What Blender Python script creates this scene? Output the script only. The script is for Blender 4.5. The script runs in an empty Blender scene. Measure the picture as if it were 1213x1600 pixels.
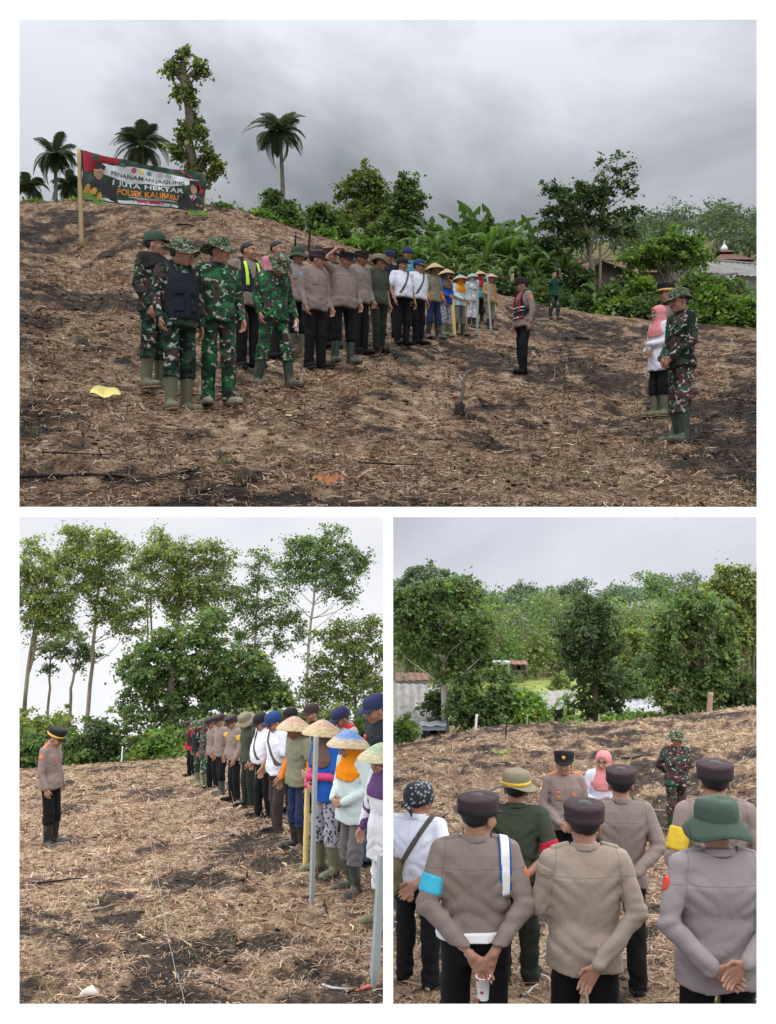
import bpy, bmesh, math, random
import numpy as np
from mathutils import Vector, Matrix
random.seed(5)
rng = np.random.default_rng(11)
SC = bpy.context.scene
COL = SC.collection
# ---------------------------------------------------------------- camera
# The viewer stands on an added white floor, eye 1.62 m above it, and looks level through the three
# openings of a white wall on to three hillside fields.
F, CX, CY = 1700.0, 606.5, 800.0
cam_d = bpy.data.cameras.new('camera'); cam = bpy.data.objects.new('camera', cam_d); COL.objects.link(cam)
cam_d.sensor_fit = 'VERTICAL'; cam_d.sensor_height = 24; cam_d.lens = 24 * F / 1600
cam_d.clip_start = 0.1; cam_d.clip_end = 2000
cam.location = (0, 0, 0); cam.rotation_euler = (math.pi / 2, 0, 0)
SC.camera = cam
# ---------------------------------------------------------------- sky and sun (overcast)
SUN_EL, SUN_AZ = math.radians(62), math.radians(200)     # azimuth clockwise from +Y: behind the viewer, a little left
W = bpy.data.worlds.new('World'); SC.world = W; W.use_nodes = True
nt = W.node_tree; nt.nodes.clear()
def wn(t, **k):
    n = nt.nodes.new(t)
    for a, b in k.items(): setattr(n, a, b)
    return n
out = wn('ShaderNodeOutputWorld'); bg = wn('ShaderNodeBackground'); nt.links.new(bg.outputs[0], out.inputs[0])
sky = wn('ShaderNodeTexSky', sky_type='NISHITA'); sky.sun_disc = False
sky.sun_elevation = SUN_EL; sky.sun_rotation = SUN_AZ; sky.air_density = 1.5; sky.dust_density = 4
tc = wn('ShaderNodeTexCoord'); sep = wn('ShaderNodeSeparateXYZ'); nt.links.new(tc.outputs['Generated'], sep.inputs[0])
def wm(op, a, b=None, c=None):
    n = wn('ShaderNodeMath', operation=op)
    for i, v in enumerate((a, b, c)):
        if v is None: continue
        if isinstance(v, (int, float)): n.inputs[i].default_value = v
        else: nt.links.new(v, n.inputs[i])
    return n.outputs[0]
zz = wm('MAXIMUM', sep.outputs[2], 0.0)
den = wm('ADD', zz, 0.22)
comb = wn('ShaderNodeCombineXYZ')
nt.links.new(wm('DIVIDE', sep.outputs[0], den), comb.inputs[0]); nt.links.new(wm('DIVIDE', sep.outputs[1], den), comb.inputs[1])
comb.inputs[2].default_value = 3.7
noi = wn('ShaderNodeTexNoise'); noi.inputs['Scale'].default_value = 1.15; noi.inputs['Detail'].default_value = 9
noi.inputs['Roughness'].default_value = 0.56; noi.inputs['Distortion'].default_value = 0.35
nt.links.new(comb.outputs[0], noi.inputs['Vector'])
rmp = wn('ShaderNodeValToRGB'); e = rmp.color_ramp.elements
e[0].position = 0.36; e[0].color = (0.185, 0.198, 0.215, 1); e[1].position = 0.61; e[1].color = (0.475, 0.495, 0.535, 1)
nt.links.new(noi.outputs[0], rmp.inputs[0])
# overcast: brighter towards the zenith as under cloud, gradient steepened for more ambient light
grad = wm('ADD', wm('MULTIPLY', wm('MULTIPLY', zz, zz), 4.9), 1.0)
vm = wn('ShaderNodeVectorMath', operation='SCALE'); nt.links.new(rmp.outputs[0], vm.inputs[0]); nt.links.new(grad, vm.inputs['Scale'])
vs = wn('ShaderNodeVectorMath', operation='SCALE'); nt.links.new(sky.outputs[0], vs.inputs[0]); vs.inputs['Scale'].default_value = 0.07
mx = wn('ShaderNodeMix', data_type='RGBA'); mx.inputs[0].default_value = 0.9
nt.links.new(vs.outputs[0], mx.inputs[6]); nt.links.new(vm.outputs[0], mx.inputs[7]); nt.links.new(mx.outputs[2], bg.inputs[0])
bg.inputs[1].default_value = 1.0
sun_d = bpy.data.lights.new('sun', 'SUN'); sun = bpy.data.objects.new('sun', sun_d); COL.objects.link(sun)
sun_d.energy = 1.5; sun_d.angle = math.radians(25); sun_d.color = (1, 0.96, 0.9)
sdir = Vector((math.sin(SUN_AZ) * math.cos(SUN_EL), math.cos(SUN_AZ) * math.cos(SUN_EL), math.sin(SUN_EL)))
sun.rotation_euler = (-sdir).to_track_quat('-Z', 'Y').to_euler(); sun.location = (0, -6, 12)
SC.view_settings.view_transform = 'Standard'; SC.view_settings.look = 'None'
SC.view_settings.exposure = 0.1; SC.view_settings.gamma = 1; SC.view_settings.use_curve_mapping = False
SC.render.engine = 'CYCLES'; SC.cycles.use_denoising = True; SC.cycles.max_bounces = 5
SC.cycles.transparent_max_bounces = 4; SC.cycles.sample_clamp_indirect = 4
# ---------------------------------------------------------------- helpers
def P(c, r, d): return np.array([(c - CX) * d / F, d, (CY - r) * d / F])
def tag(o, label=None, cat=None, group=None, kind=None):
    if label: o['label'] = label
    if cat: o['category'] = cat
    if group: o['group'] = group
    if kind: o['kind'] = kind
    return o
def link(name, data, parent=None):
    o = bpy.data.objects.new(name, data); COL.objects.link(o)
    if parent is not None: o.parent = parent
    return o
def mesh(name, V, Fc, mat=None, smooth=True, col=None, mats=None, midx=None):
    me = bpy.data.meshes.new(name)
    V = np.asarray(V, np.float32); n = len(V)
    if isinstance(Fc, np.ndarray):
        k = Fc.shape[1]; m = len(Fc)
        me.vertices.add(n); me.vertices.foreach_set('co', V.ravel())
        me.loops.add(m * k); me.loops.foreach_set('vertex_index', Fc.astype(np.int32).ravel())
        me.polygons.add(m); me.polygons.foreach_set('loop_start', np.arange(0, m * k, k, dtype=np.int32))
        me.update(calc_edges=True); me.validate()
    else:
        me.from_pydata(V.tolist(), [], Fc); me.update()
    if smooth: me.polygons.foreach_set('use_smooth', np.ones(len(me.polygons), bool))
    if mats:
        for m_ in mats: me.materials.append(m_)
        if midx is not None: me.polygons.foreach_set('material_index', np.asarray(midx, np.int32))
    elif mat: me.materials.append(mat)
    if col is not None and len(me.vertices) == n:
        ca = me.color_attributes.new('Col', 'FLOAT_COLOR', 'POINT')
        c4 = np.ones((n, 4), np.float32); c4[:, :3] = col
        ca.data.foreach_set('color', c4.ravel())
    return me
def obj(name, V, Fc, mat=None, parent=None, **k): return link(name, mesh(name, V, Fc, mat, **k), parent)
def vnoise(x, y, seed=0):
    xi = np.floor(x).astype(np.int64); yi = np.floor(y).astype(np.int64); fx = x - xi; fy = y - yi
    def h(a, b):
        n = (a * 374761393 + b * 668265263 + seed * 1442695041) & 0xffffffff
        n = ((n ^ (n >> 13)) * 1274126177) & 0xffffffff
        return ((n ^ (n >> 16)) & 0xffff) / 65535.0
    u = fx * fx * (3 - 2 * fx); v = fy * fy * (3 - 2 * fy)
    return (h(xi, yi) * (1 - u) + h(xi + 1, yi) * u) * (1 - v) + (h(xi, yi + 1) * (1 - u) + h(xi + 1, yi + 1) * u) * v
def fbm(x, y, seed=0, o=4):
    s = 0; a = 0.5
    for i in range(o):
        s = s + a * vnoise(x * 2 ** i, y * 2 ** i, seed + i); a *= 0.5
    return s / (1 - 0.5 ** o)
def sstep(a, b, x):
    t = np.clip((x - a) / (b - a), 0, 1); return t * t * (3 - 2 * t)
def tube(path, rad, n=6, cap=True):
    path = np.asarray(path, float); m = len(path); rad = np.broadcast_to(np.asarray(rad, float), (m,))
    T = np.gradient(path, axis=0); T /= np.linalg.norm(T, axis=1)[:, None] + 1e-9
    ref = np.array([0, 0, 1.]) if abs(T[0][2]) < 0.9 else np.array([1., 0, 0])
    V = []; an = np.arange(n) * 2 * math.pi / n
    for i in range(m):
        a = np.cross(T[i], ref); a /= np.linalg.norm(a) + 1e-9; b = np.cross(T[i], a)
        V.append(path[i] + rad[i] * (np.cos(an)[:, None] * a + np.sin(an)[:, None] * b))
    V = np.concatenate(V); Fc = []
    for i in range(m - 1):
        for j in range(n):
            k = (j + 1) % n
            Fc.append((i * n + j, i * n + k, (i + 1) * n + k, (i + 1) * n + j))
    Fc = [tuple(reversed(f)) for f in Fc]
    if cap: Fc += [tuple(range(n)), tuple(reversed(range((m - 1) * n, m * n)))]
    return V, Fc
def join(parts):
    V = []; Fc = []; o = 0
    for v, f in parts:
        V.append(np.asarray(v)); Fc += [tuple(int(i) + o for i in q) for q in f]; o += len(v)
    return np.concatenate(V), Fc
def box(lo, hi):
    x0, y0, z0 = lo; x1, y1, z1 = hi
    V = [(x0, y0, z0), (x1, y0, z0), (x1, y1, z0), (x0, y1, z0), (x0, y0, z1), (x1, y0, z1), (x1, y1, z1), (x0, y1, z1)]
    return np.array(V, float), [(3, 2, 1, 0), (4, 5, 6, 7), (0, 1, 5, 4), (1, 2, 6, 5), (2, 3, 7, 6), (3, 0, 4, 7)]
# ---------------------------------------------------------------- materials
class NB:
    def __init__(s, name):
        s.m = bpy.data.materials.new(name); s.m.use_nodes = True; s.t = s.m.node_tree; s.t.nodes.clear()
        s.out = s.n('ShaderNodeOutputMaterial')
    def n(s, t, **k):
        q = s.t.nodes.new(t)
        for a, b in k.items(): setattr(q, a, b)
        return q
    def l(s, a, b): s.t.links.new(a, b)
    def coord(s, w='Object', scale=None):
        c = s.n('ShaderNodeTexCoord').outputs[w]
        if scale:
            m = s.n('ShaderNodeMapping'); m.inputs['Scale'].default_value = scale; s.l(c, m.inputs[0]); c = m.outputs[0]
        return c
    def noise(s, vec, scale, detail=3, rough=0.55, dist=0, w=None):
        q = s.n('ShaderNodeTexNoise')
        if w is not None: q.noise_dimensions = '4D'; q.inputs['W'].default_value = w
        q.inputs['Scale'].default_value = scale; q.inputs['Detail'].default_value = detail
        q.inputs['Roughness'].default_value = rough; q.inputs['Distortion'].default_value = dist
        if vec is not None: s.l(vec, q.inputs['Vector'])
        return q.outputs[0]
    def ramp(s, f, stops, const=False):
        q = s.n('ShaderNodeValToRGB'); r = q.color_ramp
        if const: r.interpolation = 'CONSTANT'
        while len(r.elements) < len(stops): r.elements.new(0.5)
        for e_, (p, c) in zip(r.elements, stops): e_.position = p; e_.color = (*c, 1) if len(c) == 3 else c
        s.l(f, q.inputs[0]); return q.outputs[0]
    def mix(s, f, a, b, mode='MIX'):
        q = s.n('ShaderNodeMix', data_type='RGBA'); q.blend_type = mode
        for i, v in ((0, f), (6, a), (7, b)):
            if isinstance(v, (int, float)): q.inputs[i].default_value = v
            elif isinstance(v, tuple): q.inputs[i].default_value = (*v, 1)
            else: s.l(v, q.inputs[i])
        return q.outputs[2]
    def math(s, op, a, b=0.0):
        q = s.n('ShaderNodeMath', operation=op)
        for i, v in enumerate((a, b)):
            if isinstance(v, (int, float)): q.inputs[i].default_value = v
            else: s.l(v, q.inputs[i])
        return q.outputs[0]
    def attr(s, name='Col'):
        return s.n('ShaderNodeAttribute', attribute_name=name)
    def bump(s, h, st=0.3, dist=0.01):
        q = s.n('ShaderNodeBump'); q.inputs['Strength'].default_value = st; q.inputs['Distance'].default_value = dist
        s.l(h, q.inputs['Height']); return q.outputs[0]
    def bsdf(s, col, rough=0.8, nrm=None, spec=0.3, **k):
        q = s.n('ShaderNodeBsdfPrincipled')
        if isinstance(col, tuple): q.inputs['Base Color'].default_value = (*col, 1)
        else: s.l(col, q.inputs['Base Color'])
        if isinstance(rough, (int, float)): q.inputs['Roughness'].default_value = rough
        else: s.l(rough, q.inputs['Roughness'])
        q.inputs['Specular IOR Level'].default_value = spec
        for a, b in k.items(): q.inputs[a].default_value = b
        if nrm is not None: s.l(nrm, q.inputs['Normal'])
        s.l(q.outputs[0], s.out.inputs[0]); return q
MC = {}
def plain(name, col, rough=0.7, var=0.15, scale=8, spec=0.3, bump=0.2):
    k = ('p', name)
    if k in MC: return MC[k]
    b = NB(name); v = b.coord(); n1 = b.noise(v, scale, 5, 0.65)
    c = b.mix(n1, tuple(x * (1 - var) for x in col), tuple(min(1, x * (1 + var)) for x in col))
    b.bsdf(c, rough, b.bump(b.noise(v, scale * 6, 3), bump, 0.01), spec); MC[k] = b.m; return b.m
def rubber(name, col, rough=0.42):
    b = NB('rubber_' + name); v = b.coord(); n1 = b.noise(v, 9, 6, .7, .5); sp = b.n('ShaderNodeSeparateXYZ'); b.l(v, sp.inputs[0])
    mud = b.ramp(b.math('SUBTRACT', n1, b.math('MULTIPLY', sp.outputs[2], .35)), [(.44, (0, 0, 0)), (.56, (.75, .75, .75))])
    c = b.mix(mud, b.mix(b.noise(v, 4, 4), tuple(x * .8 for x in col), tuple(x * 1.2 for x in col)), (.17, .12, .08))
    b.bsdf(c, b.math('ADD', b.math('MULTIPLY', mud, .5), rough), b.bump(n1, .25, .01), .45); return b.m
def cloth(name, col, rough=0.85):
    k = ('c', name)
    if k in MC: return MC[k]
    b = NB('cloth_' + name); v = b.coord()
    n1 = b.noise(v, 5, 4, 0.6); n2 = b.noise(v, 90, 2)
    c = b.mix(n1, tuple(x * 0.84 for x in col), tuple(min(1, x * 1.1) for x in col))
    c = b.mix(b.math('MULTIPLY', n2, 0.25), c, tuple(x * 0.75 for x in col))
    sp = b.n('ShaderNodeSeparateXYZ'); b.l(v, sp.inputs[0]); X_, Y_, Z_ = sp.outputs
    def line(q, at, w): return b.math('LESS_THAN', b.math('ABSOLUTE', b.math('SUBTRACT', q, at)), w)
    back = b.math('LESS_THAN', Y_, 0.0); hi_ = b.math('GREATER_THAN', Z_, 1.17)
    # sewn seams: back yoke, arm holes, front placket
    sm = b.math('MAXIMUM', b.math('MULTIPLY', line(Z_, 1.315, 0.0032), back), b.math('MULTIPLY', line(b.math('ADD', b.math('ABSOLUTE', X_), b.math('MULTIPLY', b.math('SUBTRACT', 1.4, Z_), -0.12)), 0.168, 0.0032), hi_))
    sm = b.math('MAXIMUM', sm, b.math('MULTIPLY', line(X_, 0.012, 0.003), b.math('SUBTRACT', 1.0, back)))
    c = b.mix(b.math('MULTIPLY', sm, 0.35), c, tuple(x * 0.4 for x in col))
    wr = b.math('SUBTRACT', b.math('ADD', b.noise(b.coord('Object', (1, 1, 0.6)), 5.5, 3, 0.45, 1.2), b.math('MULTIPLY', b.noise(b.coord('Object', (1, 1, 0.7)), 15, 3, 0.5, 2.2), .22)), b.math('MULTIPLY', sm, 0.08))
    b.bsdf(c, rough, b.bump(wr, 0.65, 0.03), 0.2); MC[k] = b.m; return b.m
def camo(name, base, mid, brown, light, sc=7.5, lt=0.63):
    k = ('camo', name); sc *= 1.3
    if k in MC: return MC[k]
    b = NB('camouflage_' + name); v = b.coord('Object', (1, 1, 1.25))
    c = b.ramp(b.noise(v, sc, 1.5, 0.5, 0.6, 1.3), [(0, base), (0.47, mid), (0.60, (0.012, 0.016, 0.012))], True)
    m1 = b.math('GREATER_THAN', b.noise(v, sc * 0.9, 1.5, 0.5, 0.8, 5.1), 0.555)
    m2 = b.math('GREATER_THAN', b.noise(v, sc * 1.6, 1, 0.5, 0.9, 9.4), lt)
    c = b.mix(m1, c, brown); c = b.mix(m2, c, light)
    wr = b.noise(b.coord('Object', (1, 1, 0.6)), 6, 3, 0.45, 1.2)
    b.bsdf(c, 0.85, b.bump(wr, 0.65, 0.03), 0.2); MC[k] = b.m; return b.m
def skin_mat():
    if 'skin' in MC: return MC['skin']
    b = NB('skin'); a = b.attr().outputs[0]; v = b.coord()
    c = b.mix(b.math('MULTIPLY', b.noise(v, 25, 4), 0.35), a, (0.16, 0.07, 0.045))
    b.bsdf(c, 0.5, b.bump(b.noise(v, 120, 2), 0.1, 0.004), 0.35); MC['skin'] = b.m; return b.m
def attr_mat(name, rough=0.8, spec=0.25, nscale=30, namp=0.3, bump=0.3):
    k = ('a', name)
    if k in MC: return MC[k]
    b = NB(name); a = b.attr().outputs[0]; v = b.coord(); n_ = b.noise(v, nscale, 4, 0.6)
    c = b.mix(1.0, a, b.ramp(n_, [(0.25, (1 - namp,) * 3), (0.75, (1 + namp * 0.3,) * 3)]), 'MULTIPLY')
    b.bsdf(c, rough, b.bump(n_, bump, 0.01), spec); MC[k] = b.m; return b.m
def leaf_mat(name, col, trans=0.35, rough=0.55):
    k = ('l', name)
    if k in MC: return MC[k]
    b = NB('foliage_' + name); a = b.attr().outputs[0]
    c = b.mix(1.0, a, col, 'MULTIPLY')
    p = b.bsdf(c, rough, None, 0.3)
    t = b.n('ShaderNodeBsdfTranslucent'); b.l(b.mix(1.0, c, (1.15, 1.25, 0.6), 'MULTIPLY'), t.inputs[0])
    ms = b.n('ShaderNodeMixShader'); ms.inputs[0].default_value = trans
    b.l(p.outputs[0], ms.inputs[1]); b.l(t.outputs[0], ms.inputs[2]); b.l(ms.outputs[0], b.out.inputs[0]); MC[k] = b.m; return b.m
def bark(name, col):
    k = ('b', name)
    if k in MC: return MC[k]
    b = NB('bark_' + name); v = b.coord('Object', (1, 1, 0.3)); n1 = b.noise(v, 4, 6, 0.7)
    c = b.ramp(n1, [(0.3, tuple(x * 0.45 for x in col)), (0.55, col), (0.75, tuple(min(1, x * 1.4) for x in col))])
    b.bsdf(c, 0.9, b.bump(b.noise(v, 14, 4), 0.6, 0.03), 0.1); MC[k] = b.m; return b.m
# ---------------------------------------------------------------- the white wall with its three openings, and the added floor before it
WY = 3.2
def opening(c0, r0, c1, r1):
    return ((c0 - CX) * WY / F, (CY - r1) * WY / F, (c1 - CX) * WY / F, (CY - r0) * WY / F)
OP = [opening(30.5, 30.5, 1182.5, 792), opening(30.5, 808, 599, 1568.5), opening(614.5, 808, 1182.5, 1568.5)]
b = NB('white_plaster'); v_ = b.coord()
b.bsdf(b.mix(b.noise(v_, 3, 5), (0.91, 0.91, 0.91), (0.93, 0.93, 0.93)), 0.7, b.bump(b.noise(v_, 60, 3), 0.05, 0.002), 0.3); M_WALL = b.m
b = NB('white_bounce_floor'); v_ = b.coord()
b.bsdf(b.mix(b.noise(v_, 2, 6), (0.8, 0.8, 0.79), (0.86, 0.86, 0.85)), 0.8, b.bump(b.noise(v_, 40, 3), 0.1, 0.003), 0.3); M_BOUNCE = b.m
def build_wall():
    X0, X1, Z0, Z1 = -2.6, 2.6, -1.62, 2.3
    xs = sorted({X0, X1, OP[0][0], OP[0][2], OP[1][2], OP[2][0]}); zs = sorted({Z0, Z1, OP[0][1], OP[0][3], OP[1][1], OP[1][3]}); assert len(xs) == 6
    def inside(x, z): return any(o[0] < x < o[2] and o[1] < z < o[3] for o in OP)
    bm = bmesh.new(); vd = {}
    T = 0.012
    def vert(x, y, z):
        if y > WY:                                   # the back edge of each opening is splayed outwards
            for o in OP:
                if o[0] - 1e-6 <= x <= o[2] + 1e-6 and o[1] - 1e-6 <= z <= o[3] + 1e-6:
                    x += -.006 if abs(x - o[0]) < 1e-6 else (.006 if abs(x - o[2]) < 1e-6 else 0); z += -.006 if abs(z - o[1]) < 1e-6 else (.006 if abs(z - o[3]) < 1e-6 else 0); break
        k = (round(x, 5), round(y, 5), round(z, 5))
        if k not in vd: vd[k] = bm.verts.new(k)
        return vd[k]
    cells = {(i, j): not inside((xs[i] + xs[i + 1]) / 2, (zs[j] + zs[j + 1]) / 2) for i in range(len(xs) - 1) for j in range(len(zs) - 1)}
    def fill(i, j): return cells.get((i, j), None)
    for (i, j), s in cells.items():
        if not s: continue
        a, b_, c, d = xs[i], xs[i + 1], zs[j], zs[j + 1]
        bm.faces.new([vert(a, WY, c), vert(b_, WY, c), vert(b_, WY, d), vert(a, WY, d)])
        bm.faces.new([vert(a, WY + T, d), vert(b_, WY + T, d), vert(b_, WY + T, c), vert(a, WY + T, c)])
        for (di, dj, p, q) in ((-1, 0, (a, c), (a, d)), (1, 0, (b_, d), (b_, c)), (0, -1, (b_, c), (a, c)), (0, 1, (a, d), (b_, d))):
            if not fill(i + di, j + dj):
                bm.faces.new([vert(p[0], WY, p[1]), vert(q[0], WY, q[1]), vert(q[0], WY + T, q[1]), vert(p[0], WY + T, p[1])])
    bmesh.ops.recalc_face_normals(bm, faces=bm.faces)
    me = bpy.data.meshes.new('wall'); bm.to_mesh(me); bm.free(); me.materials.append(M_WALL)
    tag(link('wall', me), kind='structure')
build_wall()
v, f = box((-14, -14, -1.92), (14, WY, -1.62)); tag(obj('bounce_floor', v, f, M_BOUNCE, smooth=False), kind='structure')  # unseen white floor, added to bounce light on to the wall
# ---------------------------------------------------------------- sky shells with glowing ceilings, added to light the two lower valleys
def sky_mat(name, lo, hi, ceil_glow, seed, scale):
    b = NB(name); g = b.n('ShaderNodeNewGeometry'); ps = g.outputs['Position']
    mp = b.n('ShaderNodeMapping'); mp.inputs['Scale'].default_value = (0.6, 0.6, 1.5); b.l(ps, mp.inputs[0])
    n1 = b.noise(mp.outputs[0], scale, 6, 0.5, 0.4, seed)
    c = b.ramp(n1, [(0.34, lo), (0.66, hi)])
    sp = b.n('ShaderNodeSeparateXYZ'); b.l(g.outputs['Normal'], sp.inputs[0])
    c = b.mix(b.math('ABSOLUTE', sp.outputs[2]), c, ceil_glow)  # level faces take the stronger ceiling glow that lights the field
    em = b.n('ShaderNodeEmission'); b.l(c, em.inputs[0]); em.inputs[1].default_value = 1
    b.l(em.outputs[0], b.out.inputs[0]); b.m.cycles.emission_sampling = 'FRONT'; return b.m
def sky_shell(x0, x1, yf, zb, m):
    # glowing ceiling added to light the field, from just behind the wall to the far end, and the sky closing the valley round
    prof = [(WY + 0.02, -0.0135), (8.5, -0.034), (20, 0.6), (40, 2.2), (yf - 12, 4.5), (yf - 4, 4.2), (yf - 0.8, 2.8), (yf, 1), (yf, zb)]
    V = []; Fc = []
    for x in (x0, x1):
        for y, z in prof: V.append((x, y, z))
    n = len(prof)
    for i in range(n - 1): Fc.append((i, i + n, i + n + 1, i + 1))
    V += [(x0, WY + 0.02, zb), (x1, WY + 0.02, zb)]
    Fc.append(tuple(list(range(n)) + [2 * n])); Fc.append(tuple(list(reversed(range(n, 2 * n))) + [2 * n + 1][:0] + [2 * n + 1]))
    me = mesh('sky', V, Fc, m, smooth=False)
    bm = bmesh.new(); bm.from_mesh(me)
    bmesh.ops.recalc_face_normals(bm, faces=bm.faces)
    bm.normal_update(); bm.faces.ensure_lookup_table()
    if bm.faces[0].normal.z > 0: bmesh.ops.reverse_faces(bm, faces=bm.faces)
    bm.to_mesh(me); bm.free()
    return tag(link('sky', me), kind='structure')
YF2, YF3 = 92.0, 190.0
sky_shell(-48, -0.006, YF2, -32, sky_mat('sky_glow_left', (0.74, 0.76, 0.82), (0.97, 0.97, 0.98), (2.8, 2.8, 2.8), 2.2, 0.05))
sky_shell(0.006, 95, YF3, -60, sky_mat('sky_glow_right', (0.50, 0.52, 0.60), (0.80, 0.81, 0.88), (2.8, 2.8, 2.82), 7.4, 0.022))
# ---------------------------------------------------------------- terrain
class Terrain:
    def __init__(s, h, ctrl, lim):
        s.h = h; s.lim = lim
        c = np.array(ctrl, float); s.p = np.stack([(c[:, 0] - 606) / 400, 2 * np.log(c[:, 2])], 1)
        g = (c[:, 1] - h) * c[:, 2] / F
        n = len(c); K = s.phi(s.p[:, None] - s.p[None]) + np.eye(n) * 0.02
        A = np.zeros((n + 3, n + 3)); A[:n, :n] = K; A[:n, n] = 1; A[:n, n + 1:] = s.p; A[n:, :n] = A[:n, n:].T
        s.w = np.linalg.solve(A, np.concatenate([g, np.zeros(3)]))
    def phi(s, q):
        r2 = (q ** 2).sum(-1) + 1e-9; return 0.5 * r2 * np.log(r2)
    def z(s, x, y):
        x, y = np.broadcast_arrays(np.asarray(x, float), np.asarray(y, float)); sh = x.shape; x = x.ravel(); y = y.ravel()
        col = np.clip(CX + x * F / y, *s.lim); q = np.stack([(col - 606) / 400, 2 * np.log(y)], 1)
        g = np.concatenate([s.phi(qq[:, None] - s.p[None]) @ s.w[:-3] for qq in np.array_split(q, max(1, len(q) // 20000))])
        g = g + s.w[-3] + q @ s.w[-2:]
        return ((CY - s.h) * y / F - g).reshape(sh)
    def bumps(s, x, y):
        k = np.clip(y / 12, 0.8, 4); fur = 0
        if s.h == 1115: fur = 0.045 * np.sin(y * 3.6 + x * .9 + 2 * vnoise(x * .3, y * .3, 5)) * sstep(16, 20, y) * (1 - sstep(36, 40, y))      # planting furrows
        return fur + (fbm(x * 1.1, y * 0.8, 3, 3) - 0.5) * 0.16 + (fbm(x * 5, y * 3.5, 9, 3) - 0.5) * 0.10 * np.clip(k, 0.8, 1.5)
    def top(s, x, y): return s.z(x, y) + s.bumps(np.asarray(x, float), np.asarray(y, float))
# points on the ground, (column, row, distance)
G1 = [(238, 605, 11.8), (277, 645, 10.7), (340, 628, 11.1), (386, 577, 14.3), (428, 603, 13.2), (464, 553, 17), (492, 577, 15.5), (535, 565, 16.2), (560, 552, 17.8),
      (590, 549, 18.6), (627, 541, 21), (653, 537, 21.7), (676, 531, 23.5), (695, 526, 25), (718, 524, 28), (740, 518, 31), (765, 515, 31.5), (818, 587, 18.8),
      (866, 500, 38), (1028, 652, 14.9), (1045, 625, 16), (1065, 692, 12), (31, 792, 5.7), (300, 792, 5.9), (600, 792, 6.6), (900, 792, 7.6), (1183, 792, 8.3),
      (31, 640, 9.2), (31, 500, 15), (31, 400, 24), (127, 393, 27), (31, 318, 33), (200, 316, 33), (320, 325, 32), (400, 346, 32), (480, 373, 32), (560, 400, 33), (620, 420, 35),
      (700, 442, 38), (780, 458, 42), (880, 488, 42), (950, 495, 42), (1050, 506, 42), (1183, 513, 42), (1183, 640, 14), (1183, 560, 24), (950, 560, 22),
      (31, 340, 45), (300, 345, 45), (600, 430, 50), (31, 360, 80), (600, 430, 80), (900, 478, 62), (1183, 480, 62), (900, 450, 100), (1183, 448, 100), (300, 390, 110),
      (300, 395, 260), (700, 395, 260), (950, 376, 260), (1183, 364, 260), (1400, 360, 260)]
G2 = [(80, 1320, 15.7), (300, 1212, 32), (308, 1222, 29.5), (320, 1228, 26.5), (331, 1236, 25), (346, 1240, 22.7), (366, 1250, 21), (388, 1262, 19), (412, 1278, 17.4),
      (432, 1302, 15), (466, 1325, 13.2), (507, 1360, 11.1), (548, 1398, 10.3), (600, 1440, 9.1), (590, 1350, 11), (31, 1205, 44), (190, 1191, 46), (300, 1184, 46), (450, 1190, 46),
      (600, 1195, 46), (31, 1568, 6.3), (300, 1568, 6.4), (600, 1568, 6.6), (31, 1810, 4.2), (600, 1810, 4.2), (31, 1195, 70), (300, 1190, 70), (600, 1195, 70), (31, 1195, 92), (600, 1195, 92), (31, 1400, 10.4)]
G3 = [(1050, 1305, 17.5), (840, 1540, 8.3), (655, 1530, 8), (735, 1722, 6), (915, 1738, 5.9), (1120, 1777, 5.5), (965, 1558, 8), (1108, 1621, 6.7), (882, 1405, 12.4), (942, 1373, 13),
      (620, 1166, 36), (700, 1150, 38), (770, 1138, 39), (860, 1134, 40), (1000, 1137, 40), (1100, 1120, 38), (1183, 1104, 36), (620, 1800, 5), (1183, 1800, 5.2), (620, 1270, 18), (1183, 1230, 19),
      (620, 1172, 50), (900, 1150, 50), (1183, 1120, 50), (620, 1085, 75), (900, 1080, 75), (1183, 1075, 75), (620, 1045, 95), (900, 1042, 95), (1183, 1042, 95), (620, 1018, 130), (900, 1018, 130), (1183, 1015, 130),
      (620, 1006, 190), (900, 1006, 190), (1183, 1004, 190)]
TR1 = Terrain(440, G1, (-350, 1560)); TR2 = Terrain(1145, G2, (-150, 606)); TR3 = Terrain(1115, G3, (606, 1400))
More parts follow.
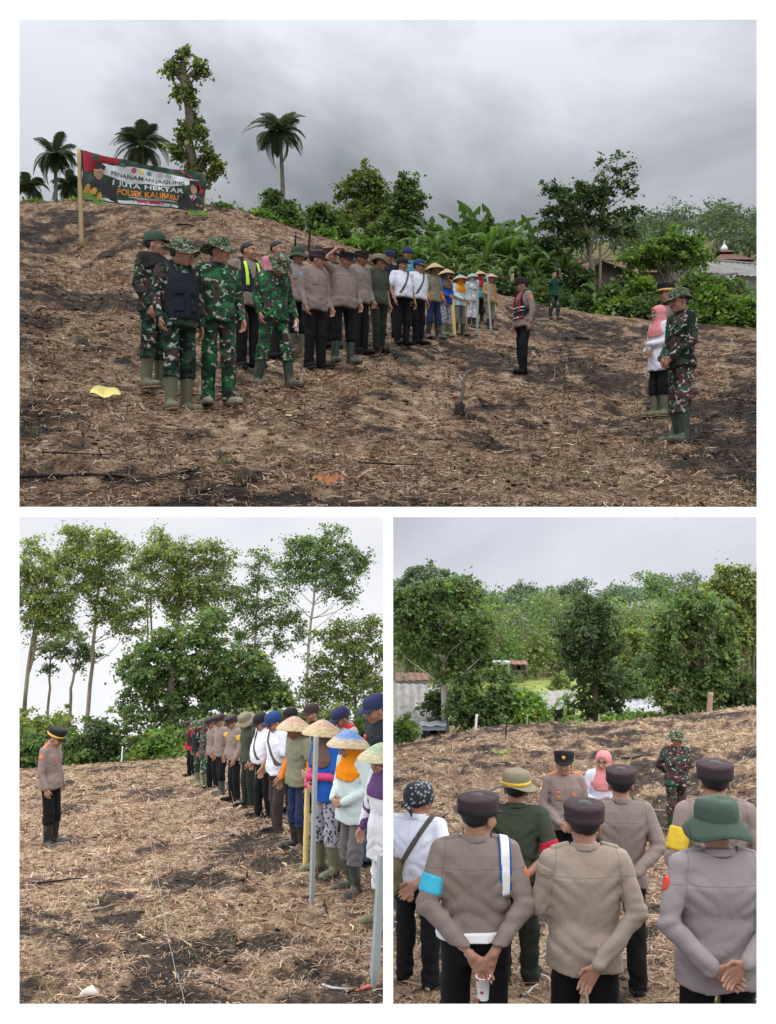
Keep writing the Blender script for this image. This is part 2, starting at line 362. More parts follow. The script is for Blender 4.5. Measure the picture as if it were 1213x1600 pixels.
def ground_mat():
    b = NB('burnt_straw_ground'); g = b.n('ShaderNodeNewGeometry').outputs['Position']
    at = b.attr('Col'); sp = b.n('ShaderNodeSeparateColor'); b.l(at.outputs[0], sp.inputs[0])
    mp = b.n('ShaderNodeMapping'); mp.inputs['Scale'].default_value = (1, 0.55, 1); b.l(g, mp.inputs[0]); v = mp.outputs[0]
    n1 = b.noise(v, 6, 8, 0.72, 0.6); n2 = b.noise(v, 28, 6, 0.7, 1.5); n3 = b.noise(v, 1.3, 4, 0.6)
    mix_ = b.math('ADD', b.math('ADD', b.math('MULTIPLY', n1, 0.52), b.math('MULTIPLY', n2, 0.34)), b.math('MULTIPLY', n3, 0.14))
    straw = b.ramp(mix_, [(0.39, (0.028, 0.017, 0.013)), (0.455, (0.128, 0.078, 0.052)), (0.51, (0.26, 0.175, 0.112)), (0.57, (0.46, 0.345, 0.225)), (0.66, (0.64, 0.53, 0.37))])
    burnt = b.ramp(mix_, [(0.38, (0.010, 0.009, 0.010)), (0.50, (0.040, 0.031, 0.027)), (0.57, (0.13, 0.09, 0.065)), (0.68, (0.34, 0.26, 0.18))])
    soil = b.ramp(mix_, [(0.36, (0.035, 0.022, 0.016)), (0.49, (0.14, 0.088, 0.062)), (0.58, (0.28, 0.19, 0.13)), (0.70, (0.46, 0.35, 0.24))])
    bm_ = b.ramp(b.math('ADD', sp.outputs[0], b.math('MULTIPLY', b.math('SUBTRACT', b.math('ADD', b.math('MULTIPLY', n1, .5), b.math('MULTIPLY', n2, .5)), 0.5), 3.2)), [(0.42, (0, 0, 0)), (0.62, (1, 1, 1))])
    sm_ = b.ramp(b.math('ADD', sp.outputs[2], b.math('MULTIPLY', b.math('SUBTRACT', n1, 0.5), 2.4)), [(0.35, (0, 0, 0)), (0.6, (.8, .8, .8))])
    c = b.mix(sm_, straw, soil); c = b.mix(bm_, c, burnt)
    gm = b.math('MULTIPLY', sp.outputs[1], b.ramp(n2, [(0.4, (0, 0, 0)), (0.6, (1, 1, 1))]))
    c = b.mix(gm, c, b.ramp(n1, [(0.3, (0.05, 0.075, 0.02)), (0.7, (0.17, 0.21, 0.06))]))
    hb = b.math('ADD', b.math('MULTIPLY', n2, 0.7), n1)
    b.bsdf(c, 0.95, b.bump(hb, 0.9, 0.06), 0.1); return b.m
M_GROUND = ground_mat()
def masks(x, y, seed):
    n = fbm(x * 0.55, y * 0.36, seed, 4); n2 = fbm(x * 2.2, y * 1.3, seed + 20, 4)
    n3 = fbm(x * 5.5, y * 3.2, seed + 50, 3); burn = sstep(0.44, 0.62, n * 0.36 + n2 * 0.36 + n3 * .28 + (0.01 if seed == 1 else 0)) * .9
    green = sstep(0.62, 0.76, fbm(x * 0.8, y * 0.45, seed + 40, 4)) * 0.35
    soil = sstep(0.50, 0.72, fbm(x * 0.35, y * 0.25, seed + 60, 4) * 0.6 + 0.4 * fbm(x * 3, y * 2, seed + 70, 3)) * 0.7
    return burn, green * (1 - burn), soil
def ground(tr, seed, cols, ds, clampz=None, xlim=None, far_green=None):
    C, D = np.meshgrid(cols, ds, indexing='ij'); X = (C - CX) * D / F
    if xlim: X = np.clip(X, *xlim)
    Z = tr.top(X, D)
    if clampz is not None: Z = np.maximum(Z, clampz * D)
    nx, ny = C.shape; V = np.stack([X, D, Z], -1).reshape(-1, 3)
    i = np.arange(nx * ny).reshape(nx, ny)
    Fc = np.stack([i[:-1, :-1], i[1:, :-1], i[1:, 1:], i[:-1, 1:]], -1).reshape(-1, 4)
    bu, gr, so = masks(V[:, 0], V[:, 1], seed)
    if far_green:
        k = sstep(far_green[0], far_green[1], V[:, 1]); gr = gr * (1 - k) + k * 1.0; bu = bu * (1 - k); so = so * (1 - k)
    o = obj('ground', V, Fc, M_GROUND, col=np.stack([bu, gr, so], -1)); tag(o, kind='structure'); return o
def dspace(a, b_, n): return np.exp(np.linspace(math.log(a), math.log(b_), n))
ground(TR1, 1, np.linspace(-420, 1640, 300), np.concatenate([dspace(WY + 0.02, 60, 240), dspace(61, 262, 50)]), clampz=0.0042, far_green=(44, 50))
ground(TR2, 2, np.linspace(-260, CX - 1, 200), dspace(4.0, YF2 - 0.3, 230), xlim=(-47, -0.01), far_green=(47, 52))
ground(TR3, 3, np.linspace(CX + 1, 1500, 200), np.concatenate([dspace(3.6, 45, 210), dspace(45.5, YF3 - 0.5, 80)]), xlim=(0.01, 94), far_green=(41, 47))
# loose straw, ash and stalks lying over the fields: nobody could count it
def straw(tr, seed, c0, c1, r0, r1, n, dmax, name, clamp=None):
    g = np.random.default_rng(seed)
    c = g.uniform(c0, c1, n * 3); d = np.exp(g.uniform(math.log(r0), math.log(r1), n * 3)); x = (c - CX) * d / F
    bu, gr, so = masks(x, d, seed)
    pile = sstep(0.35, 0.65, fbm(x * 1.7, d * 1.1, seed + 80, 3)); keep = g.random(n * 3) < (0.95 - 0.65 * bu - 0.3 * so) * (0.25 + 0.75 * pile); x = x[keep][:n]; d = d[keep][:n]; bu = bu[keep][:n]; m = len(x)
    z = tr.top(x, d)
    if clamp is not None: z = np.maximum(z, clamp * d)
    L = g.gamma(2.0, 0.026, m) * np.clip(d / 9, 0.8, 2.6) + 0.02; w = g.uniform(0.001, 0.0026, m) * np.clip(d / 7.5, 0.85, 3.5)
    wide = g.random(m) < 0.08; w = np.where(wide, w * 2.6, w)
    a = g.uniform(0, 2 * math.pi, m); pt = np.where(g.random(m) < .07, g.uniform(.4, 1.2, m), g.normal(0.05, 0.25, m))
    u = np.stack([np.cos(a) * np.cos(pt), np.sin(a) * np.cos(pt), np.sin(pt)], -1); s_ = np.stack([-np.sin(a), np.cos(a), g.normal(0, 0.5, m)], -1)
    b0 = np.stack([x, d, z + 0.006 + g.exponential(0.010, m)], -1)
    bend = g.normal(0, 0.18, m)[:, None] * s_ * L[:, None]
    bend[:, 2] += g.uniform(0, 0.12, m) * L
    A = b0 - u * L[:, None] / 2; B = b0 + bend * 0.5; Cc = b0 + u * L[:, None] / 2
    W_ = s_ * w[:, None]
    V = np.stack([A - W_, A + W_, B + W_, B - W_, Cc + W_ * 0.4, Cc - W_ * 0.4], 1).reshape(-1, 3)
    i = np.arange(m)[:, None] * 6
    nr = d < 12; Fc = np.concatenate([i[nr] + np.array([0, 1, 2, 3]), i[nr] + np.array([3, 2, 4, 5]), i[~nr] + np.array([0, 1, 4, 5])])
    pal = np.array([(0.52, 0.385, 0.255), (0.40, 0.262, 0.17), (0.26, 0.152, 0.104), (0.60, 0.49, 0.37), (0.14, 0.080, 0.058), (0.03, 0.025, 0.022), (0.42, 0.36, 0.32)])
    k = g.choice(7, m, p=[.22, .25, .2, .09, .12, .05, .07]); k = np.where((bu > 0.5) & (g.random(m) < 0.6), 5, k)
    col = pal[k] * g.uniform(0.7, 1.15, (m, 1))
    o = obj(name, V, Fc, attr_mat('dry_straw', 0.9, 0.1, 20, 0.3), col=np.repeat(col, 6, 0), smooth=False)
    return o
tag(straw(TR1, 1, -150, 1360, 5.6, 42, 110000, 42, 'dry_straw', 0.0042), 'loose dry straw and stalks over the burnt hillside field of the upper view', 'straw', kind='stuff')
tag(straw(TR2, 2, -120, 604, 5.2, 46, 68000, 46, 'dry_straw'), 'loose dry straw over the brown field of the lower left view', 'straw', kind='stuff')
tag(straw(TR3, 3, 609, 1320, 5.4, 40, 58000, 40, 'dry_straw'), 'loose dry straw over the field below the men in the lower right view', 'straw', kind='stuff')
# clods of soil and char
def clods(tr, seed, c0, c1, r0, r1, n, clamp=None):
    g = np.random.default_rng(seed + 300); c = g.uniform(c0, c1, n); d = np.exp(g.uniform(math.log(r0), math.log(r1), n)); x = (c - CX) * d / F
    z = tr.top(x, d); z = z if clamp is None else np.maximum(z, clamp * d)
    r = g.gamma(1.8, 0.0036, n) * np.clip(d / 9, 0.8, 1.6) + 0.003
    base = np.array([(1, 0, 0), (0, 1, 0), (-1, 0, 0), (0, -1, 0), (0, 0, .8), (0, 0, -.8)], float)
    V = base[None] * (1 + g.normal(0, .28, (n, 6, 3))) ; a = g.uniform(0, 6.28, n); ca, sa = np.cos(a)[:, None], np.sin(a)[:, None]
    V = np.stack([V[..., 0] * ca - V[..., 1] * sa, V[..., 0] * sa + V[..., 1] * ca, V[..., 2]], -1) * r[:, None, None] * np.array([1.3, 1.3, .8]); V += np.stack([x, d, z + r * .2], -1)[:, None]
    T_ = np.array([(0, 1, 4), (1, 2, 4), (2, 3, 4), (3, 0, 4), (1, 0, 5), (2, 1, 5), (3, 2, 5), (0, 3, 5)]); Fc = (np.arange(n)[:, None, None] * 6 + T_[None]).reshape(-1, 3)
    pal = np.array([(0.10, 0.062, 0.043), (0.16, 0.10, 0.07), (0.022, 0.019, 0.018), (0.06, 0.04, 0.03)]); col = pal[g.choice(4, n, p=[.35, .25, .22, .18])] * g.uniform(.7, 1.2, (n, 1))
    return obj('soil_clods', V.reshape(-1, 3), Fc, attr_mat('soil_clod', .95, .1, 40, .4), col=np.repeat(col, 6, 0), smooth=False)
tag(clods(TR1, 1, 0, 1215, 5.7, 20, 6000, 0.0042), 'small clods of earth and char strewn over the field of the upper view', 'soil', kind='stuff')
tag(clods(TR2, 2, 0, 604, 5.4, 20, 4000), 'small clods of earth and char strewn over the field of the lower left view', 'soil', kind='stuff')
tag(clods(TR3, 3, 609, 1215, 5.6, 20, 3500), 'small clods of earth and char strewn over the field of the lower right view', 'soil', kind='stuff')
# small green weeds
def weeds(tr, seed, c0, c1, r0, r1, n, clamp=None):
    g = np.random.default_rng(seed + 90); c = g.uniform(c0, c1, n * 14); d = np.exp(g.uniform(math.log(r0), math.log(r1), n * 14)); x = (c - CX) * d / F
    bu, gr, so = masks(x, d, seed); k = gr > g.uniform(-0.15, 0.3, len(gr)); x = x[k][:n]; d = d[k][:n]
    m = len(x); x = np.repeat(x, 7) + g.normal(0, 0.12, m * 7); d = np.repeat(d, 7) + g.normal(0, 0.2, m * 7); m *= 7
    z = tr.top(x, d); z = z if clamp is None else np.maximum(z, clamp * d)
    L = g.uniform(0.02, 0.07, m); a = g.uniform(0, 6.28, m); t = g.uniform(0.1, 0.8, m); w = 0.004 + 0.0005 * d
    b0 = np.stack([x, d, z], -1); u = np.stack([np.cos(a) * t, np.sin(a) * t, np.ones(m)], -1) * L[:, None]; s_ = np.stack([-np.sin(a), np.cos(a), 0 * a], -1) * w[:, None]
    V = np.stack([b0 - s_, b0 + s_, b0 + u], 1).reshape(-1, 3); Fc = np.arange(m * 3).reshape(-1, 3)
    col = np.array([0.12, 0.15, 0.05]) * g.uniform(0.5, 1.5, (m, 1)) * np.array([1, 1, 1]); return obj('weeds', V, Fc, leaf_mat('weed', (1, 1, 1)), col=np.repeat(col, 3, 0), smooth=False)
tag(weeds(TR1, 1, 20, 1200, 6.2, 36, 240, 0.0042), 'small green weeds sprouting in the burnt field of the upper view', 'weeds', kind='stuff')
tag(weeds(TR2, 2, 20, 604, 6.4, 40, 60), 'small green weeds sprouting in the field of the lower left view', 'weeds', kind='stuff')
tag(weeds(TR3, 3, 612, 1200, 7, 38, 160), 'small green weeds sprouting in the field of the lower right view', 'weeds', kind='stuff')
# ---------------------------------------------------------------- trees, palms, bananas, bushes
def thing(name, loc, label, cat, group=None):
    o = link(name, None); o.location = loc; o.empty_display_size = 0.2; return tag(o, label, cat, group)
def leaves(clumps, n, size, g, sub=0.28, nsub=14, droop=0.35, hue=None, xlim=None, fill=0.45, asp=0.42):
    """clumps: list of (centre, radii). Leaf blades gathered in tufts through each clump's volume."""
    C = np.array([c for c, r in clumps]); R = np.array([r for c, r in clumps]); vol = np.prod(R, 1) ** 0.667
    cnt = np.maximum(1, (n * vol / vol.sum()).astype(int)); pos = []; nrm = []; tint = []
    for c, r, k in zip(C, R, cnt):
        ns = max(4, int(nsub * (np.prod(r) ** 0.333) ** 1.2 / (sub * 4)) + 5)
        u = g.normal(size=(ns, 3)); u /= np.linalg.norm(u, axis=1)[:, None]
        rad = g.uniform(fill, 1.12, ns) ** 0.75
        sc = u * rad[:, None] * r + c
        sr = g.uniform(0.6, 1.3, ns) * sub; w = sr ** 2; w /= w.sum()
        pick = g.choice(ns, k, p=w)
        # each tuft is a spray drawn out along its twig
        tw = u * np.array([1, 1, .35]) + g.normal(0, .55, (ns, 3)); tw[:, 2] -= .12; tw /= np.linalg.norm(tw, axis=1)[:, None]
        al = g.normal(0, .95, k); off = tw[pick] * (al * sr[pick])[:, None] + g.normal(size=(k, 3)) * np.array([1, 1, 0.5]) * sr[pick][:, None] * 0.36
        off[:, 2] -= .25 * np.maximum(al, 0) ** 2 * sr[pick]
        pos.append(sc[pick] + off); nrm.append(tw[pick] * sr[pick][:, None] * .8 + off * .5); tint.append(g.uniform(0.72, 1.25, ns)[pick])
    pos = np.concatenate(pos); nrm = np.concatenate(nrm); tint = np.concatenate(tint); m = len(pos)
    dr = nrm / (np.linalg.norm(nrm, axis=1)[:, None] + 1e-6) + g.normal(0, 0.6, (m, 3)); dr[:, 2] -= droop
    dr /= np.linalg.norm(dr, axis=1)[:, None]
    sd = np.cross(dr, g.normal(size=(m, 3)) * 0.6 + np.array([0, 0, 1.0])); sd /= np.linalg.norm(sd, axis=1)[:, None] + 1e-6
    up = np.cross(sd, dr); L = size * np.exp(g.normal(-.05, .32, m))[:, None]
    A = pos; T = pos + dr * L; M = pos + dr * L * 0.45
    V = np.stack([A, M + sd * L * asp - up * L * 0.08, T, M - sd * L * asp - up * L * 0.08], 1)
    if xlim:
        k = (V[:, :, 0].min(1) > xlim[0]) & (V[:, :, 0].max(1) < xlim[1]); V = V[k]; tint = tint[k]; m = len(V)
    Fc = np.arange(m * 4).reshape(-1, 4)
    col = np.ones((m, 3)) * tint[:, None] * g.uniform(0.75, 1.25, (m, 1))
    y = g.random(m) < (0.12 if hue is None else hue); col[y] *= np.array([1.9, 1.45, 0.7])
    col *= 1 + g.normal(0, 0.08, (m, 3))
    return V.reshape(-1, 3), Fc, np.repeat(np.clip(col, 0.1, 3), 4, 0)
def limb(a, b_, r0, r1, g, sag=0.08, n=5, seg=6):
    a = np.asarray(a, float); b_ = np.asarray(b_, float); t = np.linspace(0, 1, seg)[:, None]; L = np.linalg.norm(b_ - a)
    p = a + (b_ - a) * t + np.sin(t * math.pi) * g.normal(0, sag, 3) * L
    return tube(p, np.linspace(r0, r1, seg), n)
def clump_px(lst, d, g, flat=1.0, dj=0.3):
    out_ = []
    for (c, r, rc, rr) in lst:
        k = d * (1 + g.uniform(-dj, dj) * rc / 900.0) ; o_ = P(c, r, k); rx = rc * d / F; rz = rr * d / F
        out_.append((o_, np.array([rx, max(rx, rz) * 0.9 * flat, rz])))
    return out_
LEAF = {'dark': leaf_mat('dark', (0.070, 0.115, 0.048)), 'mid': leaf_mat('mid', (0.105, 0.172, 0.060)), 'olive': leaf_mat('olive', (0.155, 0.205, 0.066)),
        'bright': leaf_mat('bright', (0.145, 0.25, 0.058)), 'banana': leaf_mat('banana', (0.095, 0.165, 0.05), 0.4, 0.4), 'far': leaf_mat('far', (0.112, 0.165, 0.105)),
        'palm': leaf_mat('palm', (0.085, 0.115, 0.066), 0.3), 'lime': leaf_mat('lime', (0.16, 0.23, 0.05))}
SEED = [100]
def tree(name, label, trunk, clumps, d, n, size, leaf='mid', brk='grey', bcol=(0.16, 0.13, 0.10), r0=0.2, r1=0.06, group=None, cat='tree', sub=0.5, nsub=14, branches=14, hue=None,
         xlim=None, droop=0.35, fill=0.45, tr=None, flat=1.0, extra=(), asp=0.42, grow=1.0):
    """trunk: [(col,row),...] from the base up; clumps: [(col,row,rcol,rrow)], all at distance d."""
    SEED[0] += 1; g = np.random.default_rng(SEED[0]); size *= 0.6; n = int(n * 1.4); sub *= 0.62; nsub *= 1.5
    base = P(*trunk[0], d)
    if tr is not None: base[2] = float(tr.top(base[0], d)) - 0.1
    t = thing(name, base, label, cat, group)
    pts = [base] + [P(c, r, d) + np.array([0, g.normal(0, 0.15), 0]) for c, r in trunk[1:]]
    # smooth the trunk
    pts = np.array(pts); s_ = np.linspace(0, 1, len(pts)); q = np.linspace(0, 1, 12)
    path = np.stack([np.interp(q, s_, pts[:, i]) for i in range(3)], 1); path[1:-1, :2] += g.normal(0, r0 * 0.25, (10, 2))
    if grow != 1: size *= 0.82; n = int(n * 1.25); clumps = [(c + g.normal(0, 3), r + g.normal(0, 2), a * grow, b_ * grow * .95) for c, r, a, b_ in clumps]
    cl = clump_px(clumps, d, g, flat)
    parts = [tube(path, np.linspace(r0, r1, 12) + r0 * 0.5 * np.exp(-q * 25), 8)]
    top = path[-1]
    for i in range(branches):
        c, r = cl[i % len(cl)]
        e_ = c + g.normal(0, 0.45, 3) * r
        k = path[np.argmin(np.abs(path[:, 2] - (e_[2] - abs(e_[0] - top[0]) * 0.7 - 0.3)))] if len(path) else top
        parts.append(limb(k, e_, r1 * 0.55, r1 * 0.15, g))
    for (a, b_, ra, rb) in extra: parts.append(limb(P(*a, d), P(*b_, d), ra, rb, g, 0.03))
    V, Fc = join(parts)
    if xlim: V[:, 0] = np.clip(V[:, 0], *xlim)
    obj('trunk', V - base, Fc, bark(brk, bcol), t)
    V, Fc, col = leaves(cl, n, size, g, sub, nsub, droop, hue, xlim, fill, asp)
    obj('crown', V - base, Fc, LEAF[leaf], t, smooth=False, col=col)
    return t
def bush(label, c, r, rc, rr, d, n, size, leaf='mid', group=None, tr=None, xlim=None, hue=None, name='bush', sub=0.3, asp=0.42):
    SEED[0] += 1; g = np.random.default_rng(SEED[0]); size *= 0.76; n = int(n * 1.25); sub *= 0.8; rr *= 1.12; r += 2
    cl = [(c + g.uniform(-.55, .55) * rc, r + g.uniform(-.3, .45) * rr, rc * g.uniform(.35, .62), rr * g.uniform(.4, .68)) for _ in range(6)] + [(c, r, rc * .6, rr * .8)]
    base = P(c, r + rr, d)
    if tr is not None: base[2] = float(tr.top(base[0], d)) - 0.05
    t = thing(name, base, label, 'bush', group)
    cl = clump_px(cl, d, g); parts = []
    for k in range(7):
        e_ = cl[k][0]; parts.append(limb(base + g.normal(0, 0.12, 3) * np.array([1, 1, 0]), e_, 0.035, 0.01, g, n=4, seg=4))
    V, Fc = join(parts)
    if xlim: V[:, 0] = np.clip(V[:, 0], *xlim)
    obj('stems', V - base, Fc, bark('grey', (0.16, 0.13, 0.10)), t)
    V, Fc, col = leaves(cl, n, size, g, sub, 14, 0.25, hue, xlim, 0.4, asp)
    obj('crown', V - base, Fc, LEAF[leaf], t, smooth=False, col=col); return t
# --- palms: each frond a part
def frond_mesh(seed, L=3.6, dr=0.55):
    g = np.random.default_rng(seed); q = np.linspace(0, 1, 12)
    path = np.stack([0 * q, L * (q - 0.12 * q ** 2), L * (0.35 * q - dr * 1.5 * q ** 2.2)], 1)
    parts = [tube(path, np.linspace(0.05, 0.008, 12), 4)]; V, Fc = parts[0]; V = list(V); Fc = list(Fc)
    for k in range(80):
        t = 0.1 + 0.9 * k / 80; p = np.array([np.interp(t, q, path[:, i]) for i in range(3)]); ln = L * 0.26 * math.sin(math.pi * min(0.97, 0.18 + t * 0.8)) * g.uniform(0.75, 1.15)
        for sx in (-1, 1):
            o_ = len(V); dd = np.array([sx * 0.8, 0.55, -0.15]) * ln; dp = np.array([sx * 0.25, 0.35, -0.75 - g.uniform(0, 0.4)]) * ln * 0.7
            w = np.array([0, 0.03, 0.0])
            V += [p - w, p + w, p + dd + w * 1.1, p + dd - w, p + dd + dp]
            Fc += [(o_, o_ + 1, o_ + 2, o_ + 3), (o_ + 3, o_ + 2, o_ + 4)]
    V = np.array(V); g2 = np.ones((len(V), 3)) * g.uniform(0.8, 1.2)
    return mesh('frond', V, Fc, LEAF['palm'], smooth=False, col=g2)
FRONDS = [frond_mesh(i, 3.6, dr) for i, dr in enumerate((0.30, 0.45, 0.62, 0.8))]
def palm(label, c_top, r_top, r_base, d, crown_px, c_base=None, nf=30, wind=0):
    SEED[0] += 1; g = np.random.default_rng(SEED[0]); top = P(c_top, r_top, d); base = P(c_base or c_top, r_base, d)
    t = thing('coconut_palm', base, label, 'palm tree', 'coconut palms on the skyline')
    q = np.linspace(0, 1, 14)[:, None]; path = base + (top - base) * q; path[:, 0] += np.sin(q[:, 0] * 3) * 0.15
    V, Fc = tube(path, np.linspace(0.26, 0.15, 14) * d / 110, 8); obj('trunk', V - base, Fc, bark('palm', (0.2, 0.18, 0.15)), t)
    s_ = crown_px * d / F / 3.3
    for k in range(nf):
        f_ = link('frond', FRONDS[k % 4 if k > 4 else k % 2], t); f_.location = top - base
        tilt = g.uniform(-0.75, 1.2)
        f_.rotation_euler = Matrix.Rotation(k * 2.399 + g.uniform(-.2, .2), 3, 'Z').to_4x4().to_3x3().to_euler()
        f_.rotation_euler = (Matrix.Rotation(k * 2.399 + g.uniform(-.25, .25), 3, 'Z') @ Matrix.Rotation(tilt - 0.15, 3, 'X')).to_euler()
        f_.scale = (s_ * g.uniform(0.85, 1.1),) * 3
    nut = []
    for k in range(6):
        a = k * 1.05; nut.append(tube([(0.22 * math.cos(a) * s_, 0.22 * math.sin(a) * s_, z * s_) for z in (-.42, -.34, -.22, -.14)], np.array([.03, .13, .13, .03]) * s_, 6))
    V, Fc = join(nut); obj('coconuts', V + (top - base), Fc, plain('coconut_husk', (0.12, 0.13, 0.04)), t)
palm('tall slender coconut palm standing alone right of the leafy topped tree trunk', 436, 206, 345, 110, 42, 442)
palm('coconut palm whose crown rises just above the middle of the banner', 222, 228, 340, 112, 44)
palm('tallest coconut palm left of the banner', 85, 240, 345, 104, 36)
palm('low coconut palm at the far left edge of the upper view', 44, 292, 345, 118, 30)
palm('short coconut palm half hidden behind the left end of the banner', 108, 290, 345, 124, 28)
# --- bananas: each big leaf a part
def banana_leaf(seed):
    g = np.random.default_rng(seed); q = np.linspace(0, 1, 13); L = 2.0; dr = g.uniform(0.5, 1.25)
    y = L * (q - 0.25 * dr * q ** 2); z = L * (0.55 * q - 0.75 * dr * q ** 2.2); V = []; Fc = []
    for i, t in enumerate(q):
        w = 0.19 * (math.sin(math.pi * min(1, max(0, (t - 0.14) / 0.86)) ** 0.75) ** 0.6 if t > 0.14 else 0.03) + 0.015
        if i == 12: w = 0.02
        n_ = g.uniform(-0.05, 0.05)
        V += [(-w + n_ * w, y[i] - 0.03, z[i] - w * 0.35 + n_), (-w * 0.5, y[i], z[i] + 0.0), (0, y[i], z[i] - 0.02), (w * 0.5, y[i], z[i]), (w, y[i] - 0.03, z[i] - w * 0.35 - n_)]
    for i in range(12):
        for j in range(4):
            if j in (0, 3) and 3 < i < 11 and g.random() < 0.34: continue      # torn edge
            a = i * 5 + j; Fc.append((a, a + 1, a + 6, a + 5))
    V = np.array(V); col = np.ones((len(V), 3)) * g.uniform(0.7, 1.25); col[2::5] *= 1.5
    return mesh('leaf', V, Fc, LEAF['banana'], col=col)
BL = [banana_leaf(i) for i in range(6)]
STEM = {}
def banana(label, c, r_base, r_top, d, tr=None, group='banana plants', nl=7, xlim=None, dead=True):
    SEED[0] += 1; g = np.random.default_rng(SEED[0]); base = P(c, r_base, d)
    if tr is not None: base[2] = float(tr.top(base[0], d)) - 0.05
    h = (CY - r_top) * d / F - base[2]
    t = thing('banana_plant', base, label, 'banana plant', group); sh = h * 0.6
    V, Fc = tube([(0, 0, 0), (0.02, 0, sh * .5), (0, 0.02, sh)], np.array([0.10, 0.08, 0.05]) * h / 3.2, 8); obj('stem', V, Fc, bark('banana', (0.16, 0.17, 0.07)), t)
    for k in range(nl):
        f_ = link('leaf', BL[int(g.integers(6))], t); f_.location = (0, 0, sh * g.uniform(0.9, 1.02))
        up = g.uniform(0.2, 0.95) if k < nl - 4 else g.uniform(-0.6, 0.2)
        f_.rotation_euler = (Matrix.Rotation(k * 2.4 + g.uniform(-.4, .4), 3, 'Z') @ Matrix.Rotation(up, 3, 'X')).to_euler(); s_ = h / 3.0 * g.uniform(0.8, 1.1); f_.scale = (s_ * 1.05, s_, s_)
    return t

# ============ upper view
def pollard():
    d = 45
    tree('pollarded_tree', 'tall bare trunk with leafy tufts and ferns behind the right end of the banner', [(306, 335), (300, 250), (294, 180), (288, 120), (286, 82)],
         [(287, 88, 9, 13), (268, 104, 11, 10), (275, 114, 9, 8), (312, 100, 10, 8), (316, 112, 9, 6), (306, 112, 8, 6), (280, 141, 12, 11), (291, 148, 12, 12), (302, 164, 6, 9), (296, 133, 7, 9),
          (303, 193, 18, 13), (310, 206, 14, 12), (291, 200, 11, 10), (283, 212, 7, 8), (275, 228, 11, 8), (285, 243, 13, 9), (277, 236, 8, 8), (322, 232, 11, 13), (318, 251, 12, 9), (340, 262, 13, 11), (333, 250, 9, 7),
          (302, 262, 12, 10), (296, 275, 8, 8), (314, 272, 12, 12), (330, 276, 7, 8)], d, 7000, 0.20, 'olive', 'mossy', (0.17, 0.14, 0.10), 0.25, 0.11, sub=0.22, branches=26, droop=0.5, cat='tree', fill=0.1,
         extra=[((288, 128), (306, 115), .1, .05), ((286, 125), (270, 108), .1, .05), ((308, 305), (330, 268), .13, .06), ((300, 250), (281, 232), .09, .04), ((310, 300), (320, 245), .11, .05)])
pollard()
UG = 'trees on the skyline of the upper view'
tree('tree', 'airy round tree on the skyline behind the middle of the line of men', [(572, 425), (568, 350), (566, 300)], [(566, 283, 26, 24), (585, 278, 16, 14), (548, 296, 20, 14), (590, 300, 18, 16), (566, 315, 34, 20), (556, 335, 30, 20), (600, 330, 20, 22)],
     62, 6500, 0.26, 'olive', r0=0.2, group=UG, sub=0.45)
tree('tree', 'dark dense round tree left of the banana grove on the skyline', [(634, 430), (636, 360), (634, 320)], [(632, 300, 28, 17), (650, 312, 16, 14), (618, 315, 18, 16), (640, 328, 22, 16), (622, 345, 20, 20), (648, 350, 14, 16), (610, 365, 26, 26), (580, 375, 30, 22)],
     58, 7500, 0.25, 'mid', r0=0.18, group=UG, sub=0.4)
tree('tree', 'small leafy tree at the foot of the lone palm', [(425, 345), (424, 322)], [(424, 305, 13, 11), (430, 320, 14, 10), (418, 324, 10, 9), (452, 322, 9, 9)], 70, 2400, 0.24, 'mid', r0=0.1, group=UG, sub=0.3)
for (c, r, rc, rr, d, n, lf, lb) in [(345, 326, 14, 13, 46, 800, 'bright', 'bright green bush on the ridge just right of the banner'), (376, 338, 18, 10, 46, 900, 'bright', 'low bright bush on the ridge below the lone palm'),
        (410, 338, 22, 14, 46, 1100, 'bright', 'leafy bush on the ridge under the small tree'), (450, 340, 26, 22, 48, 1500, 'mid', 'green bush on the slope right of the lone palm'), (492, 345, 28, 30, 50, 1800, 'mid', 'tall green bush on the skyline above the bucket hat men'),
        (530, 360, 28, 32, 50, 2000, 'mid', 'big bush left of the airy round tree'), (510, 378, 34, 20, 44, 1500, 'bright', 'bright bush along the field edge above the arm raised policeman'), (560, 390, 34, 24, 45, 1700, 'bright', 'bright bush along the field edge above the green shirted man'),
        (610, 400, 30, 26, 46, 1700, 'mid', 'green bush at the field edge above the white shirted men'), (650, 410, 26, 30, 48, 1600, 'bright', 'tall weedy bush in front of the banana grove'), (240, 318, 22, 9, 38, 700, 'lime', 'yellow green weeds under the lower edge of the banner'),
        (50, 318, 24, 8, 60, 700, 'bright', 'green bush on the ridge at the left edge'), (112, 318, 20, 9, 60, 700, 'bright', 'green bush on the ridge under the tallest left palm')]:
    bush(lb, c, r, rc, rr, d, n, 0.22, lf, 'bushes along the ridge of the upper view')
gb = np.random.default_rng(77); k_ = 0
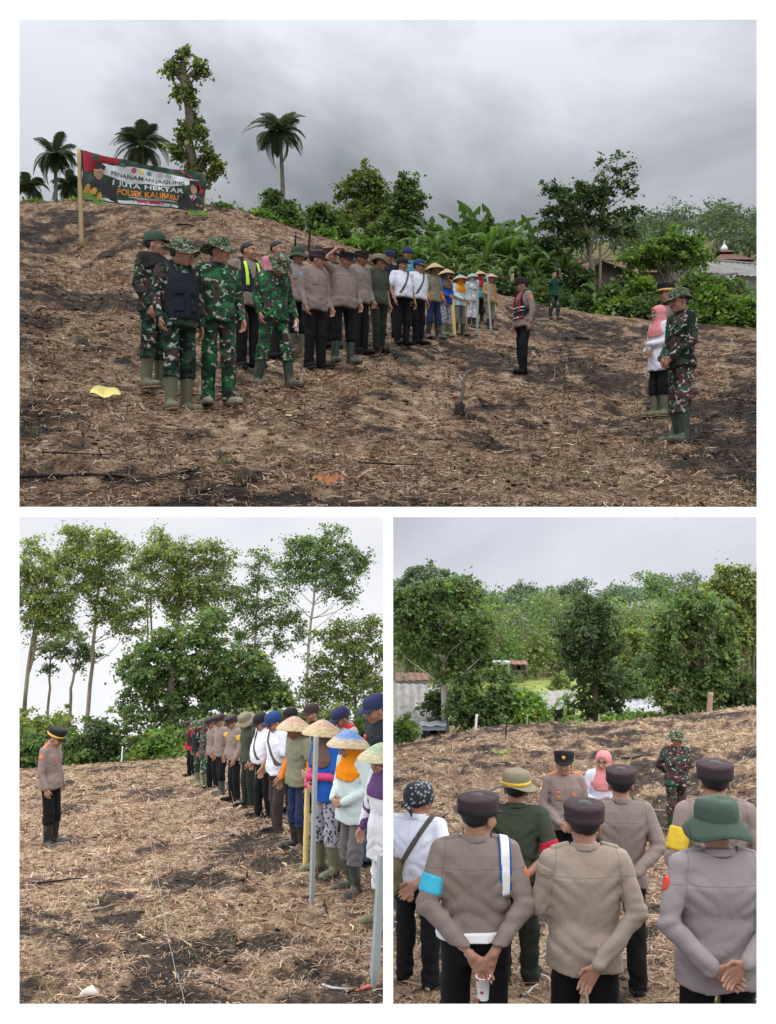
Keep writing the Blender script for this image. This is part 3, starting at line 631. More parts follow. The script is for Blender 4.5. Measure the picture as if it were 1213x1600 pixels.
for (c, top, d) in [(655, 352, 54), (675, 345, 55), (690, 338, 56), (705, 352, 52), (718, 340, 54), (732, 333, 53), (748, 330, 52), (762, 328, 52), (775, 338, 51), (790, 344, 54), (806, 344, 55), (820, 350, 52), (838, 352, 53), (852, 362, 56), (668, 385, 48),
                    (700, 392, 47), (730, 385, 47), (758, 380, 47), (785, 392, 48), (812, 388, 48), (838, 398, 49), (860, 395, 52), (640, 372, 57), (745, 400, 45), (775, 408, 45), (895, 402, 52), (915, 420, 50), (683, 360, 51), (712, 365, 49), (741, 352, 50), (768, 350, 49), (795, 362, 50), (826, 370, 50), (848, 378, 50), (870, 372, 54), (660, 362, 52), (882, 385, 51)]:
    banana('banana plant crowding in the dense grove behind the conical hat farmers', c, 462, top, d, TR1, 'banana grove behind the farmers', 11)
for (c, top, d, lb) in [(1000, 425, 46, 'pale green banana plant in front of the grey gable roof'), (1013, 445, 44, 'small banana plant beside the head of the right hand soldier'), (930, 430, 45, 'banana plant standing against the grey gable house wall'), (948, 455, 44, 'low banana plant at the field edge left of the pink headscarf'),
                        (1168, 420, 47, 'slender banana plant at the right edge below the grey roof'), (975, 452, 44, 'low banana plant under the gable at the field edge')]:
    banana(lb, c, 490, top, d, TR1, None, 6)
for (c, r, rc, rr, d, n, lf, lb) in [(665, 430, 26, 24, 45, 1500, 'mid', 'bush hiding the banana stems at the left of the grove'), (700, 440, 26, 22, 44.5, 1500, 'dark', 'dark bush hiding the banana stems above the blue dressed woman'), (735, 442, 28, 22, 44, 1500, 'mid', 'bush hiding the banana stems above the teal conical hat'),
        (770, 445, 28, 22, 44, 1500, 'dark', 'dark bush hiding the banana stems above the last farmer'), (805, 455, 28, 24, 44, 1600, 'dark', 'dark bush hiding the banana stems left of the photographer'), (840, 462, 26, 24, 44, 1500, 'mid', 'bush hiding the banana stems just left of the photographer')]:
    bush(lb, c, r, rc, rr, d, n, 0.2, lf, 'bushes before the banana grove')
tree('tree', 'tall sparse tree with flat layered foliage beside the green shirted photographer', [(932, 490), (926, 420), (916, 360), (912, 325)],
     [(868, 296, 20, 9), (885, 305, 22, 11), (905, 298, 22, 13), (868, 328, 18, 9), (890, 330, 26, 12), (925, 305, 20, 14), (935, 318, 22, 12), (945, 296, 18, 10), (862, 348, 16, 7), (850, 352, 12, 6), (880, 352, 22, 10), (910, 345, 22, 12), (940, 345, 26, 9), (972, 335, 22, 8), (996, 328, 13, 5),
      (985, 362, 16, 8), (958, 362, 16, 8), (942, 280, 10, 6), (975, 288, 14, 7), (985, 300, 8, 8), (940, 252, 7, 5), (965, 244, 7, 6), (986, 256, 8, 5), (968, 268, 9, 5), (990, 272, 5, 5), (955, 262, 5, 4), (895, 372, 20, 12), (870, 380, 22, 14), (850, 385, 16, 14)],
     50, 8500, 0.22, 'dark', 'pale', (0.24, 0.20, 0.15), 0.14, 0.07, sub=0.3, branches=30, droop=0.2, fill=0.1, extra=[((922, 400), (950, 300), .07, .04), ((950, 300), (966, 250), .03, .015), ((950, 300), (986, 262), .025, .012), ((918, 365), (880, 320), .06, .03), ((935, 480), (938, 380), .1, .06)])
tree('tree', 'spreading bright green tree above the grey gable roof', [(1052, 480), (1046, 430), (1040, 405)], [(1050, 372, 26, 14), (1075, 382, 24, 14), (1022, 388, 24, 14), (1095, 398, 18, 14), (1050, 395, 30, 14), (1005, 402, 20, 12), (1080, 412, 24, 12), (1030, 410, 22, 10), (985, 398, 14, 10)],
     53, 6500, 0.24, 'bright', 'pale', (0.24, 0.20, 0.15), 0.14, 0.06, sub=0.35, branches=20, extra=[((1050, 470), (1022, 400), .07, .04), ((1050, 470), (1080, 405), .07, .04), ((1048, 450), (1062, 385), .06, .03)])
for (c, r, rc, rr, d, n, lf, lb) in [(885, 470, 26, 26, 47, 1500, 'dark', 'dark bush behind the green shirted photographer'), (915, 475, 24, 22, 45, 1300, 'mid', 'bush at the foot of the tall sparse tree'), (960, 478, 28, 16, 44, 1300, 'bright', 'low bush in front of the gable house'),
        (1000, 480, 22, 18, 43.5, 1200, 'mid', 'bush left of the black capped officer'), (1105, 470, 30, 26, 43.5, 1800, 'bright', 'big leafy bush right of the camouflaged soldier'), (1145, 480, 32, 24, 43, 1900, 'bright', 'leafy bush in the hedge below the right grey roof'),
        (1180, 478, 28, 28, 43, 1600, 'mid', 'bush in the hedge at the right edge of the upper view'), (1120, 445, 24, 20, 46, 1300, 'mid', 'taller bush under the right grey roof'), (1075, 488, 22, 18, 43, 1100, 'bright', 'low bush behind the camouflaged soldier'), (1210, 475, 30, 30, 43, 1200, 'mid', 'bush beyond the right end of the hedge'),
        (1165, 497, 40, 14, 42.5, 1600, 'bright', 'strip of low bright weeds at the foot of the right hedge'), (905, 440, 26, 26, 50, 1300, 'dark', 'dark tangled bush left of the sparse tree'), (962, 456, 30, 20, 45, 1500, 'mid', 'leafy bush hiding the lower wall of the gable house'), (1002, 452, 24, 22, 45, 1400, 'bright', 'bright bush between the gable house and the spreading tree'), (1090, 440, 26, 20, 47, 1400, 'mid', 'bush under the spreading tree at the right')]:
    bush(lb, c, r, rc, rr, d, n, 0.2, lf, 'hedge at the right of the upper view')
gf = np.random.default_rng(31)
for i in range(46):
    c = gf.uniform(880, 1240); d = gf.uniform(115, 245); x = (c - CX) * d / F; zb = float(TR1.top(x, d)); rb = CY - zb * F / d; h = gf.uniform(4, 8) * F / d
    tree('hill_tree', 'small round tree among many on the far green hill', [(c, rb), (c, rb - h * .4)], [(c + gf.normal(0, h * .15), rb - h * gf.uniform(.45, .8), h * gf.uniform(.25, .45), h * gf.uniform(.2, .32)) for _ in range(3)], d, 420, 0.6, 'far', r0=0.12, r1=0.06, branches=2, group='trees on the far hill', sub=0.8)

# ============ lower left view
X2 = (-47.5, -0.02); g2 = 'tall slender trees behind the lower left field'
tree('tree', 'tall tree with pale straight trunk behind the saluting ground left of the vine tangle', [(130, 1165), (138, 1080), (146, 990), (153, 910), (156, 870)],
     [(112, 830, 18, 11), (140, 838, 26, 14), (166, 842, 24, 15), (125, 858, 30, 14), (165, 868, 32, 16), (100, 872, 22, 12), (190, 866, 22, 14), (140, 890, 34, 15), (88, 892, 22, 12), (120, 915, 28, 14), (175, 905, 30, 14), (205, 918, 24, 16), (190, 940, 28, 15), (215, 960, 24, 14), (175, 965, 26, 13), (196, 985, 22, 12), (160, 940, 16, 12), (72, 880, 18, 9)],
     58, 13000, 0.24, 'olive', 'pale', (0.34, 0.31, 0.27), 0.125, 0.055, g2, sub=0.55, branches=34, tr=TR2, xlim=X2, grow=1.28, fill=0.1)
tree('tree', 'leaning tree at the far left edge of the lower left view', [(33, 1160), (42, 1060), (56, 985), (62, 940)],
     [(40, 850, 12, 7), (55, 862, 18, 10), (48, 905, 24, 16), (70, 930, 28, 15), (45, 935, 18, 14), (85, 950, 26, 16), (60, 960, 26, 14), (95, 975, 22, 13), (75, 985, 20, 10), (36, 880, 14, 12), (80, 905, 22, 12), (100, 935, 18, 14)],
     56, 8500, 0.24, 'olive', 'pale', (0.24, 0.22, 0.19), 0.125, 0.055, g2, sub=0.55, branches=24, tr=TR2, xlim=X2, grow=1.28, fill=0.1, extra=[((38, 1110), (56, 970), .12, .06)])
tree('tree', 'thin tree between the leaning tree and the pale straight trunk', [(106, 1160), (112, 1080), (120, 1020)], [(118, 1000, 16, 12), (132, 1010, 14, 10), (108, 1020, 12, 8), (140, 1025, 14, 9), (96, 1010, 14, 9), (125, 1040, 8, 8)], 62, 1500, 0.26, 'dark', 'pale', (0.24, 0.22, 0.19), 0.12, 0.05, g2, sub=0.35, branches=14, tr=TR2, xlim=X2, grow=1.28, fill=0.1)
tree('tree', 'thin bare stemmed tree at the left between two taller trunks', [(70, 1160), (76, 1080), (82, 1020)], [(82, 1005, 14, 10), (70, 1015, 10, 8), (92, 1022, 9, 7), (84, 1040, 10, 7)], 64, 900, 0.26, 'dark', 'pale', (0.24, 0.22, 0.19), 0.1, 0.05, g2, sub=0.3, branches=8, tr=TR2, xlim=X2, grow=1.28, fill=0.1)
tree('tree', 'broad tree whose crown fills the skyline above the vine tangle', [(276, 1150), (280, 1000), (277, 920), (274, 880)],
     [(246, 836, 10, 12), (254, 850, 14, 12), (232, 862, 22, 13), (262, 868, 26, 15), (290, 862, 22, 14), (318, 858, 18, 14), (336, 850, 14, 11), (345, 880, 20, 14), (300, 888, 30, 16), (255, 895, 28, 14), (225, 890, 20, 13), (330, 905, 28, 16), (285, 915, 32, 16), (245, 925, 26, 15), (310, 935, 30, 16), (345, 930, 20, 14), (270, 950, 28, 16), (325, 962, 26, 14)],
     60, 14000, 0.24, 'olive', 'pale', (0.26, 0.24, 0.2), 0.125, 0.055, g2, sub=0.58, branches=32, tr=TR2, xlim=X2, grow=1.28, fill=0.1, extra=[((238, 1000), (236, 930), .06, .05), ((231, 1010), (229, 930), .05, .04)])
tree('tree', 'slim half bare tree left of the tall lone crown', [(398, 1150), (399, 1020), (402, 930), (405, 880)],
     [(404, 868, 10, 9), (418, 872, 10, 8), (394, 882, 10, 9), (430, 882, 9, 7), (400, 905, 14, 11), (412, 918, 12, 10), (384, 925, 14, 12), (395, 945, 18, 12), (375, 955, 16, 14), (420, 945, 12, 10), (440, 938, 12, 9), (455, 960, 16, 12), (435, 975, 18, 12), (465, 985, 14, 12), (405, 975, 20, 14), (380, 990, 20, 14), (430, 1005, 22, 14), (400, 1020, 24, 14)],
     61, 7000, 0.22, 'mid', 'white', (0.42, 0.39, 0.34), 0.08, 0.04, g2, sub=0.5, branches=30, tr=TR2, xlim=X2, grow=1.28, fill=0.05)
tree('tree', 'tallest tree with rounded open crown above the conical hats', [(478, 1160), (480, 1070), (483, 1000), (490, 940), (497, 890)],
     [(512, 824, 8, 7), (530, 826, 8, 9), (505, 838, 12, 8), (480, 842, 16, 9), (455, 848, 14, 8), (465, 860, 20, 11), (495, 858, 26, 13), (525, 856, 24, 13), (550, 868, 22, 11), (575, 872, 16, 6), (455, 880, 18, 10), (485, 882, 28, 13), (520, 882, 28, 13), (555, 888, 22, 12), (450, 908, 16, 9), (478, 908, 22, 11), (510, 905, 24, 12), (545, 908, 22, 10), (530, 928, 20, 9), (545, 935, 10, 7), (452, 925, 12, 7)],
     60, 10000, 0.22, 'mid', 'white', (0.38, 0.36, 0.32), 0.10, 0.05, g2, sub=0.5, branches=40, tr=TR2, xlim=X2, grow=1.28, fill=0.1, extra=[((483, 1000), (520, 975), .06, .03), ((482, 1010), (462, 980), .05, .03)])
tree('tree', 'leafy tree at the right edge above the navy capped man', [(555, 1160), (556, 1070), (552, 1010)],
     [(520, 975, 12, 8), (510, 990, 18, 9), (540, 985, 18, 10), (570, 978, 16, 9), (588, 985, 14, 10), (530, 1005, 24, 12), (565, 1005, 26, 12), (545, 1025, 30, 14), (590, 1020, 16, 14), (510, 1035, 20, 14), (575, 1045, 24, 14), (535, 1055, 26, 16), (500, 1060, 22, 16), (565, 1075, 26, 16), (520, 1085, 28, 18), (590, 1070, 14, 18), (485, 1090, 22, 18), (590, 1105, 16, 16)],
     57, 10500, 0.24, 'olive', 'pale', (0.24, 0.22, 0.19), 0.10, 0.05, g2, sub=0.55, branches=26, tr=TR2, xlim=X2, grow=1.28, fill=0.2)
tree('vine_covered_tree', 'dense tree smothered in climbing vines behind the far end of the line', [(270, 1180), (272, 1080), (275, 1010)],
     [(280, 995, 36, 18), (310, 985, 24, 20), (250, 1015, 34, 20), (300, 1020, 40, 24), (225, 1025, 24, 16), (330, 1015, 26, 26), (210, 1050, 22, 14), (240, 1050, 34, 22), (285, 1060, 42, 28), (325, 1055, 30, 26), (220, 1080, 24, 18), (255, 1090, 34, 24), (305, 1095, 40, 26), (340, 1090, 28, 24), (195, 1035, 14, 10), (335, 970, 22, 18), (230, 1115, 28, 22), (270, 1125, 34, 24), (310, 1130, 34, 22), (200, 1105, 18, 18)],
     52, 18000, 0.25, 'mid', 'grey', (0.16, 0.13, 0.1), 0.3, 0.12, None, sub=0.5, branches=20, tr=TR2, xlim=X2, fill=0.5)
tree('vine_covered_tree', 'lower mound of climbing vines behind the white shirted men', [(395, 1180), (392, 1100)],
     [(370, 1035, 22, 18), (395, 1045, 24, 20), (415, 1060, 20, 20), (355, 1060, 22, 22), (385, 1075, 30, 22), (415, 1090, 26, 22), (365, 1095, 26, 20), (440, 1085, 20, 22), (345, 1040, 16, 14)],
     53, 8500, 0.26, 'mid', 'grey', (0.16, 0.13, 0.1), 0.2, 0.1, None, sub=0.45, branches=12, tr=TR2, xlim=X2, fill=0.5)
for (c, r, rc, rr, d, n, lf, lb) in [(40, 1165, 34, 34, 49, 2600, 'mid', 'green thicket at the left edge behind the officer'), (75, 1150, 30, 40, 51, 2400, 'olive', 'tall thicket bush behind the head of the lone officer'), (115, 1165, 32, 34, 49, 2600, 'mid', 'thicket bush just right of the lone officer'),
        (155, 1155, 34, 42, 50, 3000, 'dark', 'dark round thicket bush under the pale straight trunk'), (195, 1160, 34, 38, 50, 3000, 'dark', 'dark thicket bush below the vine covered tree'), (235, 1165, 28, 30, 48, 2400, 'mid', 'thicket bush left of the bright shrub'), (262, 1162, 34, 26, 47.5, 2800, 'bright', 'bright green shrub at the field edge left of the line of people'),
        (50, 1125, 34, 26, 56, 1600, 'olive', 'feathery bush on the skyline at the left edge'), (95, 1120, 26, 24, 56, 1400, 'olive', 'feathery bush between the thin trunks'), (305, 1150, 26, 30, 49, 2000, 'mid', 'bush behind the first men of the line'), (345, 1140, 30, 34, 50, 2200, 'mid', 'bush behind the yellow armband policemen'),
        (395, 1135, 30, 32, 50, 2200, 'olive', 'bush behind the white shirted men'), (440, 1130, 32, 36, 51, 2300, 'olive', 'bush behind the khaki shirted farmer'), (485, 1130, 32, 36, 51, 2300, 'olive', 'bush at the foot of the tallest tree'), (530, 1130, 32, 38, 50, 2300, 'olive', 'bush behind the red collared man'), (575, 1130, 28, 40, 50, 2300, 'mid', 'bush at the right edge behind the black shirted man'),
        (215, 1178, 16, 18, 47, 900, 'lime', 'pale grassy bush at the field edge'), (0, 1150, 34, 44, 51, 1400, 'mid', 'thicket bush beyond the left edge')]:
    bush(lb, c, r + 10, rc * 1.15, rr * 1.25, d, int(n * 1.2), 0.21, lf, 'thicket behind the lower left field', TR2, X2, sub=0.32)

# ============ lower right view
X3 = (0.02, 94); gv = 'trees at the edge of the lower right field'
tree('tree', 'big leafy tree with pale trunk at the left of the lower right view', [(697, 1150), (693, 1080), (690, 1020), (692, 980)],
     [(660, 925, 34, 18), (700, 918, 36, 18), (735, 930, 28, 20), (645, 950, 30, 24), (690, 955, 40, 26), (735, 960, 34, 26), (630, 980, 22, 24), (665, 990, 36, 26), (715, 995, 40, 26), (750, 990, 24, 26), (642, 1010, 28, 18), (690, 1025, 38, 22), (735, 1030, 32, 22), (760, 1020, 14, 22), (715, 1055, 34, 16), (625, 940, 16, 20)],
     43, 17000, 0.215, 'mid', 'white', (0.42, 0.38, 0.32), 0.15, 0.06, gv, sub=0.36, branches=26, tr=TR3, xlim=X3, hue=0.16, fill=0.4)
tree('tree', 'dark tree standing centre behind the officer in the lower right view', [(932, 1142), (930, 1080), (925, 1000)],
     [(915, 945, 24, 14), (940, 950, 20, 14), (898, 965, 22, 16), (925, 975, 30, 20), (950, 980, 22, 20), (890, 1000, 22, 22), (920, 1010, 34, 22), (955, 1010, 20, 22), (905, 1040, 32, 20), (940, 1045, 28, 20), (925, 1070, 28, 16), (960, 1080, 28, 22), (920, 1100, 26, 20), (950, 1110, 30, 18)],
     46, 13000, 0.21, 'dark', 'grey', (0.16, 0.13, 0.1), 0.15, 0.08, gv, sub=0.34, branches=20, tr=TR3, xlim=X3, hue=0.12, fill=0.4)
tree('tree', 'broad dark tree with slanting trunk at the right of the lower right view', [(1107, 1135), (1104, 1100), (1100, 1050)],
     [(1050, 955, 30, 18), (1080, 940, 34, 18), (1110, 945, 30, 18), (1035, 985, 26, 24), (1070, 980, 40, 26), (1110, 985, 36, 28), (1028, 1020, 22, 26), (1060, 1025, 38, 28), (1105, 1030, 38, 28), (1130, 1010, 24, 28), (1030, 1060, 22, 24), (1065, 1068, 36, 24), (1105, 1070, 32, 22), (1055, 1095, 26, 18), (1085, 1095, 26, 16), (1135, 1050, 20, 24)],
     40, 17000, 0.20, 'mid', 'brown', (0.26, 0.2, 0.14), 0.2, 0.1, gv, sub=0.34, branches=22, tr=TR3, xlim=X3, hue=0.12, fill=0.45)
tree('tree', 'tall open tree rising at the right edge of the lower right view', [(1158, 1120), (1163, 1040), (1165, 960), (1160, 905)],
     [(1135, 892, 14, 8), (1150, 890, 12, 7), (1165, 900, 16, 9), (1180, 905, 14, 10), (1110, 915, 18, 10), (1140, 918, 22, 12), (1172, 928, 20, 14), (1155, 945, 26, 16), (1180, 955, 22, 18), (1165, 975, 26, 18), (1185, 990, 18, 20), (1150, 995, 18, 16), (1205, 940, 20, 24), (1120, 935, 18, 12)],
     42, 8000, 0.21, 'olive', 'grey', (0.16, 0.13, 0.1), 0.12, 0.06, gv, sub=0.32, branches=24, tr=TR3, xlim=X3, fill=0.2, extra=[((1175, 1110), (1178, 1000), .06, .05), ((1160, 1090), (1172, 1030), .05, .04)])
for (c, r, rc, rr, d, n, lf, lb) in [(730, 1095, 40, 36, 42, 4200, 'mid', 'big round bush beside the pale trunk of the left tree'), (790, 1095, 40, 38, 41.5, 4500, 'mid', 'big round bush right of the white marker post'), (826, 1105, 26, 30, 41, 2600, 'bright', 'bright bush at the right end of the big bushes'), (688, 1095, 20, 20, 44, 1600, 'dark', 'dark bush in front of the grey roofs at the left'),
        (630, 1140, 22, 26, 38, 1700, 'mid', 'bush at the left edge before the blue grey shed'), (875, 1060, 22, 16, 70, 900, 'olive', 'small bush on the pale meadow'), (895, 1130, 20, 12, 40.5, 900, 'bright', 'low bush left of the dark centre tree'), (960, 1130, 24, 12, 40.5, 1200, 'bright', 'low bright bush right of the dark centre tree'),
        (1010, 1125, 30, 14, 40.5, 1500, 'bright', 'low bright bush in the hedge in the middle of the field edge'), (1055, 1120, 22, 16, 40, 1200, 'mid', 'low bush left of the slanting trunk'), (1140, 1090, 26, 28, 41, 1800, 'mid', 'bush right of the slanting trunk'), (1172, 1080, 24, 28, 40, 1700, 'dark', 'dark bush at the right edge of the lower right view'),
        (985, 1075, 30, 32, 52, 2000, 'mid', 'hazy green bush between the centre and right trees'), (1010, 1040, 22, 30, 56, 1600, 'far', 'tall pale bush left of the broad dark tree'), (780, 1055, 24, 14, 46, 1000, 'mid', 'bush crown below the white walled shack'), (1205, 1085, 30, 34, 41, 1200, 'mid', 'bush beyond the right end of the lower right hedge')]:
    bush(lb, c, r, rc, rr, d, n, 0.19, lf, 'bushes along the lower right field', TR3, X3, sub=0.28)
tree('tree', 'rounded tree filling the gap between the centre tree and the broad dark tree', [(1000, 1130), (1002, 1070)], [(995, 1000, 22, 18), (1015, 1015, 22, 18), (985, 1030, 22, 18), (1010, 1050, 24, 20), (990, 1065, 22, 16)], 58, 4200, 0.27, 'olive', 'grey', (0.16, 0.13, 0.1), 0.12, 0.06, gv, sub=0.4, branches=10, tr=TR3, xlim=X3)
tree('tree', 'yellowish tree at the right edge behind the tall open tree', [(1185, 1120), (1183, 1040)], [(1165, 985, 20, 18), (1185, 1000, 20, 20), (1150, 1020, 20, 20), (1178, 1040, 24, 22), (1205, 1020, 24, 24)], 47, 4200, 0.22, 'olive', 'grey', (0.16, 0.13, 0.1), 0.12, 0.06, gv, sub=0.36, branches=10, tr=TR3, xlim=X3, hue=.3)
banana('banana plant with pale green leaves left of the dark centre tree', 882, 1138, 1072, 41, TR3, None, 7)
banana('young banana plant among the low bushes in the field edge hedge', 1040, 1135, 1095, 41, TR3, None, 6)
# the wooded valley side: broad rows of trees, nearest darkest
gw = np.random.default_rng(8)
def wood(n, d0, d1, hmin, hmax, leaf, lab, grp, c0=600, c1=1290, nl=900, size=0.5, umb=False, sub=0.7):
    for i in range(n):
        d = gw.uniform(d0, d1); c = c0 + (c1 - c0) * (i + gw.uniform(0.1, 0.9)) / n; x = (c - CX) * d / F
        if x < 0.8: continue
        zb = float(TR3.top(x, d)); rb = CY - zb * F / d; h = gw.uniform(hmin, hmax) * F / d
        if umb: cl = [(c + gw.normal(0, h * .16), rb - h * gw.uniform(.72, .98), h * gw.uniform(.16, .28), h * gw.uniform(.05, .09)) for _ in range(7)]
        else: cl = [(c + gw.normal(0, h * .12), rb - h * gw.uniform(.12, .9), h * gw.uniform(.18, .32), h * gw.uniform(.14, .22)) for _ in range(8)]
        lf = leaf[int(gw.integers(len(leaf)))]
        tree('forest_tree', lab, [(c, rb), (c, rb - h * .5), (c, rb - h * .85)], cl, d, nl, size, lf, 'pale', (0.24, 0.22, 0.19), 0.16, 0.07, grp, sub=sub, branches=5, tr=TR3, xlim=X3, fill=0.2, hue=.05)
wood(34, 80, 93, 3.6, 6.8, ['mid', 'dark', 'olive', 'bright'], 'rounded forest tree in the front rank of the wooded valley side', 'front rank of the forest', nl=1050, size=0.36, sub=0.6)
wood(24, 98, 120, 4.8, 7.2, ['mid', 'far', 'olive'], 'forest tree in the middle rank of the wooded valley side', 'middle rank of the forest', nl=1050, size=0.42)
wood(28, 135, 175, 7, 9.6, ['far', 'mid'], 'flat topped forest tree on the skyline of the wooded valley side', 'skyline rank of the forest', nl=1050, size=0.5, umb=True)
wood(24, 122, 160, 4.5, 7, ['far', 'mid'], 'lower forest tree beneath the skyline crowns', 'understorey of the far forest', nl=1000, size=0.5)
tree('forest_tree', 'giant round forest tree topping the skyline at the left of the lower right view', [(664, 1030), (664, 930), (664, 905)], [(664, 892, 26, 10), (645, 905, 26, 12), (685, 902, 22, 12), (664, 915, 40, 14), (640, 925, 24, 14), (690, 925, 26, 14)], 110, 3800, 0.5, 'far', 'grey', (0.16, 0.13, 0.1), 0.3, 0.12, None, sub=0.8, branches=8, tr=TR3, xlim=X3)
# ---------------------------------------------------------------- banner on bamboo poles
def text_mesh(txt, size, bold=0.0):
    cu = bpy.data.curves.new('t', 'FONT'); cu.body = txt; cu.size = size; cu.align_x = 'LEFT'; cu.offset = bold; cu.resolution_u = 2
    o = bpy.data.objects.new('t', cu); COL.objects.link(o); bpy.context.view_layer.update()
    me = bpy.data.meshes.new_from_object(o.evaluated_get(bpy.context.evaluated_depsgraph_get()))
    V = np.array([v.co[:] for v in me.vertices]); Fc = [tuple(p.vertices) for p in me.polygons]
    bpy.data.objects.remove(o); bpy.data.curves.remove(cu); bpy.data.meshes.remove(me); return V, Fc
BAN = [P(126, 234, 27), P(322, 271, 30), P(126, 313, 27), P(322, 331, 30)]       # top-left, top-right, bottom-left, bottom-right
BN = np.cross(BAN[1] - BAN[0], BAN[2] - BAN[0]); BN /= np.linalg.norm(BN)
if BN[1] > 0: BN = -BN
def bmap(u, v, off=0.0):
    u = np.asarray(u, float); v = np.asarray(v, float)
    p = (BAN[0] * (1 - u[..., None]) + BAN[1] * u[..., None]) * (1 - v[..., None]) + (BAN[2] * (1 - u[..., None]) + BAN[3] * u[..., None]) * v[..., None]
    p[..., 2] -= 0.06 * np.sin(u * math.pi) * (1 - v) - 0.02 * np.sin(u * 13) * (v - .5)
    w = 0.06 * np.sin(u * 9 + v * 2) * np.sin(v * math.pi) + 0.03 * np.sin(u * 23 - v * 9) + 0.012 * np.sin(u * 61 + v * 17)
    return p + BN * (w + off)[..., None]
def sheet(u0, u1, v0, v1, off, nu=30, nv=10, fn=None):
    U, V_ = np.meshgrid(np.linspace(0, 1, nu + 1), np.linspace(0, 1, nv + 1), indexing='ij')
    uu = u0 + (u1 - u0) * U; vv = v0 + (v1 - v0) * V_
    if fn: uu, vv = fn(uu, vv, U, V_)
    p = bmap(uu, vv, off + 0 * uu).reshape(-1, 3); i = np.arange((nu + 1) * (nv + 1)).reshape(nu + 1, nv + 1)
    return p, [tuple(q) for q in np.stack([i[:-1, :-1], i[1:, :-1], i[1:, 1:], i[:-1, 1:]], -1).reshape(-1, 4)]
def poly(pts, off):
    """fan of a star-shaped outline in banner coordinates"""
    pts = np.array(pts, float); c = pts.mean(0); q = np.concatenate([[c], pts]); n = len(pts)
    return bmap(q[:, 0], q[:, 1], np.full(n + 1, off)), [(0, i + 1, (i + 1) % n + 1) for i in range(n)]
def ell(u, v, ru, rv, off, n=14, a0=0, a1=2 * math.pi, rot=0):
    t = np.linspace(a0, a1, n, endpoint=False); x = np.cos(t) * ru * 3.4; y = np.sin(t) * rv
    return poly(np.stack([u + (x * math.cos(rot) - y * math.sin(rot)) / 3.4, v + x * math.sin(rot) + y * math.cos(rot)], 1), off)
def vin(name, col, rough=0.45): return plain('vinyl_' + name, col, rough, 0.08, 3, 0.4, 0.05)
ban = tag(link('banner', None), 'wide printed banner with two portraits stretched between poles on the ridge', 'banner'); ban.location = BAN[2]
O = np.array(BAN[2])
def bpart(name, geo, m, par=None):
    V, Fc = join(geo); o = obj(name, V - O, Fc, m, par or ban); return o
fab = bpart('banner_sheet', [sheet(0, 1, 0, 1, 0.0, 90, 24)], vin('dark_green', (0.020, 0.055, 0.030)))
bpart('white_swoosh', [sheet(0.07, 0.94, 0.0, 0.36, 0.006, 40, 6, lambda u, v, U, V_: (u, 0.10 + 0.12 * np.abs(U - .5) * 2 + V_ * (0.04 + 0.35 * np.sin(math.pi * np.clip(U, 0, 1)) ** 0.6 - 0.06 * U))),
                       sheet(0.02, 1.0, 0.9, 0.985, 0.006, 30, 2, lambda u, v, U, V_: (u, 0.97 - (0.02 + 0.06 * np.sin(U * 3.1)) * (1 - V_)))], vin('white', (0.62, 0.65, 0.68)), fab)
bpart('red_corner', [poly([(0.01, 0.02), (0.3, 0.02), (0.27, 0.14), (0.16, 0.16), (0.09, 0.26), (0.06, 0.42), (0.01, 0.45)], 0.011)], vin('red', (0.42, 0.02, 0.045)), fab)
bpart('red_corner', [poly([(0.76, 0.02), (0.99, 0.02), (0.99, 0.5), (0.94, 0.55), (0.95, 0.34), (0.9, 0.22), (0.82, 0.12)], 0.011)], vin('red', (0.42, 0.02, 0.045)), fab)
for (u, v, c) in ((0.40, 0.20, (0.5, 0.12, 0.12)), (0.46, 0.20, (0.6, 0.45, 0.05)), (0.53, 0.20, (0.1, 0.3, 0.25)), (0.61, 0.2, (0.55, 0.5, 0.5)), (0.67, 0.2, (0.2, 0.35, 0.25))):
    bpart('emblem', [ell(u, v, 0.022, 0.06, 0.012)], vin('emblem_%d' % int(u * 100), c), fab)
bpart('green_peak', [poly([(0.27, 0.17), (0.305, 0.06), (0.345, 0.17)], 0.010)], vin('peak_green', (0.05, 0.16, 0.1)), fab)
def btext(txt, u0, u1, v0, v1, col, nm, off=0.012):
    V, Fc = text_mesh(txt, 1.0, 0.018); lo, hi = V.min(0), V.max(0)
    u = u0 + (V[:, 0] - lo[0]) / (hi[0] - lo[0]) * (u1 - u0); v = v1 - (V[:, 1] - lo[1]) / (hi[1] - lo[1]) * (v1 - v0)
    Vw = bmap(u, v, np.full(len(u), off)); o = obj('lettering', Vw - O, Fc, vin(nm, col), fab, smooth=False); return o
btext('PENANAMAN JAGUNG', 0.215, 0.80, 0.31, 0.43, (0.02, 0.05, 0.04), 'letter_dark')
btext('1 JUTA HEKTAR', 0.235, 0.79, 0.485, 0.63, (0.75, 0.76, 0.78), 'letter_white')
btext('POLSEK KALIBARU', 0.275, 0.755, 0.65, 0.79, (0.80, 0.25, 0.02), 'letter_orange')
bpart('red_strip', [sheet(0.42, 0.63, 0.865, 0.93, 0.012, 6, 1)], vin('red', (0.42, 0.02, 0.045)), fab)
bpart('white_line', [sheet(0.36, 0.72, 0.815, 0.825, 0.012, 8, 1), sheet(0.40, 0.76, 0.84, 0.848, 0.012, 8, 1)], vin('white', (0.62, 0.65, 0.68)), fab)
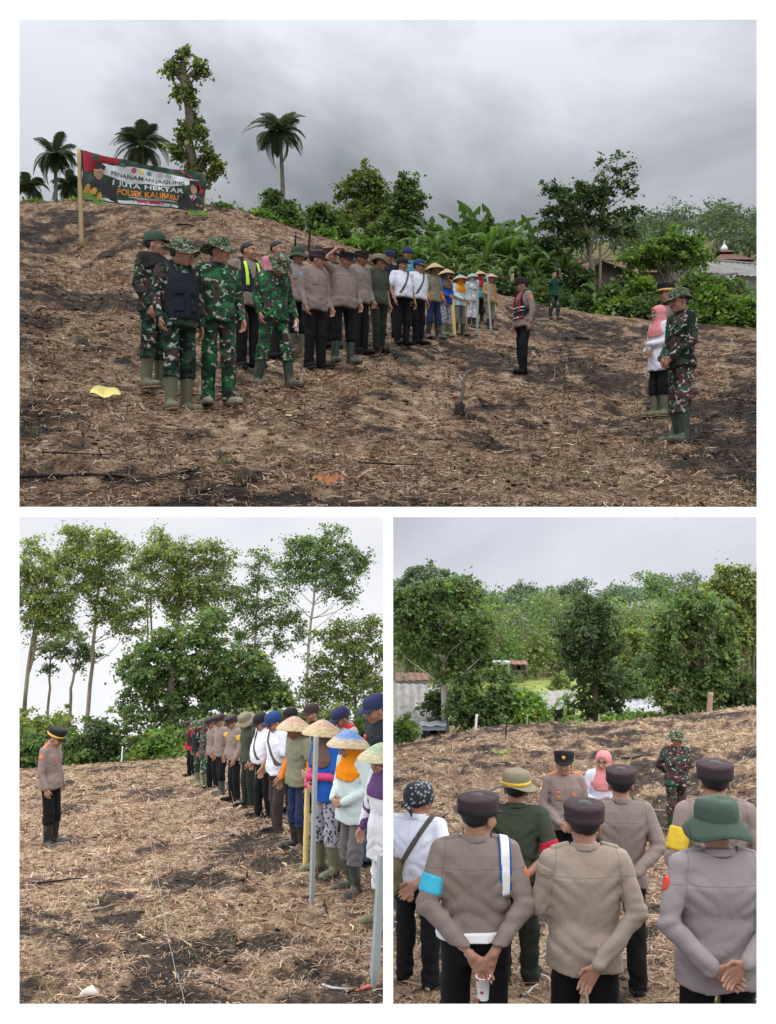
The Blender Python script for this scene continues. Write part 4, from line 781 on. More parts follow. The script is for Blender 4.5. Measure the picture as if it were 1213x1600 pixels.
# two generic portraits: a man in dark uniform with a peaked cap, a man in dark suit with a red tie
p1 = bpart('portrait_uniform', [poly([(0.045, .95), (0.05, .68), (0.085, .58), (0.12, .55), (0.2, .57), (0.25, .68), (0.28, .97)], 0.014)], vin('dark_uniform', (0.02, 0.02, 0.025)), fab)
bpart('portrait_face', [ell(0.122, 0.42, 0.035, 0.125, 0.018)], vin('face', (0.42, 0.22, 0.15)), p1)
bpart('portrait_cap', [poly([(0.075, .24), (0.122, .17), (0.168, .25), (0.16, .34), (0.122, .37), (0.084, .34)], 0.022)], vin('dark_uniform', (0.02, 0.02, 0.025)), p1)
bpart('portrait_cap_band', [sheet(0.085, 0.16, 0.335, 0.37, 0.026, 4, 1)], vin('gold', (0.5, 0.36, 0.08)), p1)
bpart('portrait_medal', [sheet(0.165, 0.215, 0.66, 0.74, 0.018, 3, 1)], vin('medal', (0.5, 0.48, 0.5)), p1)
p2 = bpart('portrait_suit', [poly([(0.75, .98), (0.77, .76), (0.82, .66), (0.86, .62), (0.91, .64), (0.96, .72), (0.985, .98)], 0.014)], vin('suit', (0.018, 0.016, 0.02)), fab)
bpart('portrait_face', [ell(0.885, 0.46, 0.034, 0.125, 0.018)], vin('face', (0.42, 0.22, 0.15)), p2)
bpart('portrait_hat', [poly([(0.845, .36), (0.852, .24), (0.92, .24), (0.928, .38), (0.885, .345)], 0.022)], vin('suit', (0.018, 0.016, 0.02)), p2)
bpart('portrait_shirt', [poly([(0.845, .63), (0.885, .60), (0.92, .63), (0.872, .86)], 0.018)], vin('white', (0.62, 0.65, 0.68)), p2)
bpart('portrait_tie', [poly([(0.875, .62), (0.892, .63), (0.872, .86), (0.858, .80)], 0.022)], vin('red', (0.42, 0.02, 0.045)), p2)
for (u, v, r) in ((0.035, .80, .2), (0.075, .84, .7), (0.12, .92, .6), (0.87, .96, -.5), (0.92, .93, -.7), (0.965, .96, -.4)):
    c_ = bpart('corn_cob', [ell(u, v, 0.022, 0.13, 0.028, rot=r)], vin('corn', (0.62, 0.34, 0.06)), fab)
    bpart('corn_husk', [poly([(u - .03, v + .14), (u - .035, v + .02), (u - .012, v + .06), (u + .012, v + .0), (u + .02, v + .08), (u + .04, v + .03), (u + .032, v + .15)], 0.032)], vin('husk', (0.16, 0.34, 0.06)), c_)
def pole(name, label, a, b_, r, m, par=None, knots=0):
    a = np.array(a); b_ = np.array(b_); n = 14; q = np.linspace(0, 1, n)[:, None]; p = (b_ - a) * q
    rad = r * (1 + 0.12 * (np.arange(n) % 4 == 0)); V, Fc = tube(p, rad, 8); o = obj(name, V, Fc, m, par); o.location = a
    if label: tag(o, label, 'pole')
    return o
M_BAM = plain('bamboo', (0.42, 0.30, 0.15), 0.6, 0.25, 6); M_BAMY = plain('bamboo_yellow', (0.68, 0.52, 0.20), 0.5, 0.12, 8); M_POST = plain('grey_weathered_post', (0.30, 0.34, 0.34), 0.7, 0.2, 12)
def gp(tr, c, d):
    x = (c - CX) * d / F; return np.array([x, d, float(tr.top(x, d))])
b0 = gp(TR1, 128, 26.95); tp = bmap(np.array(0.0), np.array(-0.02), np.array(-0.06)); pole('banner_pole', 'bamboo pole holding the left end of the banner', b0, tp, 0.055, M_BAM)
tp = bmap(np.array(1.0), np.array(-0.03), np.array(-0.06)); b0 = tp.copy(); b0[2] = float(TR1.top(tp[0], tp[1])); pole('banner_pole', 'pole holding the right end of the banner before the tree trunk', b0, tp, 0.05, M_BAM)
# ---------------------------------------------------------------- houses
def tin(name, col, sc=1.0):
    k = ('tin', name)
    if k in MC: return MC[k]
    b = NB('roof_' + name); v = b.coord(); n_ = b.noise(v, 1.2 * sc, 6, 0.7); n2 = b.noise(b.coord('Object', (1, 0.15, 1)), 6, 4)
    c = b.ramp(b.math('ADD', b.math('MULTIPLY', n_, .6), b.math('MULTIPLY', n2, .4)), [(0.3, tuple(x * 0.5 for x in col)), (0.5, col), (0.7, tuple(min(1, x * 1.35) for x in col))])
    b.bsdf(c, 0.85, b.bump(n2, 0.3, 0.01), 0.2); MC[k] = b.m; return b.m
def corr(a, b_, c, d_, n, amp, m, name, parent, th=0.02):
    """corrugated sheet: edge a->b along the ridge, d->c along the eave"""
    a, b_, c, d_ = (np.array(q, float) for q in (a, b_, c, d_)); nn = np.cross(b_ - a, d_ - a); nn /= np.linalg.norm(nn); nn = nn if nn[2] > 0 else -nn
    t = np.linspace(0, 1, n * 4 + 1)[:, None]; w = np.sin(np.linspace(0, n * 2 * math.pi, n * 4 + 1))[:, None] * amp
    R = [a + (b_ - a) * t + nn * w, (a + (b_ - a) * t + d_ + (c - d_) * t) / 2 + nn * w, d_ + (c - d_) * t + nn * w]; m_ = n * 4 + 1
    V = np.concatenate(R + [r - nn * th for r in R]); Fc = []
    for s_ in (0, 3 * m_):
        for r in range(2):
            for i in range(m_ - 1): Fc.append((s_ + r * m_ + i, s_ + r * m_ + i + 1, s_ + (r + 1) * m_ + i + 1, s_ + (r + 1) * m_ + i))
    for i in range(m_ - 1): Fc.append((2 * m_ + i, 2 * m_ + i + 1, 5 * m_ + i + 1, 5 * m_ + i))
    return obj(name, V, Fc, m, parent, smooth=False)
def house(label, c, r_base, d, w, dep, hw, hr, rot, roof_m, wall_m, tr=None, eave=0.35, gable='x', ztop=None, nwin=2, name='house', cat='house'):
    base = P(c, r_base, d)
    if tr is not None: base[2] = float(tr.top(base[0], d)) - 0.1
    t = thing(name, base, label, cat); t.rotation_euler = (0, 0, rot)
    # walls with gable ends (ridge runs along local y)
    x, y = w / 2, dep / 2
    V = [(-x, -y, 0), (x, -y, 0), (x, -y, hw), (0, -y, hw + hr), (-x, -y, hw), (-x, y, 0), (x, y, 0), (x, y, hw), (0, y, hw + hr), (-x, y, hw)]
    obj('wall', V, [(0, 1, 2, 3, 4), (9, 8, 7, 6, 5), (0, 4, 9, 5), (1, 6, 7, 2)], wall_m, t, smooth=False)
    e_ = eave; s_ = hr / x; zr = hw + hr + 0.06; ze = hw - e_ * s_ + 0.06
    for sx in (-1, 1):
        corr((0, -y - e_, zr), (0, y + e_, zr), (sx * (x + e_), y + e_, ze), (sx * (x + e_), -y - e_, ze), int(dep * 3), 0.025, roof_m, 'roof', t)
    V_, F_ = tube([(0, -y - e_, zr + .03), (0, y + e_, zr + .03)], 0.07, 6); obj('ridge_cap', V_, F_, roof_m, t)
    for k in range(nwin):
        wx = (k + 0.5) / nwin * w * 0.8 - w * 0.4
        V_, F_ = box((wx - .4, -y - .04, hw * .35), (wx + .4, -y - .005, hw * .8)); q = obj('window', V_, F_, plain('window_frame', (0.25, 0.2, 0.15)), t, smooth=False)
        V_, F_ = box((wx - .33, -y - .05, hw * .4), (wx + .33, -y - .042, hw * .75)); obj('pane', V_, F_, plain('window_dark', (0.02, 0.022, 0.025), 0.15, 0.1, 3, 0.5), q, smooth=False)
        V_, F_ = box((-x - .04, -y * .5 + k * y - .4, hw * .35), (-x - .005, -y * .5 + k * y + .4, hw * .8)); obj('window', V_, F_, plain('window_dark', (0.02, 0.022, 0.025), 0.15, 0.1, 3, 0.5), t, smooth=False)
    return t
R_GREY = tin('asbestos_grey', (0.25, 0.24, 0.225)); R_BROWN = tin('clay_brown', (0.17, 0.095, 0.07)); R_PALE = tin('pale_tin', (0.36, 0.37, 0.39)); R_RUST = tin('rusty_tin', (0.20, 0.10, 0.075))
W_PLAS = plain('plaster_grey', (0.36, 0.35, 0.32), 0.9, 0.25, 1.5); W_BLUE = plain('plaster_blue_grey', (0.42, 0.47, 0.55), 0.9, 0.2, 1.2); W_WHITE = plain('plaster_white', (0.72, 0.73, 0.74), 0.9, 0.15, 1.5); W_BOARD = plain('dark_boards', (0.10, 0.085, 0.07), 0.9, 0.3, 3)
house('grey gabled house with corrugated roof behind the banana plants', 968, 492, 57, 3.2, 6, 1.15, 0.75, -0.45, R_GREY, W_BOARD, TR1)
house('low grey roofed shed left of the gabled house', 903, 470, 60, 2.4, 4, 1.2, 0.5, -0.9, R_GREY, W_BOARD, TR1, nwin=1)
house('long grey roofed house at the right edge behind the hedge', 1150, 480, 58, 3.6, 7.0, 1.6, 1.0, -1.25, R_GREY, W_PLAS, TR1)
house('low house with pale lean roof just right of the black capped officer', 1080, 480, 54, 2.0, 4, 1.2, 0.55, 0.9, R_GREY, W_BOARD, TR1, nwin=1)
house('long brown tiled house roof behind the gabled house', 985, 455, 78, 3, 9, 2.1, 0.9, -1.45, R_BROWN, W_BOARD, TR1)
def mosque():
    d = 95; base = gp(TR1, 1132, d); t = thing('prayer_hall', base, 'brown hipped roof of a prayer hall with small white dome finial', 'mosque')
    zt = (CY - 402) * d / F - base[2]; ze = (CY - 418) * d / F - base[2]; k = d / F
    V, Fc = box((-26 * k, -2.2, 0), (26 * k, 2.2, ze)); obj('wall', V, Fc, W_WHITE, t, smooth=False)
    V = [(-32 * k, -3, ze + .02), (32 * k, -3, ze + .02), (32 * k, 3, ze + .02), (-32 * k, 3, ze + .02), (-12 * k, -1.1, zt), (12 * k, -1.1, zt), (12 * k, 1.1, zt), (-12 * k, 1.1, zt)]
    obj('roof', V, [(0, 1, 5, 4), (1, 2, 6, 5), (2, 3, 7, 6), (3, 0, 4, 7), (4, 5, 6, 7)], R_BROWN, t, smooth=False)
    V = np.array([(-12 * k, -1.0, zt + .25), (12 * k, -1.0, zt + .25), (12 * k, 1.0, zt + .25), (-12 * k, 1.0, zt + .25), (0, 0, zt + .75)]); obj('upper_roof', V, [(0, 1, 4), (1, 2, 4), (2, 3, 4), (3, 0, 4)], R_BROWN, t, smooth=False)
    V, Fc = tube([(0, 0, zt + z) for z in (.5, .62, .78, .95, 1.1, 1.2, 1.5)], [.22, .3, .3, .22, .1, .03, .015], 10); obj('dome', V, Fc, plain('white_metal', (0.8, 0.82, 0.84), 0.4), t)
mosque()
# lower right: roofs left, shack on the meadow, white walls
def flat_roof(label, pts, d0, d1, hgt, roof_m, wall_m, name='house', cat='house'):
    """pts: eave-left, eave-right (px at d0), ridge-right, ridge-left (px at d1)"""
    a, b_, c, d_ = P(*pts[0], d0), P(*pts[1], d0), P(*pts[2], d1), P(*pts[3], d1); base = a * 0.5 + b_ * 0.5; base[2] = min(a[2], b_[2]) - hgt
    t = thing(name, base, label, cat)
    o = corr(d_ - base, c - base, b_ - base, a - base, int(np.linalg.norm(b_ - a) * 3), 0.025, roof_m, 'roof', t)
    e1, e2 = a - base, b_ - base; i1 = e1 + (e2 - e1) * .04 + np.array([0, .25, 0]); i2 = e2 + (e1 - e2) * .04 + np.array([0, .25, 0]); q1 = d_ - base + np.array([0, -.2, 0]); q2 = c - base + np.array([0, -.2, 0])
    V = []
    for p in (i1, i2, q2, q1): V += [(p[0], p[1], 0), (p[0], p[1], p[2] - .08)]
    obj('wall', V, [(0, 2, 3, 1), (2, 4, 5, 3), (4, 6, 7, 5), (6, 0, 1, 7)], wall_m, t, smooth=False)
    for k in (0.3, 0.7):
        w = i1 + (i2 - i1) * k; V, Fc = box((w[0] - .3, w[1] - .06, hgt * .3), (w[0] + .3, w[1] - .004, hgt * .75)); obj('window', V, Fc, plain('window_dark', (0.02, 0.022, 0.025), 0.15, 0.1, 3, 0.5), t, smooth=False)
    return t
flat_roof('house with broad grey corrugated roof at the left edge of the lower right view', [(617, 1122), (700, 1116), (692, 1070), (617, 1068)], 46, 52, 1.2, R_GREY, W_PLAS)
flat_roof('low weathered roof in front of the broad grey roof', [(617, 1152), (700, 1128), (675, 1100), (617, 1118)], 43.5, 46, 0.9, R_GREY, W_PLAS)
flat_roof('blue grey walled shed beside the pale tree trunk at the field edge', [(658, 1134), (698, 1133), (698, 1126), (656, 1128)], 41.5, 43, 0.9, R_PALE, W_BLUE, 'shed', 'shed')
flat_roof('house with reddish brown tiled roof at the left behind the grey roofs', [(617, 1064), (672, 1062), (668, 1052), (617, 1050)], 54, 58, 0.8, R_BROWN, W_PLAS)
flat_roof('small shack with rusty tin roof on the pale meadow', [(799, 1038), (824, 1038), (824, 1032), (799, 1032)], 74, 76, 0.55, R_RUST, W_BOARD, 'shack', 'shed')
flat_roof('low white walled hut joined to the rusty shack', [(768, 1035), (798, 1035), (798, 1032), (768, 1032)], 74.2, 76, 0.7, R_PALE, W_WHITE, 'hut', 'shed')
flat_roof('house with pale grey roof glimpsed right of the big round bushes', [(848, 1108), (902, 1108), (898, 1078), (840, 1080)], 50, 54, 1.0, R_GREY, W_BOARD)
flat_roof('white walled house glimpsed below the dark centre tree', [(950, 1112), (1032, 1112), (1030, 1088), (952, 1088)], 49, 52, 1.2, R_PALE, W_WHITE)
# pale meadow in the valley
U, V_ = np.meshgrid(np.linspace(610, 1010, 60), np.linspace(60, 82, 40), indexing='ij'); X = (U - CX) * V_ / F; Zm = TR3.top(X, V_) + 0.25
i = np.arange(2400).reshape(60, 40); b = NB('meadow_grass'); g_ = b.n('ShaderNodeNewGeometry').outputs['Position']; nn = b.noise(g_, 0.9, 6, 0.7)
b.bsdf(b.ramp(nn, [(0.3, (0.10, 0.13, 0.035)), (0.5, (0.22, 0.26, 0.075)), (0.7, (0.34, 0.36, 0.13))]), 0.95, b.bump(b.noise(g_, 6, 4), .5, .1), 0.1)
tag(obj('meadow', np.stack([X, V_, Zm], -1).reshape(-1, 3), np.stack([i[:-1, :-1], i[1:, :-1], i[1:, 1:], i[:-1, 1:]], -1).reshape(-1, 4), b.m), kind='structure')
# ---------------------------------------------------------------- props on the fields
def prop(name, label, cat, V, Fc, m, loc, group=None, **k): o = obj(name, V, Fc, m, **k); o.location = loc; return tag(o, label, cat, group)
CHAR = plain('charred_wood', (0.022, 0.018, 0.016), 0.9, 0.4, 10); DRYW = plain('dry_wood', (0.30, 0.22, 0.15), 0.9, 0.3, 8); GREYW = plain('grey_dry_wood', (0.36, 0.33, 0.30), 0.9, 0.3, 8)
gq = np.random.default_rng(4)
# charred stump with one bare stem
p = gp(TR1, 718, 13.2); t = thing('charred_stump', p, 'charred stump with a thin lichened stem in the middle of the upper field', 'stump')
V, Fc = tube([(0, 0, -.08), (0, 0, .02), (.005, 0, .08), (.01, 0, .13), (.015, 0, .16)], [.085, .06, .055, .045, .02], 11); obj('stump', V + gq.normal(0, .011, V.shape), Fc, CHAR, t)
V, Fc = tube([(.01, 0, .05), (.02, .01, .2), (.045, .02, .3), (.05, .02, .42), (.10, 0, .56)], [.026, .02, .022, .015, .007], 7); s_ = obj('stem', V, Fc, plain('lichened_stem', (0.13, 0.125, 0.11), .9, .4, 20), t)
V, Fc = tube([(.05, .02, .4), (.0, .03, .5)], [.02, .008], 5); obj('twig', V, Fc, GREYW, s_)
def flat_leaf(L, w, curl, n=9, wav=0.0):
    V = []; Fc = []
    for i in range(n):
        t_ = i / (n - 1); ww = w * math.sin(math.pi * (0.06 + 0.9 * t_)) ** 0.7
        for j, s_ in enumerate((-1, -.5, 0, .5, 1)): V.append((t_ * L - L / 2, s_ * ww, 0.02 + curl * s_ * s_ * ww + 0.02 * math.sin(t_ * 9) + wav * math.sin(t_ * 26 + s_)))
    for i in range(n - 1):
        for j in range(4): a = i * 5 + j; Fc.append((a, a + 1, a + 6, a + 5))
    return np.array(V), Fc
V, Fc = flat_leaf(0.30, 0.085, 0.35); o = prop('fallen_leaf', 'big yellow fallen leaf left of the soldiers in the upper field', 'leaf', V, Fc, plain('yellow_leaf', (0.74, 0.64, 0.22), 0.6, 0.2, 20), gp(TR1, 165, 10.9) + np.array([0, 0, .05])); o.rotation_euler = (0.75, 0.08, 0.1)
V, Fc = flat_leaf(0.20, 0.05, 0.5, 15, 0.015); o = prop('dried_leaf', 'curled orange brown dried leaf on charred soil at the bottom of the upper view', 'leaf', V, Fc, plain('orange_leaf', (0.36, 0.15, 0.07), 0.7, 0.3, 20), gp(TR1, 513, 6.95) + np.array([0, 0, .03])); o.rotation_euler = (.6, 0, 0.05)
def stick(label, tr, c, d, L, r, rot, m, bend=0.1, grp='sticks lying on the fields', lift=0.03):
    x = (c - CX) * d / F; q = np.linspace(-.5, .5, 8); dx = math.cos(rot); dy = math.sin(rot)
    pts = np.stack([q * L * dx - dy * bend * np.sin(q * 4) * L, q * L * dy + dx * bend * np.sin(q * 4) * L], 1)
    zz_ = tr.top(x + pts[:, 0], d + pts[:, 1]); z0 = zz_.mean(); zz_ = zz_.mean() * .6 + zz_ * .4
    V, Fc = tube(np.column_stack([pts, zz_ - z0 + lift]), np.linspace(r, r * .5, 8), 6); o = obj('stick', V, Fc, m); o.location = (x, d, z0); tag(o, label, 'stick', grp); return o
for (lb, tr, c, d, L, r, rot, m) in [('long charred branch at the bottom left corner of the upper view', TR1, 90, 6.4, 0.75, .016, .15, CHAR), ('charred branch above the bottom left corner branch', TR1, 120, 7.0, 0.42, .008, .25, CHAR), ('dark bent branch on the slope right of the banner', TR1, 300, 29, 1.2, .03, .9, CHAR),
        ('charred log on the slope above the policemen', TR1, 515, 29, 1.3, .09, .1, CHAR), ('pale split stick at the bottom centre of the upper view', TR1, 640, 7.0, 0.14, .008, .9, DRYW), ('white ash coloured chip before the soldier in dark vest', TR1, 283, 9.6, 0.1, .009, -.5, GREYW),
        ('slanting charred branch at the right bottom of the upper view', TR1, 920, 8.6, .7, .010, 1.1, CHAR), ('grey stick right of centre in the upper field', TR1, 930, 10, .3, .01, .5, GREYW), ('charred branch left of the stump', TR1, 610, 8.6, .5, .011, -.3, CHAR), ('dark log end on the far slope beside the green photographer', TR1, 910, 33, .5, .08, .3, CHAR),
        ('pale stick lying in the lower left field below the officer', TR2, 160, 9.5, .34, .010, .8, DRYW), ('short pale stick near the left edge of the lower left field', TR2, 112, 8.4, .16, .012, 1.4, DRYW), ('dark twig at the bottom centre of the lower left view', TR2, 330, 6.8, .4, .010, 2.2, CHAR), ('brown twig right of the bottom centre twig', TR2, 375, 6.75, .3, .010, .9, DRYW),
        ('grey stick lying left of the foot of the grey post', TR2, 455, 10.6, .22, .009, .7, GREYW), ('pale twig right of the string', TR2, 290, 8.2, .25, .01, 1.9, DRYW), ('orange brown branch between the standing poles and the boots', TR2, 515, 10.1, .35, .014, .1, DRYW), ('pale log lying across the far part of the lower left field', TR2, 265, 21, .7, .03, .1, DRYW),
        ('pale branch far down the lower left field', TR2, 185, 30, 1.6, .035, 1.7, GREYW), ('dark branch crossing the lower left field middle', TR2, 90, 11, .5, .013, .2, CHAR), ('straw coloured stick at the bottom left of the lower right view', TR3, 630, 8.0, .5, .011, 2.2, DRYW), ('grey splinter between the men in the lower right view', TR3, 830, 8.0, .25, .012, .8, GREYW),
        ('reddish stick at the lower edge between the men', TR3, 838, 7.8, .3, .012, 1.8, DRYW), ('dark stick on the slope left of the headscarfed man', TR3, 760, 16, .5, .02, .2, CHAR), ('dark stick on the open slope of the lower right field', TR3, 1000, 24, .9, .03, .1, CHAR)]:
    stick(lb, tr, c, d, L, r, rot, m)
V, Fc = tube([(-.055, 0, .0), (-.04, .0, .02), (0.0, .01, .03), (.04, 0, .02), (.055, 0, 0)], [.010, .024, .030, .02, .008], 7); V += gq.normal(0, .005, V.shape)
prop('stone', 'white stone at the bottom edge of the lower left view', 'stone', V, Fc, plain('pale_stone', (0.66, 0.58, 0.50), 0.8, 0.1, 20), gp(TR2, 140, 6.42))
# planting string on the lower left field
cs = [(212, 28), (225, 22), (232, 17), (240, 13), (252, 10), (262, 8.2), (275, 7), (286, 6.4), (295, 5.8)]; qq = np.linspace(0, 8, 90); cc = np.interp(qq, range(9), [a for a, _ in cs]); dd = np.exp(np.interp(qq, range(9), [math.log(q) for _, q in cs])); xx = (cc - CX) * dd / F
pts = np.column_stack([xx, dd, TR2.z(xx, dd) + 0.05 + 0.3 * TR2.bumps(xx, dd)]); V, Fc = tube(pts - pts[0], 0.0011 + 0.00013 * dd, 5)
prop('planting_string', 'thin pale string stretched down the lower left field', 'string', V, Fc, plain('string_grey', (0.27, 0.25, 0.23), 0.8, 0.3, 30), pts[0])
# poles held or planted by the farmers
pole('bamboo_pole', 'yellow bamboo pole standing before the blue dressed woman in the lower left view', gp(TR2, 477, 11.3), P(481, 1206, 11.25), 0.026, M_BAMY)
def plank(name, label, a, b_, w, th, m):
    a = np.array(a); b_ = np.array(b_); L = np.linalg.norm(b_ - a); V, Fc = box((-w, -th, 0), (w, th, L)); V[:4] *= np.array([.35, .6, 1]); V[4:, :2] *= .9; V = np.concatenate([V[:4], V[:4] * np.array([2.8, 1.6, 1]) + np.array([0, 0, .09]), V[4:]])
    Fc = [(3, 2, 1, 0), (8, 9, 10, 11)] + [(i + k, (i + 1) % 4 + k, (i + 1) % 4 + k + 4, i + k + 4) for k in (0, 4) for i in range(4)]
    o = obj(name, V, Fc, m, smooth=False); o.location = a; o.rotation_euler = Vector(b_ - a).to_track_quat('Z', 'Y').to_euler(); tag(o, label, 'post'); return o
plank('planting_stick', 'grey flat planting stick standing before the khaki shirted farmer and the women', gp(TR2, 487, 9.75), P(494, 1150, 9.7), 0.019, 0.016, M_POST)
plank('planting_stick', 'grey planting stick leaning at the right edge of the lower left view', gp(TR2, 584, 7.0), P(597, 1335, 6.9), 0.024, 0.02, M_POST)
pole('bamboo_pole', 'yellow bamboo pole among the conical hat women in the upper view', gp(TR1, 711, 26.3), P(706, 451, 26.2), 0.04, M_BAMY)
pole('planting_pole', 'thin grey pole held beside the teal hat woman in the upper view', gp(TR1, 746, 29.4), P(747, 438, 29.3), 0.03, M_POST)
pole('planting_pole', 'thin grey pole held by the last farmer in tan clothes', gp(TR1, 768, 30.6), P(761, 428, 30.6), 0.03, M_POST)
# sickle lying at lower right of the lower left view
p = gp(TR2, 540, 7.15); t = thing('sickle', p + np.array([0, 0, .035]), 'sickle with curved grey blade and red handle lying on the straw', 'sickle')
V = []; n_ = 10
for i in range(n_):
    a = math.radians(200 + 95 * i / (n_ - 1)); w = 0.018 * math.sin(math.pi * (0.15 + .85 * i / (n_ - 1))) + .003
    for rr in (0.16 - w, 0.16 + w): V += [(math.cos(a) * rr - 0.0, math.sin(a) * rr * .7 + 0.06, .0), (math.cos(a) * rr, math.sin(a) * rr * .7 + .06, .004)]
Fc = []
for i in range(n_ - 1): a = i * 4; Fc += [(a, a + 2, a + 6, a + 4), (a + 1, a + 5, a + 7, a + 3), (a, a + 4, a + 5, a + 1), (a + 2, a + 3, a + 7, a + 6)]
obj('blade', V, Fc, plain('blade_steel', (0.36, 0.36, 0.37), 0.45, 0.2, 20), t); V, Fc = tube([(.07, -.09, 0), (.14, -.05, .01), (.2, -.03, .012)], [.008, .016, .014], 8); obj('handle', V, Fc, plain('red_handle', (0.52, 0.13, 0.08), 0.5), t)
# markers at the far field edges
for (lb, tr, c, d, h, r, m) in [('white leaning marker stick at the far edge of the lower left field', TR2, 190, 45, .62, .03, plain('white_paint', (0.75, .75, .75), .6)), ('white marker post before the bushes in the lower right view', TR3, 743, 38, .6, .04, plain('white_paint', (0.75, .75, .75), .6)),
        ('thin stake before the big round bush in the lower right view', TR3, 823, 38.5, .4, .02, GREYW), ('brown stump like stake right of the slanting trunk', TR3, 1108, 36.5, .75, .09, DRYW), ('thin stake at the field edge right of the centre tree', TR3, 935, 39, .4, .02, GREYW), ('short dark stake on the slope below the big round bush', TR3, 790, 29, .45, .02, CHAR),
        ('short dead stem on the slope right of the banner', TR1, 482, 29.5, .5, .03, CHAR), ('dead stem on the slope above the green bucket hat', TR1, 460, 28, .5, .025, CHAR), ('bare stake on the open field at the right of the upper view', TR1, 1142, 25, .45, .02, GREYW)]:
    p = gp(tr, c, d); pole('stake', lb, p - np.array([0, 0, .03]), p + np.array([.08 * h, 0, h]), r, m)
def sprout(label, tr, c, d, h):
    p = gp(tr, c, d); t = thing('corn_sprout', p, label, 'seedling', 'green seedlings on the slope'); V, Fc = tube([(0, 0, 0), (0, 0, h * .5)], [.02 * h, .012 * h], 5); obj('stem', V, Fc, LEAF['lime'], t, col=np.ones((len(V), 3)))
    V, Fc = flat_leaf(h, h * .12, 0.3); V[:, 0] += h / 2; V[:, 2] += V[:, 0] * .7 - V[:, 0] ** 2 / h * .5; me = mesh('leaf', V, Fc, LEAF['lime'], col=np.ones((len(V), 3)) * 1.3)
    for k in range(6): o = link('leaf', me, t); o.location = (0, 0, h * .35); o.rotation_euler = (0, gq.uniform(-.5, .2), k * 1.05 + gq.uniform(-.2, .2))
sprout('bright green seedling on the slope above the khaki hat man', TR3, 784, 24, .32); sprout('small green seedling on the far slope above the pink headscarf', TR3, 900, 31, .25); sprout('seedling at the right edge of the lower right field', TR3, 1165, 15, .25)
